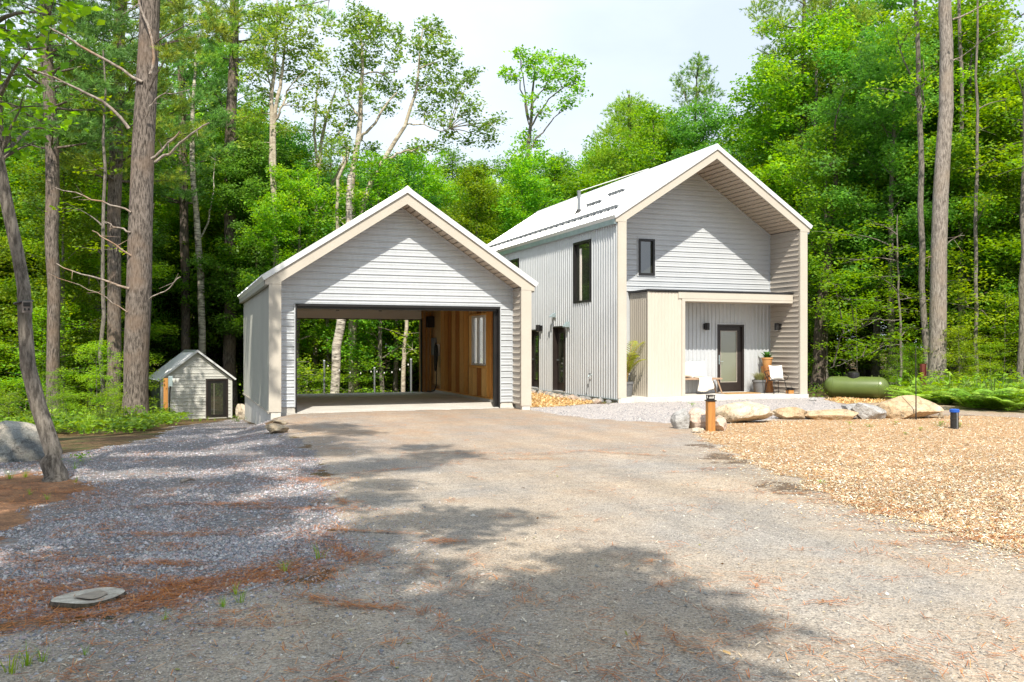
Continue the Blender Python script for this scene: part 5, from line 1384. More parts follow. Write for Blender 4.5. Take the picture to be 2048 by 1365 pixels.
boulder(1594, 840, 0.92, 0.27, 0.55, 26, S_OCHRE, 'low ochre boulder wedged right of the cream boulder', -0.1)
boulder(1672, 841, 1.25, 0.22, 0.6, 27, S_OCHRE, 'long low tan slab in the boulder row', 0.05)
boulder(1718, 826, 0.75, 0.26, 0.5, 28, S_GREY, 'pale grey stone half hidden behind the grey boulder', 0.1)
boulder(1747, 840, 0.82, 0.39, 0.55, 29, S_GREY, 'grey split-faced boulder next to the big ochre boulder', 0.2)
boulder(1826, 839, 1.68, 0.49, 0.95, 36, S_OCHRE, 'big ochre boulder behind the black iron rod', -0.06)
boulder(1884, 838, 0.16, 0.14, 0.14, 31, S_TAN, 'small brown stone at the right foot of the ochre boulder', 0.3, geo=ICO3)
boulder(1995, 795, 1.7, 0.75, 1.2, 32, S_TAN, 'brown mossy rock under the trees beyond the ferns', 0.1, d=41)
boulder(1628, 803, 0.28, 0.11, 0.2, 33, S_GREY, 'grey stone at the right corner of the patio', 0.2, geo=ICO3)
sm = [rock_mesh('stone', (1, 0.8, 0.6), 50 + k, (S_GREY, S_PINK, S_GREY, S_CREAM)[k], ICO2, 8) for k in range(4)]
k = 0
for yy in np.arange(21.42, 28.6, 0.21):
    for rep in range(2 if yy < 24.6 else 1):
        o = link('stone', sm[k % 4], None, (10.86 - 0.2 * rep + R.normal(0, 0.05), yy + R.normal(0, 0.05), -0.02))
        s = R.uniform(0.16, 0.30); o.scale = (s, s, s * R.uniform(0.8, 1.2)); o.rotation_euler = (R.normal(0, .3), R.normal(0, .3), R.uniform(0, 6))
        set_props(o, 'rounded grey and pink stone in the edging along the corrugated house wall', 'stone', 'edging stones along the house wall'); k += 1

# ------------------------------------------------------------------ yard objects
g = gp(1421, 863)
t = thing('post_light', 'short cedar post light with black cap at the mulch corner', 'post light', g)
x, y, z = g
MB().bbox(-0.07, 0.07, -0.07, 0.07, -0.15, 0.55, 0.006).build('post', M_POST, None).parent = t
MB().box(-0.085, 0.085, -0.085, 0.085, 0.551, 0.572).build('cap_base', M_BLACK, None).parent = t
mb = MB(); mb.box(-0.06, 0.06, -0.06, 0.06, 0.573, 0.60)
for a in (-1, 1):
    for b in (-1, 1): mb.box(a * 0.055 - 0.007, a * 0.055 + 0.007, b * 0.055 - 0.007, b * 0.055 + 0.007, 0.60, 0.652)
mb.box(-0.068, 0.068, -0.068, 0.068, 0.652, 0.664)
mb.build('lamp_cage', M_BLACK, None).parent = t
MB().box(-0.042, 0.042, -0.042, 0.042, 0.601, 0.648).build('lens', M_LENS, None).parent = t
t.rotation_euler = (0, 0, -YAW + 0.12)

g = gp(1909, 858)
t = thing('well_pipe', 'black well casing pipe with a bright blue cap in the mulch', 'pipe', g)
MB().lathe([(0.073, -0.1), (0.073, 0.17), (0.078, 0.175), (0.078, 0.20), (0.073, 0.205), (0.073, 0.325)], g, 20).build('casing', M_RUBBER, t, True)
MB().lathe([(0.082, 0.31), (0.088, 0.316), (0.088, 0.36), (0.075, 0.372), (0.02, 0.376)], g, 20).build('cap', M_BLUE, t, True)
MB().tube([(g[0] - 0.02, g[1] - 0.08, g[2] - 0.05), (g[0] - 0.02, g[1] - 0.08, g[2] + 0.26), (g[0] - 0.02, g[1] - 0.075, g[2] + 0.31)], 0.011, 6).build('conduit', M_GREYM, t)

g = gp(1832, 840)
t = thing('iron_rod', 'thin black iron rod standing in front of the ochre boulder', 'rod', g)
MB().tube([(g[0], g[1], g[2] - 0.1), (g[0], g[1], g[2] + 0.5), (g[0] - 0.008, g[1], g[2] + 1.45)], [0.016, 0.012, 0.009], 7).build('rod', M_BLACK, t)
MB().tube([(g[0] - 0.008, g[1], g[2] + 1.44), (g[0] - 0.008, g[1], g[2] + 1.50), (g[0] + 0.05, g[1], g[2] + 1.53), (g[0] + 0.09, g[1], g[2] + 1.49)], [0.009, 0.006], 6).build('hook', M_BLACK, t)

g = at(1845, 29)
t = thing('rusty_post', 'rusty red metal channel post beside the tall grey pine', 'post', g)
mb = MB(); mb.box(g[0] - 0.08, g[0] + 0.08, g[1] - 0.02, g[1] + 0.02, g[2] - 0.1, g[2] + 1.22); mb.box(g[0] - 0.095, g[0] - 0.08, g[1] - 0.07, g[1] + 0.02, g[2] - 0.1, g[2] + 1.22); mb.box(g[0] + 0.08, g[0] + 0.095, g[1] - 0.07, g[1] + 0.02, g[2] - 0.1, g[2] + 1.22)
mb.build('channel', M_RUST, t)
MB().tube([(g[0] + 0.01, g[1] - 0.1, g[2] - 0.1), (g[0] + 0.01, g[1] - 0.1, g[2] + 0.85)], 0.018, 7).build('stake', M_RUST, t)

def tank():
    d = 30.0; c = at(1712, d, 775.0); gz = Hz(c[0], c[1])
    t = thing('propane_tank', 'olive green horizontal propane tank at the edge of the woods', 'tank', (0, 0, 0))
    Rr, Lh = 0.365, 0.73
    prof = []
    for a in np.linspace(-math.pi / 2, 0, 9): prof.append((-Lh - 0.30 * math.cos(a) if False else -Lh + 0.32 * math.sin(a), Rr * math.cos(a)))
    for a in np.linspace(0, math.pi / 2, 9): prof.append((Lh + 0.32 * math.sin(a), Rr * math.cos(a)))
    n = 36; V = []; F = []
    for (xx, rr) in prof:
        for i in range(n):
            a = 2 * math.pi * i / n; V.append((xx, max(rr, 0.002) * math.cos(a), max(rr, 0.002) * math.sin(a)))
    for k in range(len(prof) - 1):
        for i in range(n): F.append((k * n + i, k * n + (i + 1) % n, (k + 1) * n + (i + 1) % n, (k + 1) * n + i))
    mb = MB().add(V, F); mb.build('shell', M_TANK, None, True).parent = t
    for sx_ in (-Lh, Lh):
        a = np.linspace(0, 2 * math.pi, 37)
        MB().tube(np.stack([np.full(37, sx_), (Rr + 0.002) * np.cos(a), (Rr + 0.002) * np.sin(a)], 1), 0.007, 5, False).build('weld_seam', M_TANK, None, True).parent = t
    MB().lathe([(0.20, -0.06), (0.20, 0.10), (0.185, 0.16), (0.12, 0.195), (0.02, 0.20)], (-0.08, 0, Rr - 0.02), 20).build('valve_dome', M_BLACK, None, True).parent = t
    for sx_ in (-0.5, 0.42):
        MB().prism([(-0.2, -Rr + 0.09), (0.2, -Rr + 0.09), (0.16, gz - c[2] - 0.05), (-0.16, gz - c[2] - 0.05)], sx_ - 0.03, sx_ + 0.03, 'x').build('foot', M_BLACK, None).parent = t
    for sx_ in (-0.55, 0.5, 0.72): MB().lathe([(0.02, 0), (0.02, 0.05), (0.01, 0.055)], (sx_, 0, Rr - 0.01), 8).build('lug', M_TANK, None).parent = t
    mb = MB()
    for q in range(6): mb.box(-0.3 + q * 0.05, -0.27 + q * 0.05, -0.2, -0.17, 0.0, 0.001)
    t.location = c; t.rotation_euler = (0, 0, -YAW - 0.42)
tank()

g = gp(172, 1207)
t = thing('tree_stump', 'low sawn tree stump with a weathered grey cut face', 'stump', g)
n = 40; rings = []
for rr, zz in ((0.205, -0.06), (0.195, 0.016), (0.185, 0.032)):
    rings.append([(g[0] + rr * (1.0 + 0.12 * math.sin(2 * a + 0.6) + 0.06 * math.sin(3 * a + 2) + 0.03 * math.sin(7 * a)) * math.cos(a), g[1] + 0.05 + rr * 0.9 * (1 + 0.08 * math.sin(3 * a)) * math.sin(a), g[2] + zz + 0.006 * math.sin(2 * a)) for a in np.linspace(0, 2 * math.pi, n, endpoint=False)])
mb = MB()
for k in range(2): mb.add(rings[k] + rings[k + 1], [(i, (i + 1) % n, n + (i + 1) % n, n + i) for i in range(n)])
mb.build('bark', M_BARKD, t, True)
mb = MB(); inn = [(g[0] + (p[0] - g[0]) * 0.55, g[1] + 0.05 + (p[1] - g[1] - 0.05) * 0.55, p[2] - 0.004) for p in rings[2]]
mb.add([(p[0], p[1], p[2] + 0.001) for p in rings[2]] + inn + [(g[0], g[1] + 0.05, g[2] + 0.024)], [(i, (i + 1) % n, n + (i + 1) % n, n + i) for i in range(n)] + [(n + i, n + (i + 1) % n, 2 * n) for i in range(n)])
MB().add([(g[0] + (p[0] - g[0]) * 0.8 * 0.55 + 0.02, g[1] + 0.05 + (p[1] - g[1] - 0.05) * 0.5, p[2] + 0.003) for p in rings[2]], [tuple(range(n))]).build('heartwood', pm('dark_heart_wood', (0.20, 0.17, 0.145), (0.36, 0.30, 0.24), 14, 0.9, stretch=(1, 3, 1), fine=0.3), t)
mb.build('cut_face', pm('weathered_end_grain', (0.58, 0.54, 0.47), (0.28, 0.24, 0.20), 7, 0.9, bump=0.5, bscale=40, stretch=(1, 2.4, 1), fine=0.25), t)

def stick(px0, py0, px1, py1, r, label):
    a = np.array(gp(px0, py0)); b = np.array(gp(px1, py1)); a[2] += r; b[2] += r
    m = (a + b) / 2 + np.array((0.01, 0.015, r * 0.8))
    o = MB().tube([a, m, b], [r, r * 0.9, r * 0.5], 6).build('stick', M_DEADW)
    set_props(o, label, 'stick')
stick(228, 1133, 268, 1116, 0.007, 'short pale stick on the crushed stone above the stump')
stick(362, 967, 390, 964, 0.02, 'flat piece of bark on the crushed stone beyond the leaning tree')

# ------------------------------------------------------------------ shed
def shed():
    t = thing('shed', 'small shed with beige steel siding, pale roof and dark glazed door', 'shed', (0, 0, 0))
    wdt, dep, zw, za = 2.86, 2.7, 1.60, 2.72; sl = (za - zw) / (wdt / 2); hw = wdt / 2
    M = pm('cream_shed_siding', (0.58, 0.575, 0.54), (0.50, 0.50, 0.47), 1.4, 0.5, fine=0.03)
    MD = pm('sage_shed_siding', (0.16, 0.20, 0.17), (0.13, 0.165, 0.14), 1.4, 0.5)
    fwm = MB().prism([(-hw + 0.02, -0.3), (hw - 0.02, -0.3), (hw - 0.02, zw), (0, za), (-hw + 0.02, zw)], 0.01, 0.08, 'y').build('front_wall', M, t)
    dx0, dx1, dz = 0.36, 1.26, 1.60
    rows_x(-0.05, 0.147, 0.008, clip_gable(-hw, hw, zw, sl, 0.0), za, [(dx0 - 0.02, dx1 + 0.02, -1, dz + 0.02)], fwm, M)
    MB().box(-hw + 0.0, -hw + 0.06, 0.081, dep, -0.3, zw).build('side_wall', MD, t)
    MB().box(hw - 0.06, hw, 0.081, dep, -0.3, zw).build('side_wall', MD, t)
    MB().prism([(-hw + 0.06, -0.3), (hw - 0.06, -0.3), (hw - 0.06, zw), (0, za), (-hw + 0.06, zw)], dep - 0.06, dep, 'y').build('rear_wall', MD, t)
    ribs('ribbed_siding', 'y', -hw - 0.002, -1, 0.02, dep, -0.05, zw + 0.02, 0.19, 0.016, MD, t, flat=0.25)
    MB().box(-hw - 0.01, -hw + 0.06, -0.028, 0.006, -0.1, zw - 0.03).build('corner_trim', M, t); MB().box(hw - 0.06, hw + 0.01, -0.028, 0.006, -0.1, zw - 0.03).build('corner_trim', M, t)
    ov = 0.11
    for sg in (-1, 1): roof_slope('roof_panel', t, sg * (hw + ov), zw - ov * sl + 0.03, 0, za + 0.03, -0.14, dep + 0.15, M_ROOF, t=0.05)
    rake(t, -(hw + ov), zw - ov * sl + 0.03, 0, za + 0.03, -0.12, 0.075)
    MB().prism([(-0.12, za + 0.03), (0, za + 0.09), (0.12, za + 0.03), (0, za + 0.12)], -0.15, dep + 0.16, 'y').build('ridge_cap', M_ROOF, t)
    dr = rect_frame('x', 0.02, -1, dx0, dx1, -0.02, dz, 0.065, 0.06, 'door', M_DKBROWN, t, sill=False)
    MB().box(dx0 + 0.066, dx1 - 0.066, -0.018, 0.004, 0.0, dz - 0.066).build('door_leaf', M_BLACK, dr)
    pane('x', -0.02, -1, dx0 + 0.20, dx1 - 0.20, 0.1, dz - 0.18, 'pane', M_DKGLASS, dr, 0.006)
    for xx in (dx0 + 0.32,): MB().box(xx, xx + 0.012, -0.031, -0.027, 0.1, dz - 0.18).build('muntin', M_BEIGED, dr)
    MB().box(dx1 - 0.14, dx1 - 0.11, -0.05, -0.019, 0.55, 0.72).build('handle', M_BLACK, dr)
    a = at(394, 36.9)
    t.location = (a[0], a[1], CAMZ + (PY0 - 838) / FPX * 36.9 + 0.05); t.rotation_euler = (0, 0, 0.17)
shed()
g = at(331.5, 31)
t = thing('utility_post', 'wooden post carrying a grey electrical box and floodlights before the shed', 'post', g)
MB().bbox(g[0] - 0.075, g[0] + 0.075, g[1] - 0.07, g[1] + 0.07, g[2] - 0.3, CAMZ + (PY0 - 757) / FPX * 31, 0.006).build('post', M_POST, t)
zb = CAMZ + (PY0 - 773) / FPX * 31
MB().bbox(g[0] + 0.085, g[0] + 0.23, g[1] - 0.08, g[1] + 0.06, zb, zb + 0.36, 0.01).build('electrical_box', M_ZINC, t)
MB().tube([(g[0] + 0.15, g[1], zb), (g[0] + 0.13, g[1], zb - 0.25), (g[0] + 0.11, g[1], g[2] - 0.2)], 0.025, 8).build('conduit', M_BLACK, t)
for k in range(2):
    q = (g[0] + 0.28 + 0.12 * k, g[1] - 0.1, zb + 0.21)
    MB().lathe([(0.03, -0.08), (0.06, -0.02), (0.07, 0.05), (0.05, 0.06)], q, 12).build('floodlight', M_WHITE, t, True)

# slim pipes and a string of bulbs behind the garage
tops = []
for k, (px, pt, dd) in enumerate(((648.5, 723, 34), (749, 737, 36), (822, 720, 33))):
    g = at(px, dd); zt = CAMZ + (PY0 - pt) / FPX * dd
    t = thing('fence_pipe', ['bare steel pipe standing behind the garage left of the leaning birch', 'bare steel pipe standing behind the garage, between the two taller pipes', 'bare steel pipe standing behind the garage next to its right rear jamb'][k], 'pipe', g, 'steel pipes behind the garage')
    MB().tube([(g[0], g[1], g[2] - 0.3), (g[0], g[1], zt)], 0.036, 10).build('pipe', M_GREYM, t, True)
    MB().lathe([(0.042, 0), (0.042, 0.03), (0.02, 0.045)], (g[0], g[1], zt), 10).build('pipe_cap', M_STEELW, t, True)
    tops.append(np.array((g[0], g[1], zt)))
t = thing('string_lights', 'string of small white bulbs hung between the steel pipes', 'lights', tuple(tops[0]))
mb = MB(); bulbs = []
for a, b in ((tops[0], tops[1]), (tops[1], tops[2])):
    T = np.linspace(0, 1, 15); P = a[None] + (b - a)[None] * T[:, None]; P[:, 2] -= 0.35 * 4 * T * (1 - T) * 0.6 + 0.03
    mb.tube(P, 0.008, 5, False); bulbs += [p for p in P[1:-1:3]]
mb.build('wire', M_BLACK, t)
for p in bulbs: MB().lathe([(0.010, -0.04), (0.024, -0.075), (0.02, -0.10), (0.006, -0.115)], tuple(p), 10).build('bulb', M_WHITE, t, True)

# ------------------------------------------------------------------ vegetation builders
class Leaves:
    def __init__(s): s.V = []; s.C = []; s.VN = []; s.CN = []
    def leaf(s, C, size, col, up=0.6, rg=R, wid=0.62):
        """diamond leaf faces at points C"""
        n = len(C)
        nrm = rg.normal(0, 1, (n, 3)); nrm[:, 2] = np.abs(nrm[:, 2]) + up * 1.6
        nrm /= np.linalg.norm(nrm, axis=1)[:, None]
        u = rg.normal(0, 1, (n, 3)); u -= nrm * (u * nrm).sum(1)[:, None]; u /= np.linalg.norm(u, axis=1)[:, None] + 1e-9
        w_ = np.cross(nrm, u)
        sz = (size * rg.uniform(0.65, 1.3, n))[:, None]
        v = np.stack([C - u * sz * 0.5, C + w_ * sz * wid * 0.5 + nrm * sz * 0.09 + u * sz * 0.06, C + u * sz * 0.5, C - w_ * sz * wid * 0.5 + nrm * sz * 0.09 + u * sz * 0.06], 1)
        s.V.append(v.reshape(-1, 3)); s.C.append(np.repeat(col, 4, 0))
    def clump(s, c, r, n, size, cols, up=0.6, rg=R, twig=11, spread=0.2, wid=0.62):
        """leaves on twigs through an ellipsoid"""
        nt_ = max(2, n // twig)
        d = rg.normal(0, 1, (nt_, 3)); d /= np.linalg.norm(d, axis=1)[:, None]
        T = d * (rg.uniform(0, 1, nt_) ** 0.42)[:, None] * np.asarray(r)[None] + np.asarray(c)[None]
        k = np.repeat(np.arange(nt_), twig)
        P = T[k] + rg.normal(0, 1, (len(k), 3)) * np.array((spread, spread, spread * 0.55))
        cols = np.asarray(cols)
        tc_ = cols[rg.integers(0, len(cols), nt_)] * rg.uniform(0.8, 1.2, (nt_, 1))
        s.leaf(P, size, tc_[k] * rg.uniform(0.8, 1.2, (len(k), 1)), up, rg, wid)
    def tufts(s, P, D, cols, nn=15, ln=0.17, wd=0.011, rg=R, fan=0.75):
        """needle brushes at P pointing along D"""
        n = len(P); k = np.repeat(np.arange(n), nn)
        d = D[k] * 0.6 + rg.normal(0, fan * 0.6, (len(k), 3)); d[:, 2] += 0.12
        d /= np.linalg.norm(d, axis=1)[:, None] + 1e-9
        b = P[k] - D[k] * rg.uniform(0, 0.14, len(k))[:, None]
        tip = b + d * (ln * rg.uniform(0.7, 1.2, len(k)))[:, None]
        sd = np.cross(d, rg.normal(0, 1, (len(k), 3))); sd /= np.linalg.norm(sd, axis=1)[:, None] + 1e-9
        v = np.stack([b - sd * wd, b + sd * wd, tip + sd * wd * 0.3, tip - sd * wd * 0.3], 1)
        cols = np.asarray(cols); cc = cols[rg.integers(0, len(cols), n)] * rg.uniform(0.75, 1.25, (n, 1))
        s.V.append(v.reshape(-1, 3)); s.C.append(np.repeat(cc[k], 4, 0))
    def mesh(s, name, mat, off=(0, 0, 0)):
        V = np.vstack(s.V) - np.asarray(off)[None]; C = np.vstack(s.C)
        return np_mesh(name, V, np.arange(len(V)).reshape(-1, 4), mat, C)

class Wood:
    def __init__(s): s.V = []; s.F = []; s.n = 0
    def tube(s, P, rad, n=6):
        V, F = tube_np(np.asarray(P, float), rad, n); s.V.append(V); s.F.append(F + s.n); s.n += len(V)
    def mesh(s, name, mat, off=(0, 0, 0)):
        return np_mesh(name, np.vstack(s.V) - np.asarray(off)[None], np.vstack(s.F), mat, smooth=True)

def bezier(a, b, sag, n=6, rg=R, wob=0.06):
    a = np.asarray(a, float); b = np.asarray(b, float); L_ = np.linalg.norm(b - a)
    T = np.linspace(0, 1, n)[:, None]
    P = a + (b - a) * T
    P[:, 2] += sag * L_ * (4 * T * (1 - T))[:, 0]
    w_ = rg.normal(0, wob * L_ / n, (n, 3)); w_[0] = 0
    return P + np.cumsum(w_, 0) * 0.6

C_MAPLE = [(0.149, 0.297, 0.028), (0.204, 0.366, 0.033), (0.101, 0.228, 0.028), (0.251, 0.396, 0.039)]
C_LIME = [(0.185, 0.307, 0.023), (0.146, 0.275, 0.023), (0.223, 0.339, 0.028)]
C_ASPEN = [(0.151, 0.268, 0.05), (0.194, 0.327, 0.055), (0.114, 0.221, 0.039), (0.247, 0.36, 0.055)]
C_DARK = [(0.104, 0.257, 0.042), (0.147, 0.322, 0.049), (0.084, 0.205, 0.038)]
C_PINE = [(0.186, 0.317, 0.046), (0.254, 0.366, 0.046), (0.128, 0.241, 0.052), (0.306, 0.399, 0.052)]
C_PINEB = [(0.132, 0.275, 0.073), (0.189, 0.349, 0.08), (0.111, 0.211, 0.06)]
C_HEM = [(0.15, 0.256, 0.02), (0.205, 0.302, 0.022), (0.107, 0.198, 0.018), (0.248, 0.326, 0.025)]

def gen_broad(seed, h, cb, cr, nb, leaf=0.15, per=250, cols=C_MAPLE, r0=0.14, layered=False, bark=M_BARKG, wob=0.25, trunk_n=8):
    """broadleaf tree rooted at the origin: returns (trunk mesh, crown mesh)"""
    rg = np.random.default_rng(seed); W = Wood(); Lv = Leaves()
    n = 9; tp = np.stack([np.cumsum(rg.normal(0, wob * h / 80, n)), np.cumsum(rg.normal(0, wob * h / 80, n)), np.linspace(-0.3, h * 0.97, n)], 1); tp[0, :2] = 0
    rad = r0 * np.linspace(1, 0.12, n) ** 0.85; rad[0] *= 1.35
    W.tube(tp, rad, trunk_n)
    for i in range(nb):
        f = (i + rg.uniform(0, 0.8)) / nb
        z = cb + (h - cb) * f * 0.96
        a0 = np.array([np.interp(z, tp[:, 2], tp[:, k]) for k in range(3)])
        az = i * 2.399 + rg.normal(0, 0.35)
        prof = math.sin(math.pi * min(1, 0.22 + 0.80 * f)) ** 0.75
        ln = cr * prof * rg.uniform(0.65, 1.15) + 0.35
        el = rg.uniform(0.05, 0.4) if layered else rg.uniform(0.2, 0.8)
        b0 = a0 + np.array((math.cos(az) * math.cos(el), math.sin(az) * math.cos(el), math.sin(el))) * ln
        P = bezier(a0, b0, 0.05, 6, rg)
        rr = max(0.012, 0.32 * np.interp(z, tp[:, 2], rad)) 
        W.tube(P, np.linspace(rr, 0.008, 6), 5)
        m = max(1, int(round(ln / 0.8)))
        for k in range(m + 1):
            t_ = 0.35 + 0.65 * k / max(m, 1)
            c = P[0] + (P[-1] - P[0]) * t_ + rg.normal(0, 0.28, 3) * (1, 1, 0.5)
            r = rg.uniform(0.45, 0.85) * (0.8 + 0.1 * cr)
            if layered: rv = (r * 1.25, r * 1.25, r * 0.28)
            else: rv = (r, r, r * 0.72)
            if k < m: W.tube([P[min(5, int(t_ * 5))], c], [rr * 0.35, 0.006], 4)
            Lv.clump(c, rv, int(per * (r / 0.7) ** 2 * rg.uniform(0.6, 1.3)), leaf, cols, 1.3 if layered else 0.6, rg, spread=0.17)
    return W.mesh('trunk', bark), Lv.mesh('crown', M_LEAF)

def pine_limb(W, Lv, a0, b0, r, rg, cols, dens=1.0, spread=0.55, ln=0.17, nn=15):
    P = bezier(a0, b0, -0.03, 6, rg, 0.05)
    W.tube(P, np.linspace(r, 0.008, 6), 5)
    L_ = np.linalg.norm(P[-1] - P[0])
    n = int(max(8, L_ * 26 * dens))
    t_ = 0.3 + 0.7 * rg.uniform(0, 1, n) ** 0.7
    c = np.stack([np.interp(t_, np.linspace(0, 1, 6), P[:, k]) for k in range(3)], 1)
    ax = (P[-1] - P[0]) / (L_ + 1e-9); sd = np.cross(ax, (0, 0, 1)); sd /= np.linalg.norm(sd) + 1e-9
    lat = rg.normal(0, 1, n) * spread * (0.35 + 0.65 * np.sin(math.pi * np.clip(t_, 0, 1) * 0.9))
    c = c + sd[None] * lat[:, None] + ax[None] * np.abs(lat)[:, None] * 0.5 + np.stack([np.zeros(n), np.zeros(n), rg.normal(0.05, 0.10, n)], 1)
    D = ax[None] * 0.6 + sd[None] * np.sign(lat)[:, None] * 0.5 + np.array((0, 0, 0.25))[None] + rg.normal(0, 0.2, (n, 3))
    D /= np.linalg.norm(D, axis=1)[:, None]
    Lv.tufts(c, D, cols, nn, ln, rg=rg)

def pine_crown(W, Lv, path, z0, z1, lmax, rg, cols, whorl=0.75, per=4, dens=1.5, rlimb=0.05):
    z = z0; k = 0
    while z < z1:
        f = (z - z0) / (z1 - z0)
        a0 = np.array([np.interp(z, path[:, 2], path[:, i]) for i in range(3)])
        for q in range(per):
            az = k * 0.9 + q * 2 * math.pi / per + rg.normal(0, 0.3)
            ln = lmax * (1 - 0.75 * f ** 1.3) * rg.uniform(0.55, 1.1) * (0.7 if f < 0.08 else 1)
            el = rg.uniform(0.0, 0.35) + 0.35 * f
            b0 = a0 + ln * np.array((math.cos(az) * math.cos(el), math.sin(az) * math.cos(el), math.sin(el)))
            pine_limb(W, Lv, a0, b0, rlimb * (1.1 - f), rg, cols, dens)
        z += whorl * rg.uniform(0.8, 1.2); k += 1

def gen_pine(seed, h, cb, lmax, r0, cols=C_PINE, bark=M_BARKP, dens=1.0):
    rg = np.random.default_rng(seed); W = Wood(); Lv = Leaves()
    n = 10; tp = np.stack([np.cumsum(rg.normal(0, 0.05, n)), np.cumsum(rg.normal(0, 0.05, n)), np.linspace(-0.3, h, n)], 1); tp[0, :2] = 0
    rad = r0 * np.linspace(1, 0.1, n) ** 0.8; rad[0] *= 1.3
    W.tube(tp, rad, 10)
    for _ in range(22):                                   # dead stubs below the crown
        z = rg.uniform(1.5, cb); a0 = np.array([np.interp(z, tp[:, 2], tp[:, i]) for i in range(3)]); az = rg.uniform(0, 6.28); ln = rg.uniform(0.3, 1.7)
        W.tube(bezier(a0, a0 + ln * np.array((math.cos(az), math.sin(az), rg.uniform(-0.2, 0.25))), 0.02, 5, rg), [0.02, 0.005], 4)
    pine_crown(W, Lv, tp, cb, h - 0.2, lmax, rg, cols, dens=dens)
    return W.mesh('trunk', bark), Lv.mesh('crown', M_NEEDLE)

def gen_hemlock(seed, h, cb, lmax, r0, cols=C_HEM):
    """feathery conifer with flat drooping sprays"""
    rg = np.random.default_rng(seed); W = Wood(); Lv = Leaves()
    tp = np.stack([np.cumsum(rg.normal(0, 0.03, 8)), np.cumsum(rg.normal(0, 0.03, 8)), np.linspace(-0.2, h, 8)], 1)
    W.tube(tp, np.linspace(r0, 0.01, 8), 7)
    z = cb; k = 0
    while z < h:
        f = (z - cb) / (h - cb); a0 = np.array([np.interp(z, tp[:, 2], tp[:, i]) for i in range(3)])
        for q in range(4):
            az = k * 1.1 + q * 1.571 + rg.normal(0, 0.3); ln = lmax * (1 - 0.85 * f) * rg.uniform(0.6, 1.1) + 0.15
            b0 = a0 + ln * np.array((math.cos(az), math.sin(az), rg.uniform(-0.25, 0.12)))
            P = bezier(a0, b0, 0.07, 6, rg); W.tube(P, np.linspace(0.02, 0.004, 6), 4)
            n = int(ln * 95) + 15
            t_ = rg.uniform(0.15, 1, n); c = np.stack([np.interp(t_, np.linspace(0, 1, 6), P[:, i]) for i in range(3)], 1)
            sd = np.array((-math.sin(az), math.cos(az), 0)); lat = rg.normal(0, 0.32, n) * (1.1 - t_) * ln * 0.45
            c = c + sd[None] * lat[:, None] + np.stack([np.zeros(n), np.zeros(n), -0.22 * np.abs(lat) + rg.normal(0, 0.03, n)], 1)
            cc = np.asarray(cols)[rg.integers(0, len(cols), n)] * rg.uniform(0.7, 1.25, (n, 1))
            Lv.leaf(c, 0.16, cc, 1.6, rg, wid=0.34)
        z += 0.30 * rg.uniform(0.8, 1.2); k += 1
    return W.mesh('trunk', M_BARKD), Lv.mesh('crown', M_NEEDLE)

def tree_thing(name, label, cat, meshes, loc, rz=0.0, s=1.0, group=None, extra=()):
    t = bpy.data.objects.new(name, None); COL.objects.link(t); t.empty_display_size = 0.3
    t.location = loc; t.rotation_euler = (0, 0, rz); t.scale = (s, s, s) if np.isscalar(s) else s
    set_props(t, label, cat, group)
    for nm, me in zip(('trunk', 'crown'), meshes):
        if me is None: continue
        o = bpy.data.objects.new(nm, me); COL.objects.link(o); o.parent = t
    return t

# ------------------------------------------------------------------ hand-placed trees
def px_path(pts, d):
    """pts: (px, py, width_px[, depth offset]); py None = on the ground"""
    P = []; rad = []
    for q in pts:
        dd = d + (q[3] if len(q) > 3 else 0)
        if q[1] is None:
            a = at(q[0], dd); P.append((a[0], a[1], a[2] - 0.15))
        else: P.append(at(q[0], dd, q[1]))
        rad.append(q[2] / 2 * dd / FPX)
    return np.array(P, float), np.array(rad)

def smooth_path(P, rad, n=14):
    T = np.linspace(0, 1, len(P)); t = np.linspace(0, 1, n)
    Q = np.stack([np.interp(t, T, P[:, k]) for k in range(3)], 1); r = np.interp(t, T, rad)
    for _ in range(2): Q[1:-1] = 0.25 * Q[:-2] + 0.5 * Q[1:-1] + 0.25 * Q[2:]
    return Q, r

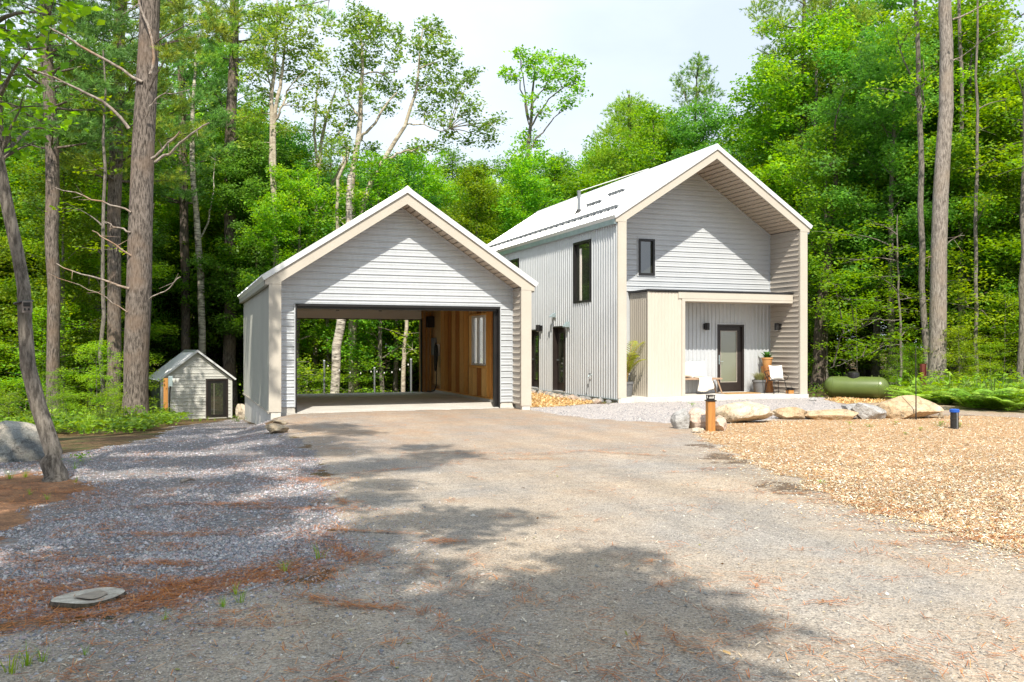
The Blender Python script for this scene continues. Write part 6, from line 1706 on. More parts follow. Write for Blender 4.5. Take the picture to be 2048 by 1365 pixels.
def feature(name, label, cat, d, stems, limbs=(), clumps=(), leaf=0.11, per=300, cols=C_ASPEN, bark=M_BARKA, seed=1, needles=False, pine=None, group=None, dead=(), up=0.5, nseg=12, slim=1.0, grow=1.0):
    rg = np.random.default_rng(seed); W = Wood(); Lv = Leaves(); D = Wood(); SP = []
    for st in stems:
        P, r = px_path(st, d); Q, q = smooth_path(P, r * slim)
        if st[0][1] is None:
            ax = (Q[1] - Q[0]) / np.linalg.norm(Q[1] - Q[0])
            Q = np.vstack([Q[:1], [Q[0] + ax * h * min(1.0, np.linalg.norm(Q[1] - Q[0]) / 0.75) for h in (0.18, 0.32, 0.55)], Q[1:]]); q = np.concatenate([[q[0] * 1.7], [q[0] * f for f in (1.42, 1.18, 1.05)], q[1:]])
        Q[1:-1] += rg.normal(0, 0.012 if nseg > 12 else 0.03, (len(Q) - 2, 3))
        W.tube(Q, q, nseg); SP.append(Q)
    for st in limbs:
        P, r = px_path(st, d); Q, q = smooth_path(P, r * 0.7, 12); Q[1:] += np.cumsum(rg.normal(0, 0.05, (11, 3)), 0); W.tube(Q, q, 6); SP.append(Q)
    for st in dead:
        P, r = px_path(st, d); Q, q = smooth_path(P, r * 0.75, 10); Q[1:] += np.cumsum(rg.normal(0, 0.035, (9, 3)), 0); D.tube(Q, q, 6)
        for _ in range(3):
            k = rg.integers(3, 8); D.tube(bezier(Q[k], Q[k] + rg.normal(0, 0.25, 3), 0, 4, rg), [q[k] * 0.5, 0.003], 4)
    AP = np.vstack(SP)
    for c in clumps:
        px, py, rx, ry = c[:4]; dd = d + rg.normal(0, 0.8) + (c[4] if len(c) > 4 else 0)
        ctr = np.array(at(px, dd, py)); r = np.array((rx, rx, ry)) * grow * d / FPX
        i = np.argmin(np.linalg.norm((AP - ctr) * (1, 1, 1.0) + np.array((0, 0, 0.3)), axis=1))
        W.tube(bezier(AP[i], ctr, 0.06, 6, rg), np.linspace(0.03, 0.006, 6), 5)
        vol = (rx * d / FPX) * (ry * d / FPX)
        if needles:
            n = int(per * vol) + 12
            dv = rg.normal(0, 1, (n, 3)); dv /= np.linalg.norm(dv, axis=1)[:, None]
            Pn = ctr + dv * (rg.uniform(0, 1, n) ** 0.45)[:, None] * r; dv[:, 2] = np.abs(dv[:, 2]) * 0.7 + 0.2
            Lv.tufts(Pn, dv / np.linalg.norm(dv, axis=1)[:, None], cols, 16, 0.16, rg=rg)
        else:
            for _ in range(5):
                W.tube(bezier(ctr, ctr + rg.normal(0, 0.55, 3) * r, 0.02, 4, rg), [0.01, 0.003], 4)
            Lv.clump(ctr, r, int(per * vol) + 20, leaf, cols, up, rg, spread=0.15)
    if pine: pine_crown(W, Lv, SP[0], pine[0], pine[1], pine[2], rg, cols, whorl=pine[3] if len(pine) > 3 else 0.75)
    base = SP[0][0].copy()
    t = thing(name, label, cat, tuple(base), group)
    link('trunk', W.mesh('trunk', bark, base), t)
    if Lv.V: link('crown', Lv.mesh('crown', M_NEEDLE if needles or pine else M_LEAF, base), t)
    if D.V: link('dead_branches', D.mesh('dead_branches', M_DEADW, base), t)
    return t

# leaning grey tree with the trail camera
lean = feature('leaning_tree', 'leaning grey maple trunk with a small camera strapped to it', 'tree', 10.2,
        [[(117, None, 42), (92, 880, 35), (70, 760, 33), (52, 640, 29), (45, 560, 27), (30, 480, 26), (5, 360, 25), (-12, 200, 23, -0.2), (-10, 0, 20, -0.4), (20, -250, 15, -0.6), (30, -520, 9, -0.8)]],
        clumps=[(40, 215, 75, 38, -.3), (95, 245, 45, 30, .4), (20, 150, 60, 30), (60, 100, 60, 28, .6), (10, 60, 60, 30), (100, 30, 60, 30), (60, 290, 30, 16, .2), (20, 275, 40, 16), (-40, -60, 90, 60), (60, -120, 100, 60), (160, -160, 90, 60), (0, -260, 120, 70), (120, -330, 130, 70), (30, -430, 120, 70), (-120, -150, 100, 60), (-120, 50, 80, 50), (-90, 180, 60, 40), (120, -520, 110, 60), (-60, -560, 130, 60)],
        leaf=0.13, per=620, cols=C_MAPLE, bark=M_BARKG, seed=5, up=1.0, slim=0.9)
c = at(56, 10.08, 614)
t = thing('trail_camera', 'small grey trail camera strapped to the leaning tree', 'camera', c)
MB().bbox(c[0] - 0.05, c[0] + 0.05, c[1] - 0.085, c[1] - 0.02, c[2] - 0.07, c[2] + 0.065, 0.008).build('case', pm('camo_grey_plastic', (0.22, 0.19, 0.17), (0.13, 0.11, 0.10), 18, 0.7), t)
MB().box(c[0] - 0.035, c[0] + 0.035, c[1] - 0.092, c[1] - 0.086, c[2] + 0.0, c[2] + 0.045).build('lens_panel', M_BLACK, t)
for sx_ in (-0.028, 0.012): MB().box(c[0] + sx_, c[0] + sx_ + 0.018, c[1] - 0.092, c[1] - 0.086, c[2] - 0.045, c[2] - 0.02).build('sensor', M_BLACK, t)
q = at(47, 10.2, 605); a = np.linspace(0, 2 * math.pi, 25)
MB().tube(np.stack([q[0] + 0.095 * np.cos(a), q[1] + 0.095 * np.sin(a), np.full(25, q[2] + 0.0) + 0.02 * np.cos(a)], 1), 0.012, 5, False).build('strap', M_BLACK, t)

# big pines on the left
feature('white_pine', 'massive grey pine trunk with bare dead limbs standing before the shed', 'tree', 26.0,
        [[(269, None, 50), (272, 780, 46), (275, 650, 49), (279, 500, 47), (284, 380, 44), (290, 250, 42), (296, 120, 40), (301, 0, 37), (308, -200, 30), (315, -480, 16), (318, -650, 5)]],
        clumps=[(415, 40, 36, 34), (360, 15, 30, 22), (335, 108, 26, 14), (450, 70, 24, 18), (385, 85, 26, 16), (470, 25, 22, 18), (430, -20, 40, 30), (360, -60, 40, 30)],
        dead=[[(258, 258, 10, -.3), (215, 215, 9, -.5), (160, 185, 7, -.8), (100, 165, 5, -1.2), (45, 145, 3, -1.6)], [(285, 165, 9, -.3), (240, 138, 8, -.4), (180, 105, 7, -.6), (110, 70, 5, -1.0), (75, 55, 3, -1.2)],
              [(262, 425, 6, -.3), (215, 405, 5, -.5), (160, 388, 4, -.7), (95, 375, 2.5, -1)], [(262, 465, 6, -.3), (228, 445, 4, -.3), (208, 430, 2, -.3)], [(258, 578, 8, -.3), (210, 558, 6, -.5), (160, 540, 4, -.7), (118, 528, 3, -.9)],
              [(262, 512, 6, -.3), (225, 490, 4, -.5), (190, 467, 3, -.6)], [(310, 325, 8, -.3), (345, 300, 6, -.5), (385, 270, 5, -.8), (425, 250, 4, -1.1)], [(303, 318, 8, -.3), (325, 290, 6, -.4), (345, 262, 4, -.5)],
              [(300, 598, 4, -.3), (335, 585, 3, -.3), (368, 568, 2.5, -.4)], [(255, 625, 3.5, -.3), (215, 590, 3, -.6), (160, 562, 2, -.9), (95, 540, 1.5, -1.2)], [(300, 150, 9, -.5), (316, 110, 8, -.6), (305, 60, 7, -.6), (285, 0, 7, -.6), (285, -30, 6, -.6)],
              [(292, 235, 5, -.4), (305, 205, 4, -.5), (330, 195, 3, -.6), (378, 185, 2, -.8)]],
        needles=True, pine=(16.5, 21.5, 3.0, 0.8), per=150, cols=C_PINE, bark=M_BARKP, seed=6, nseg=18)
feature('white_pine', 'slim dark pine trunk at the left wood edge behind the leaning tree', 'tree', 29,
        [[(107, None, 26), (106, 700, 24), (108, 550, 24), (107, 400, 26), (104, 250, 25), (96, 100, 23), (90, 0, 21), (86, -250, 16), (84, -500, 8)]], needles=True, pine=(8.0, 20, 3.4, 0.6), cols=C_PINEB, bark=M_BARKP, seed=7)
feature('white_pine', 'pine trunk left of the massive pine, ruddy bark patches', 'tree', 32,
        [[(226, None, 28), (226, 650, 26), (227, 500, 25), (231, 350, 26), (235, 200, 25), (240, 60, 23), (243, -50, 21), (246, -300, 12), (247, -450, 6)]], needles=True, pine=(7.5, 20, 3.3, 0.6), cols=C_PINE, bark=M_BARKP, seed=8)
feature('white_pine', 'straight pine trunk rising behind the shed roof ridge', 'tree', 43,
        [[(373, None, 19), (372, 600, 18), (368, 450, 17), (366, 300, 16), (363, 150, 14), (360, 0, 12), (358, -200, 7)]], needles=True, pine=(8.5, 20, 3.4, 0.6), cols=C_PINEB, bark=M_BARKP, seed=9)
feature('birch', 'pale birch trunk with dark bands curving up behind the shed', 'tree', 42,
        [[(406, None, 15), (405, 650, 14), (403, 560, 14), (398, 480, 13), (388, 400, 11), (382, 300, 10), (386, 200, 7), (392, 90, 4)]], limbs=[[(398, 480, 6), (415, 420, 5), (425, 340, 3)]],
        clumps=[(395, 120, 45, 30), (370, 180, 40, 28), (420, 200, 40, 30), (430, 320, 32, 26), (360, 90, 36, 26), (410, 50, 40, 28)], leaf=0.15, per=420, cols=C_ASPEN, bark=M_BARKB, seed=10)
feature('white_pine', 'pine trunk right of the shed roof with green tufts along it', 'tree', 43,
        [[(461, None, 26), (461, 650, 25), (460, 500, 24), (461, 380, 23), (463, 250, 21), (467, 120, 19), (469, 0, 17), (470, -200, 10), (471, -300, 5)]],
        clumps=[(500, 260, 34, 20), (490, 330, 30, 16), (440, 300, 26, 14), (500, 190, 34, 18), (420, 120, 30, 20), (520, 110, 36, 20), (560, 30, 40, 14), (620, 15, 34, 12), (655, 30, 18, 14), (450, 40, 40, 24), (520, 50, 40, 20), (480, 400, 24, 12)],
        limbs=[[(463, 60, 7), (520, 42, 5), (590, 18, 4), (650, 12, 2)], [(463, 240, 6), (430, 205, 5), (400, 150, 3)], [(466, 90, 6), (440, 65, 5), (405, 50, 3)]],
        needles=True, pine=(15.5, 20, 3.0), per=170, cols=C_PINE, bark=M_BARKP, seed=11)
feature('thin_tree', 'very thin pale trunk between the two left pines', 'tree', 28, [[(205, None, 8), (203, 650, 8), (207, 500, 7), (210, 350, 6), (208, 200, 4), (206, 100, 3)]], clumps=[(205, 140, 50, 14), (200, 210, 55, 14), (215, 280, 55, 14), (195, 340, 50, 12), (160, 420, 60, 12), (190, 500, 50, 12)], leaf=0.15, per=330, cols=C_HEM, bark=M_BARKG, seed=12, up=1.5)

# aspens behind the garage
feature('aspen', 'tall forked aspen with pale trunks and loose green crown behind the garage ridge', 'tree', 40,
        [[(703, None, 24), (706, 640, 22), (707, 500, 20), (697, 400, 17), (704, 330, 16), (718, 285, 15), (722, 200, 12), (726, 130, 9), (722, 70, 6), (716, 20, 3)], [(708, 520, 18), (718, 430, 17), (738, 370, 15), (752, 335, 13), (785, 300, 12), (812, 250, 10), (832, 195, 8), (838, 120, 5), (845, 60, 3)]],
        limbs=[[(722, 280, 9), (745, 255, 8), (775, 215, 6), (800, 190, 4)], [(718, 230, 6), (700, 212, 5), (685, 195, 3)], [(726, 150, 5), (755, 145, 4), (785, 150, 3)], [(760, 330, 8), (800, 310, 6), (840, 298, 4)], [(812, 250, 5), (840, 245, 4), (875, 275, 3), (900, 270, 2)], [(676, 640, 12), (672, 420, 11), (690, 330, 9), (702, 290, 6)]],
        clumps=[(715, 30, 28, 22), (735, 45, 26, 24), (700, 60, 26, 22), (748, 80, 28, 26), (715, 85, 30, 24), (760, 50, 20, 20), (705, 115, 30, 20), (745, 120, 30, 20), (790, 60, 18, 18), (798, 90, 18, 20), (785, 120, 18, 14), (690, 140, 26, 20), (700, 175, 26, 18), (760, 165, 32, 18), (725, 190, 26, 16), (790, 180, 26, 18), (680, 215, 22, 16), (770, 215, 26, 14), (705, 235, 22, 14),
                (850, 60, 22, 20), (870, 55, 20, 18), (845, 95, 24, 22), (880, 90, 26, 22), (860, 130, 28, 22), (900, 120, 18, 20), (840, 165, 24, 20), (885, 165, 30, 22), (925, 160, 24, 18), (945, 150, 16, 14), (870, 205, 30, 20), (910, 200, 28, 18), (850, 225, 22, 14), (950, 210, 24, 14), (935, 235, 20, 14), (880, 240, 24, 14), (960, 255, 22, 14), (985, 250, 20, 14), (900, 275, 20, 12), (1000, 240, 12, 12), (975, 280, 20, 12), (940, 285, 20, 12), (690, 290, 24, 16), (665, 300, 24, 18), (740, 300, 20, 14), (860, 290, 26, 14), (830, 305, 20, 12)],
        leaf=0.16, per=1050, cols=C_ASPEN, bark=M_BARKA, seed=13, slim=0.74, grow=1.18)
feature('aspen', 'aspen with paired white stems left of the forked aspen', 'tree', 41,
        [[(556, None, 17), (552, 500, 15), (546, 320, 14), (541, 250, 12), (545, 170, 10), (553, 90, 7), (553, 20, 4), (552, -40, 2)], [(552, 480, 12), (545, 260, 11), (560, 180, 10), (566, 130, 7), (572, 60, 4)]],
        limbs=[[(548, 240, 8), (562, 210, 7), (575, 178, 5)], [(543, 180, 5), (530, 120, 4), (520, 60, 3)]],
        clumps=[(560, 30, 34, 22), (600, 70, 30, 22), (540, 80, 30, 24), (580, 110, 34, 24), (620, 100, 28, 20), (510, 110, 26, 26), (640, 120, 22, 20), (600, 150, 32, 20), (550, 140, 30, 20), (500, 150, 26, 20), (640, 170, 24, 18), (530, 190, 26, 20), (600, 200, 26, 18), (660, 60, 14, 14), (520, 30, 26, 18), (610, 30, 26, 16), (580, -20, 40, 20), (500, 230, 28, 22), (510, 290, 28, 24), (630, 220, 18, 14), (570, 260, 22, 16)],
        leaf=0.16, per=1050, cols=C_ASPEN, bark=M_BARKA, seed=14, slim=0.74, grow=1.18)
feature('aspen', 'spindly aspen with bare upper twigs between the two larger aspens', 'tree', 44,
        [[(630, None, 15), (630, 500, 14), (632, 380, 13), (641, 300, 10), (648, 240, 8), (665, 200, 5), (675, 170, 3)], [(636, 350, 8), (628, 280, 7), (632, 200, 5), (640, 140, 3)]], limbs=[[(640, 300, 6), (665, 265, 5), (690, 225, 3)], [(640, 420, 10), (665, 370, 9), (690, 320, 7), (700, 285, 5)]],
        clumps=[(655, 235, 18, 12), (625, 260, 22, 16), (680, 260, 18, 14), (650, 330, 28, 18), (610, 330, 30, 22), (600, 400, 34, 24), (650, 410, 34, 24), (690, 380, 30, 20)], leaf=0.16, per=900, cols=C_MAPLE, bark=M_BARKA, seed=15, slim=0.74, grow=1.2)
feature('maple', 'slender maple with a fan shaped crown standing clear against the sky', 'tree', 46,
        [[(1053, None, 12), (1052, 520, 11), (1053, 400, 11), (1058, 300, 9), (1060, 230, 8), (1066, 170, 5), (1072, 120, 3)]],
        limbs=[[(1058, 240, 6), (1045, 190, 4), (1030, 150, 3), (1015, 155, 2)], [(1058, 260, 6), (1085, 210, 4), (1110, 180, 3), (1140, 170, 2)], [(1060, 220, 5), (1090, 170, 3), (1120, 130, 2)], [(1058, 250, 4), (1044, 140, 3), (1040, 110, 2)], [(1060, 300, 5), (1100, 250, 4), (1135, 215, 2)]],
        clumps=[(1040, 108, 14, 14), (1020, 150, 22, 12), (1005, 152, 12, 8), (1060, 120, 24, 14), (1090, 118, 24, 14), (1120, 125, 26, 14), (1150, 130, 18, 14), (1075, 145, 28, 14), (1110, 150, 30, 14), (1145, 160, 22, 16), (1160, 180, 12, 14), (1060, 195, 16, 10), (1100, 180, 24, 10), (1140, 200, 18, 10), (1085, 225, 20, 10), (1125, 215, 16, 8), (1060, 280, 26, 20), (1045, 320, 34, 26), (1080, 330, 34, 26), (1030, 370, 36, 26), (1090, 390, 38, 26), (1050, 430, 40, 26)],
        leaf=0.18, per=1000, cols=C_MAPLE, bark=M_BARKG, seed=16, slim=0.8, grow=1.15)
feature('pine', 'bushy bright green pine behind the house roof', 'tree', 50,
        [[(1262, None, 14), (1262, 400, 12), (1260, 280, 9), (1258, 190, 4)]],
        clumps=[(1260, 205, 26, 18), (1235, 225, 26, 16), (1290, 225, 28, 18), (1255, 245, 34, 18), (1220, 265, 30, 18), (1305, 260, 34, 20), (1270, 280, 36, 20), (1235, 300, 36, 20), (1310, 300, 36, 20), (1200, 310, 30, 20), (1340, 290, 26, 20), (1280, 325, 40, 20), (1230, 345, 40, 20), (1320, 340, 38, 18), (1190, 350, 34, 20), (1200, 380, 36, 18), (1260, 360, 40, 14)],
        needles=True, grow=1.3, per=330, cols=[(0.30, 0.42, 0.03), (0.24, 0.37, 0.03), (0.35, 0.46, 0.035)], bark=M_BARKD, seed=17)
feature('pine', 'open topped young pine right of the bushy pine behind the roof', 'tree', 48,
        [[(1392, None, 12), (1390, 400, 10), (1388, 250, 7), (1395, 160, 4), (1398, 110, 2)]], limbs=[[(1390, 230, 3), (1365, 180, 2)], [(1392, 200, 3), (1420, 160, 2)]],
        clumps=[(1398, 120, 16, 12), (1385, 140, 22, 12), (1410, 145, 22, 12), (1360, 160, 18, 12), (1400, 175, 26, 12), (1372, 190, 26, 14), (1425, 185, 22, 14), (1395, 215, 32, 16)], needles=True, grow=1.35, slim=0.7, per=260, cols=C_PINE, bark=M_BARKD, seed=18)
feature('white_pine', 'tall white pine with tiered tufted limbs rising behind the house gable', 'tree', 45,
        [[(1606, None, 22), (1606, 500, 19), (1606, 300, 16), (1606, 150, 12), (1608, 40, 9), (1610, -80, 4)]],
        clumps=[(1560, 40, 40, 14), (1620, 25, 36, 14), (1530, 60, 28, 10), (1590, 80, 36, 13), (1650, 70, 38, 14), (1555, 105, 36, 12), (1620, 120, 34, 14), (1690, 60, 34, 14), (1520, 20, 30, 12), (1570, -10, 40, 14), (1640, -5, 36, 14), (1700, 110, 40, 16), (1690, 145, 34, 14), (1580, 150, 32, 12), (1540, 150, 20, 8), (1640, 175, 34, 12), (1600, 200, 32, 12), (1730, 30, 30, 16), (1560, 200, 24, 10), (1620, 235, 34, 12), (1680, 200, 30, 12), (1610, -60, 40, 16)],
        limbs=[[(1606, 130, 6), (1570, 115, 4), (1530, 105, 2)], [(1607, 100, 6), (1650, 90, 4), (1690, 75, 2)], [(1608, 60, 5), (1560, 50, 3), (1525, 40, 2)], [(1606, 190, 6), (1660, 170, 4), (1700, 150, 2)]],
        needles=True, per=400, cols=C_PINE, bark=M_BARKD, seed=19, grow=1.35, slim=0.8)
# right side trunks
feature('white_pine', 'tall straight grey pine trunk among ferns beyond the propane tank', 'tree', 30.5,
        [[(1872, None, 39), (1874, 760, 36), (1876, 600, 34), (1879, 450, 32), (1882, 350, 31), (1887, 250, 30), (1893, 180, 29), (1897, 110, 27), (1892, 60, 26), (1888, 0, 25), (1888, -200, 20), (1890, -450, 10), (1892, -560, 5)]],
        dead=[[(1893, 490, 3), (1905, 486, 2), (1916, 484, 1.5)], [(1905, 40, 6), (1930, 22, 5), (1965, 5, 3), (1985, -5, 2)], [(1885, 610, 2.5), (1892, 608, 2)], [(1868, 515, 2.5), (1860, 516, 2)], [(1896, 130, 4), (1930, 110, 3), (2000, 70, 2)]],
        needles=True, pine=(15.5, 21, 3.0, 0.9), cols=C_PINE, bark=M_BARKL, seed=20, nseg=18, slim=0.92)
feature('maple', 'rough brown trunk with peeling bark just left of the grey pine', 'tree', 33, [[(1857, None, 19), (1853, 700, 18), (1846, 600, 17), (1842, 450, 16), (1840, 300, 15), (1836, 150, 13), (1832, 0, 11), (1826, -200, 6)]],
        limbs=[[(1838, 220, 6), (1820, 150, 5), (1795, 90, 3)], [(1840, 260, 6), (1856, 200, 4), (1862, 120, 3)]],
        clumps=[(1790, 60, 50, 30), (1840, 30, 50, 30), (1810, 130, 50, 26), (1850, 160, 44, 24), (1780, 180, 50, 26), (1830, 230, 50, 24), (1800, -40, 60, 30), (1850, -80, 60, 30)], leaf=0.15, per=420, cols=C_MAPLE, bark=M_BARKG, slim=0.72, seed=21)
feature('maple', 'grey maple trunk standing in the shade right of the grey pine', 'tree', 36, [[(1925, None, 16), (1925, 650, 14), (1923, 450, 13), (1921, 250, 11), (1918, 50, 9), (1915, -200, 5)]],
        clumps=[(1930, 60, 50, 30), (1960, 120, 50, 28), (1910, 160, 46, 26), (1950, 210, 50, 26), (1980, 30, 50, 28), (1930, -30, 60, 30)], leaf=0.16, per=420, cols=C_MAPLE, bark=M_BARKG, slim=0.72, seed=22)
feature('maple', 'slim pale maple trunk beside the brown mossy rock', 'tree', 33, [[(1953, None, 12), (1953, 650, 10), (1951, 500, 10), (1954, 350, 9), (1955, 200, 7), (1955, 0, 5)]],
        clumps=[(1960, 260, 46, 22), (1990, 320, 46, 20), (1930, 340, 40, 18), (1980, 400, 46, 16), (2010, 200, 46, 24)], leaf=0.15, per=420, cols=C_MAPLE, bark=M_BARKG, slim=0.72, seed=23, up=1.0)
feature('maple', 'smooth grey maple trunk at the far right of the fern bank', 'tree', 29, [[(2040, None, 18), (2042, 650, 16), (2046, 500, 15), (2050, 300, 14), (2052, 100, 12), (2050, -200, 8)]],
        clumps=[(2040, 240, 60, 26), (2000, 300, 50, 22), (2060, 330, 50, 22), (2030, 140, 60, 28), (2080, 60, 60, 30), (2010, 60, 50, 26), (2040, -60, 70, 36)], leaf=0.14, per=480, cols=C_MAPLE, bark=M_BARKG, slim=0.72, seed=24, up=0.9)
feature('maple', 'dark broad trunk in the shade right behind the house corner', 'tree', 37, [[(1636, None, 27), (1637, 650, 24), (1650, 560, 22), (1660, 480, 18), (1668, 400, 13), (1671, 330, 8), (1670, 250, 4)]],
        limbs=[[(1652, 560, 8), (1640, 520, 6), (1625, 480, 4)]],
        clumps=[(1670, 230, 44, 26), (1640, 280, 44, 24), (1700, 270, 44, 24), (1660, 330, 44, 22), (1720, 330, 44, 22), (1640, 400, 40, 20), (1690, 180, 44, 26)], leaf=0.16, per=420, cols=C_DARK, bark=M_BARKD, seed=25)
feature('young_maple', 'young maple reaching lime green boughs out over the propane tank', 'tree', 31.5, [[(1800, None, 6), (1801, 700, 5), (1799, 600, 4), (1797, 500, 3), (1795, 430, 2)]],
        limbs=[[(1800, 690, 3), (1760, 690, 2.5, -.6), (1700, 715, 2, -1.0), (1655, 735, 1, -1.3)], [(1800, 640, 3), (1750, 630, 2), (1690, 650, 1.5)], [(1800, 600, 3), (1870, 600, 2, 1.5), (1960, 625, 1.5, 1.5)]],
        clumps=[(1735, 690, 42, 8, -.9), (1700, 705, 34, 7, -1.1), (1668, 722, 24, 6, -1.2), (1775, 678, 40, 9, -.4), (1820, 655, 34, 9), (1720, 640, 44, 9), (1765, 615, 44, 10), (1690, 650, 30, 8), (1700, 600, 44, 10), (1760, 555, 46, 10), (1720, 520, 44, 10), (1790, 500, 44, 10), (1810, 590, 34, 9), (1900, 625, 44, 10, 2), (1950, 640, 44, 9, 2), (1990, 655, 40, 9, 2), (1925, 600, 40, 9, 2), (1670, 570, 40, 9), (1690, 470, 40, 10), (1760, 450, 44, 10)],
        leaf=0.14, per=900, cols=C_LIME, bark=M_BARKG, seed=41, up=1.6)
# birch seen through the garage
feature('birch', 'leaning pale birch trunk seen through the open garage', 'tree', 36, [[(666, None, 20), (668, 760, 18), (675, 700, 18), (682, 640, 18), (688, 580, 16), (694, 500, 14), (698, 420, 12), (700, 350, 9)]],
        clumps=[(700, 390, 40, 22), (680, 440, 40, 22), (720, 450, 40, 22)], leaf=0.15, per=160, cols=C_MAPLE, bark=M_BARKB, seed=26)
for k, (pts, d_) in enumerate((([(804, None, 9), (806, 740, 9), (811, 690, 8), (813, 640, 7), (818, 540, 6), (822, 420, 3)], 38), ([(717, None, 7), (718, 740, 7), (716, 640, 6), (712, 500, 5), (710, 420, 3)], 41), ([(655, None, 7), (657, 700, 7), (655, 640, 6), (650, 500, 5), (646, 420, 3)], 43))):
    feature('thin_tree', ['thin crooked pale trunk seen through the garage at its right', 'thin dark trunk seen through the middle of the garage', 'thin straight trunk seen through the garage left of the birch'][k], 'tree', d_, [pts],
            clumps=[(pts[3][0] + 12, 700, 26, 12), (pts[3][0] - 10, 670, 30, 12), (pts[3][0] + 5, 590, 34, 18), (pts[3][0], 500, 40, 20)], leaf=0.15, per=220, cols=C_LIME, bark=M_BARKA if k == 0 else M_BARKG, seed=30 + k, up=1.3)

# ------------------------------------------------------------------ trees out of the frame that shade the yard
def shade_trees():
    rg = np.random.default_rng(77)
    T = [(1000, 1300, .75), (1150, 1250, .6), (1270, 1185, .42), (1340, 1230, .35), (850, 1300, .7), (700, 1335, .55), (1390, 1330, .3), (1440, 1250, .22), (1150, 1125, .22), (1225, 1118, .28), (1090, 1190, .4), (950, 1225, .45), (900, 1345, .7), (1100, 1345, .6), (1250, 1345, .42),
         (600, 1270, .5), (480, 1345, .7), (300, 1305, .6), (120, 1340, .7), (360, 1350, .6), (800, 1045, .35), (900, 1035, .4), (1010, 1035, .25), (740, 1000, .45), (690, 940, .6), (790, 930, .6), (890, 912, .5), (650, 900, .7), (760, 970, .35), (620, 882, .6), (700, 865, .5), (840, 895, .35), (700, 1080, .35), (850, 1140, .2), (660, 1130, .35), (930, 1075, .2)]
    for px in range(-60, 640, 62):
        for py in (862, 890, 925, 965, 1010, 1060, 1120, 1190, 1250):
            if rg.random() < 0.72: T.append((px + rg.normal(0, 22), py + rg.normal(0, 8), rg.uniform(.3, .62) * (1.25 if py < 960 else 1)))
    lit = [(395, 995), (540, 1020), (470, 1232), (260, 1145), (520, 950), (560, 1065), (300, 905)]
    roots = [(-4.6, -5.5), (-9.5, -1.5), (-1.5, -11.5), (-8.5, 6.0), (-3.6, 13.0)]
    WALL = [(1.8, yy + rg.normal(0, .2), zz + rg.normal(0, .15)) for yy in (20.2, 20.9, 21.7, 22.5, 23.3, 24.2) for zz in (0.4, 1.1, 1.8, 2.5)] + [(1.8, yy, 2.6) for yy in (25.2, 26.0, 27.0)]
    W = [Wood() for _ in roots]; Lv = [Leaves() for _ in roots]; trunk = []
    for k, r in enumerate(roots):
        P = np.array([(r[0], r[1], Hz(*r) - 0.2), (r[0] + .1, r[1], 4), (r[0] + .25, r[1] + .2, 9), (r[0] + .3, r[1] + .3, 14), (r[0] + .2, r[1] + .4, 18)]); Q, q = smooth_path(P, np.array([.28, .22, .18, .12, .04]), 12)
        W[k].tube(Q, q, 10); trunk.append(Q)
    for p_ in WALL:
        h = rg.uniform(8, 11.5); c = np.array(p_) - SUN_DIR * (h / -SUN_DIR[2]); k = 4
        i = np.argmin(np.abs(trunk[k][:, 2] - (c[2] - 1.2)))
        W[k].tube(bezier(trunk[k][i], c, 0.05, 7, rg), np.linspace(0.04, 0.008, 7), 5)
        Lv[k].clump(c, (0.36, 0.36, 0.24), 190, 0.14, C_MAPLE, 0.6, rg, spread=0.1)
    for (px, py, r) in T:
        if any(abs(px - a) < 40 and abs(py - b) < 20 for a, b in lit): continue
        g = np.array(gp(px, py)); d0 = topx(*g)[2]
        h = rg.uniform(7.5, 12.5) if d0 < 9 else rg.uniform(10, 15.5)
        c = g - SUN_DIR * (h / -SUN_DIR[2])
        # keep out of the picture: must lie above the frame top or behind the camera
        for _ in range(20):
            x_, y_, dd = topx(*c)
            if dd < 0.5 or y_ < -60 or x_ < -160: break
            h += 0.8; c = g - SUN_DIR * (h / -SUN_DIR[2])
        k = int(np.argmin([math.hypot(c[0] - a, c[1] - b) for a, b in roots]))
        i = np.argmin(np.abs(trunk[k][:, 2] - (c[2] - 1.2)))
        W[k].tube(bezier(trunk[k][i], c, 0.05, 7, rg), np.linspace(0.05, 0.008, 7), 5)
        Lv[k].clump(c, (r * 1.05, r * 1.05, r * 0.6), int(1500 * r * r) + 70, 0.15, C_MAPLE, 0.6, rg, spread=0.14)
    labs = ['broad maple behind the photographer shading the lower driveway', 'tall maple shading the crushed stone yard', 'maple farther down the driveway behind the photographer', 'maple at the yard edge left of the leaning tree', 'maple reaching over the yard beside the garage wall']
    for k, r in enumerate(roots):
        base = trunk[k][0]
        t = thing('maple', labs[k], 'tree', tuple(base))
        link('trunk', W[k].mesh('trunk', M_BARKG, base), t)
        if Lv[k].V: link('crown', Lv[k].mesh('crown', M_LEAF, base), t)
shade_trees()

# ------------------------------------------------------------------ the woods
def blocked(x, y, m=0.0):
    if 0.6 - m < x < 9.2 + m and 17 < y < 29.8 + m: return True
    if 9.0 - m < x < 18.9 + m and 15 < y < 36.5 + m: return True
    if -2.6 - m < x < 3.4 + m and 36.5 - m < y < 43.5 + m: return True
    p = np.array([[x, y]])
    if sdist(p, P_LG)[0] > -0.7 - m or sdist(p, P_DR)[0] > -0.7 - m or sdist(p, P_MU)[0] > -1.0 - m: return True
    if x > 17 and y < 22.5 + m * 0.5 and x < 30: return True
    return False

SKY_PX = [-400, 470, 520, 560, 620, 660, 700, 860, 960, 1010, 1100, 1180, 1330, 1360, 1450, 1500, 1550, 2500]
SKY_PY = [-260, -200, 20, 110, 190, 230, 250, 255, 270, 290, 250, 195, 185, 140, 80, 20, -150, -260]

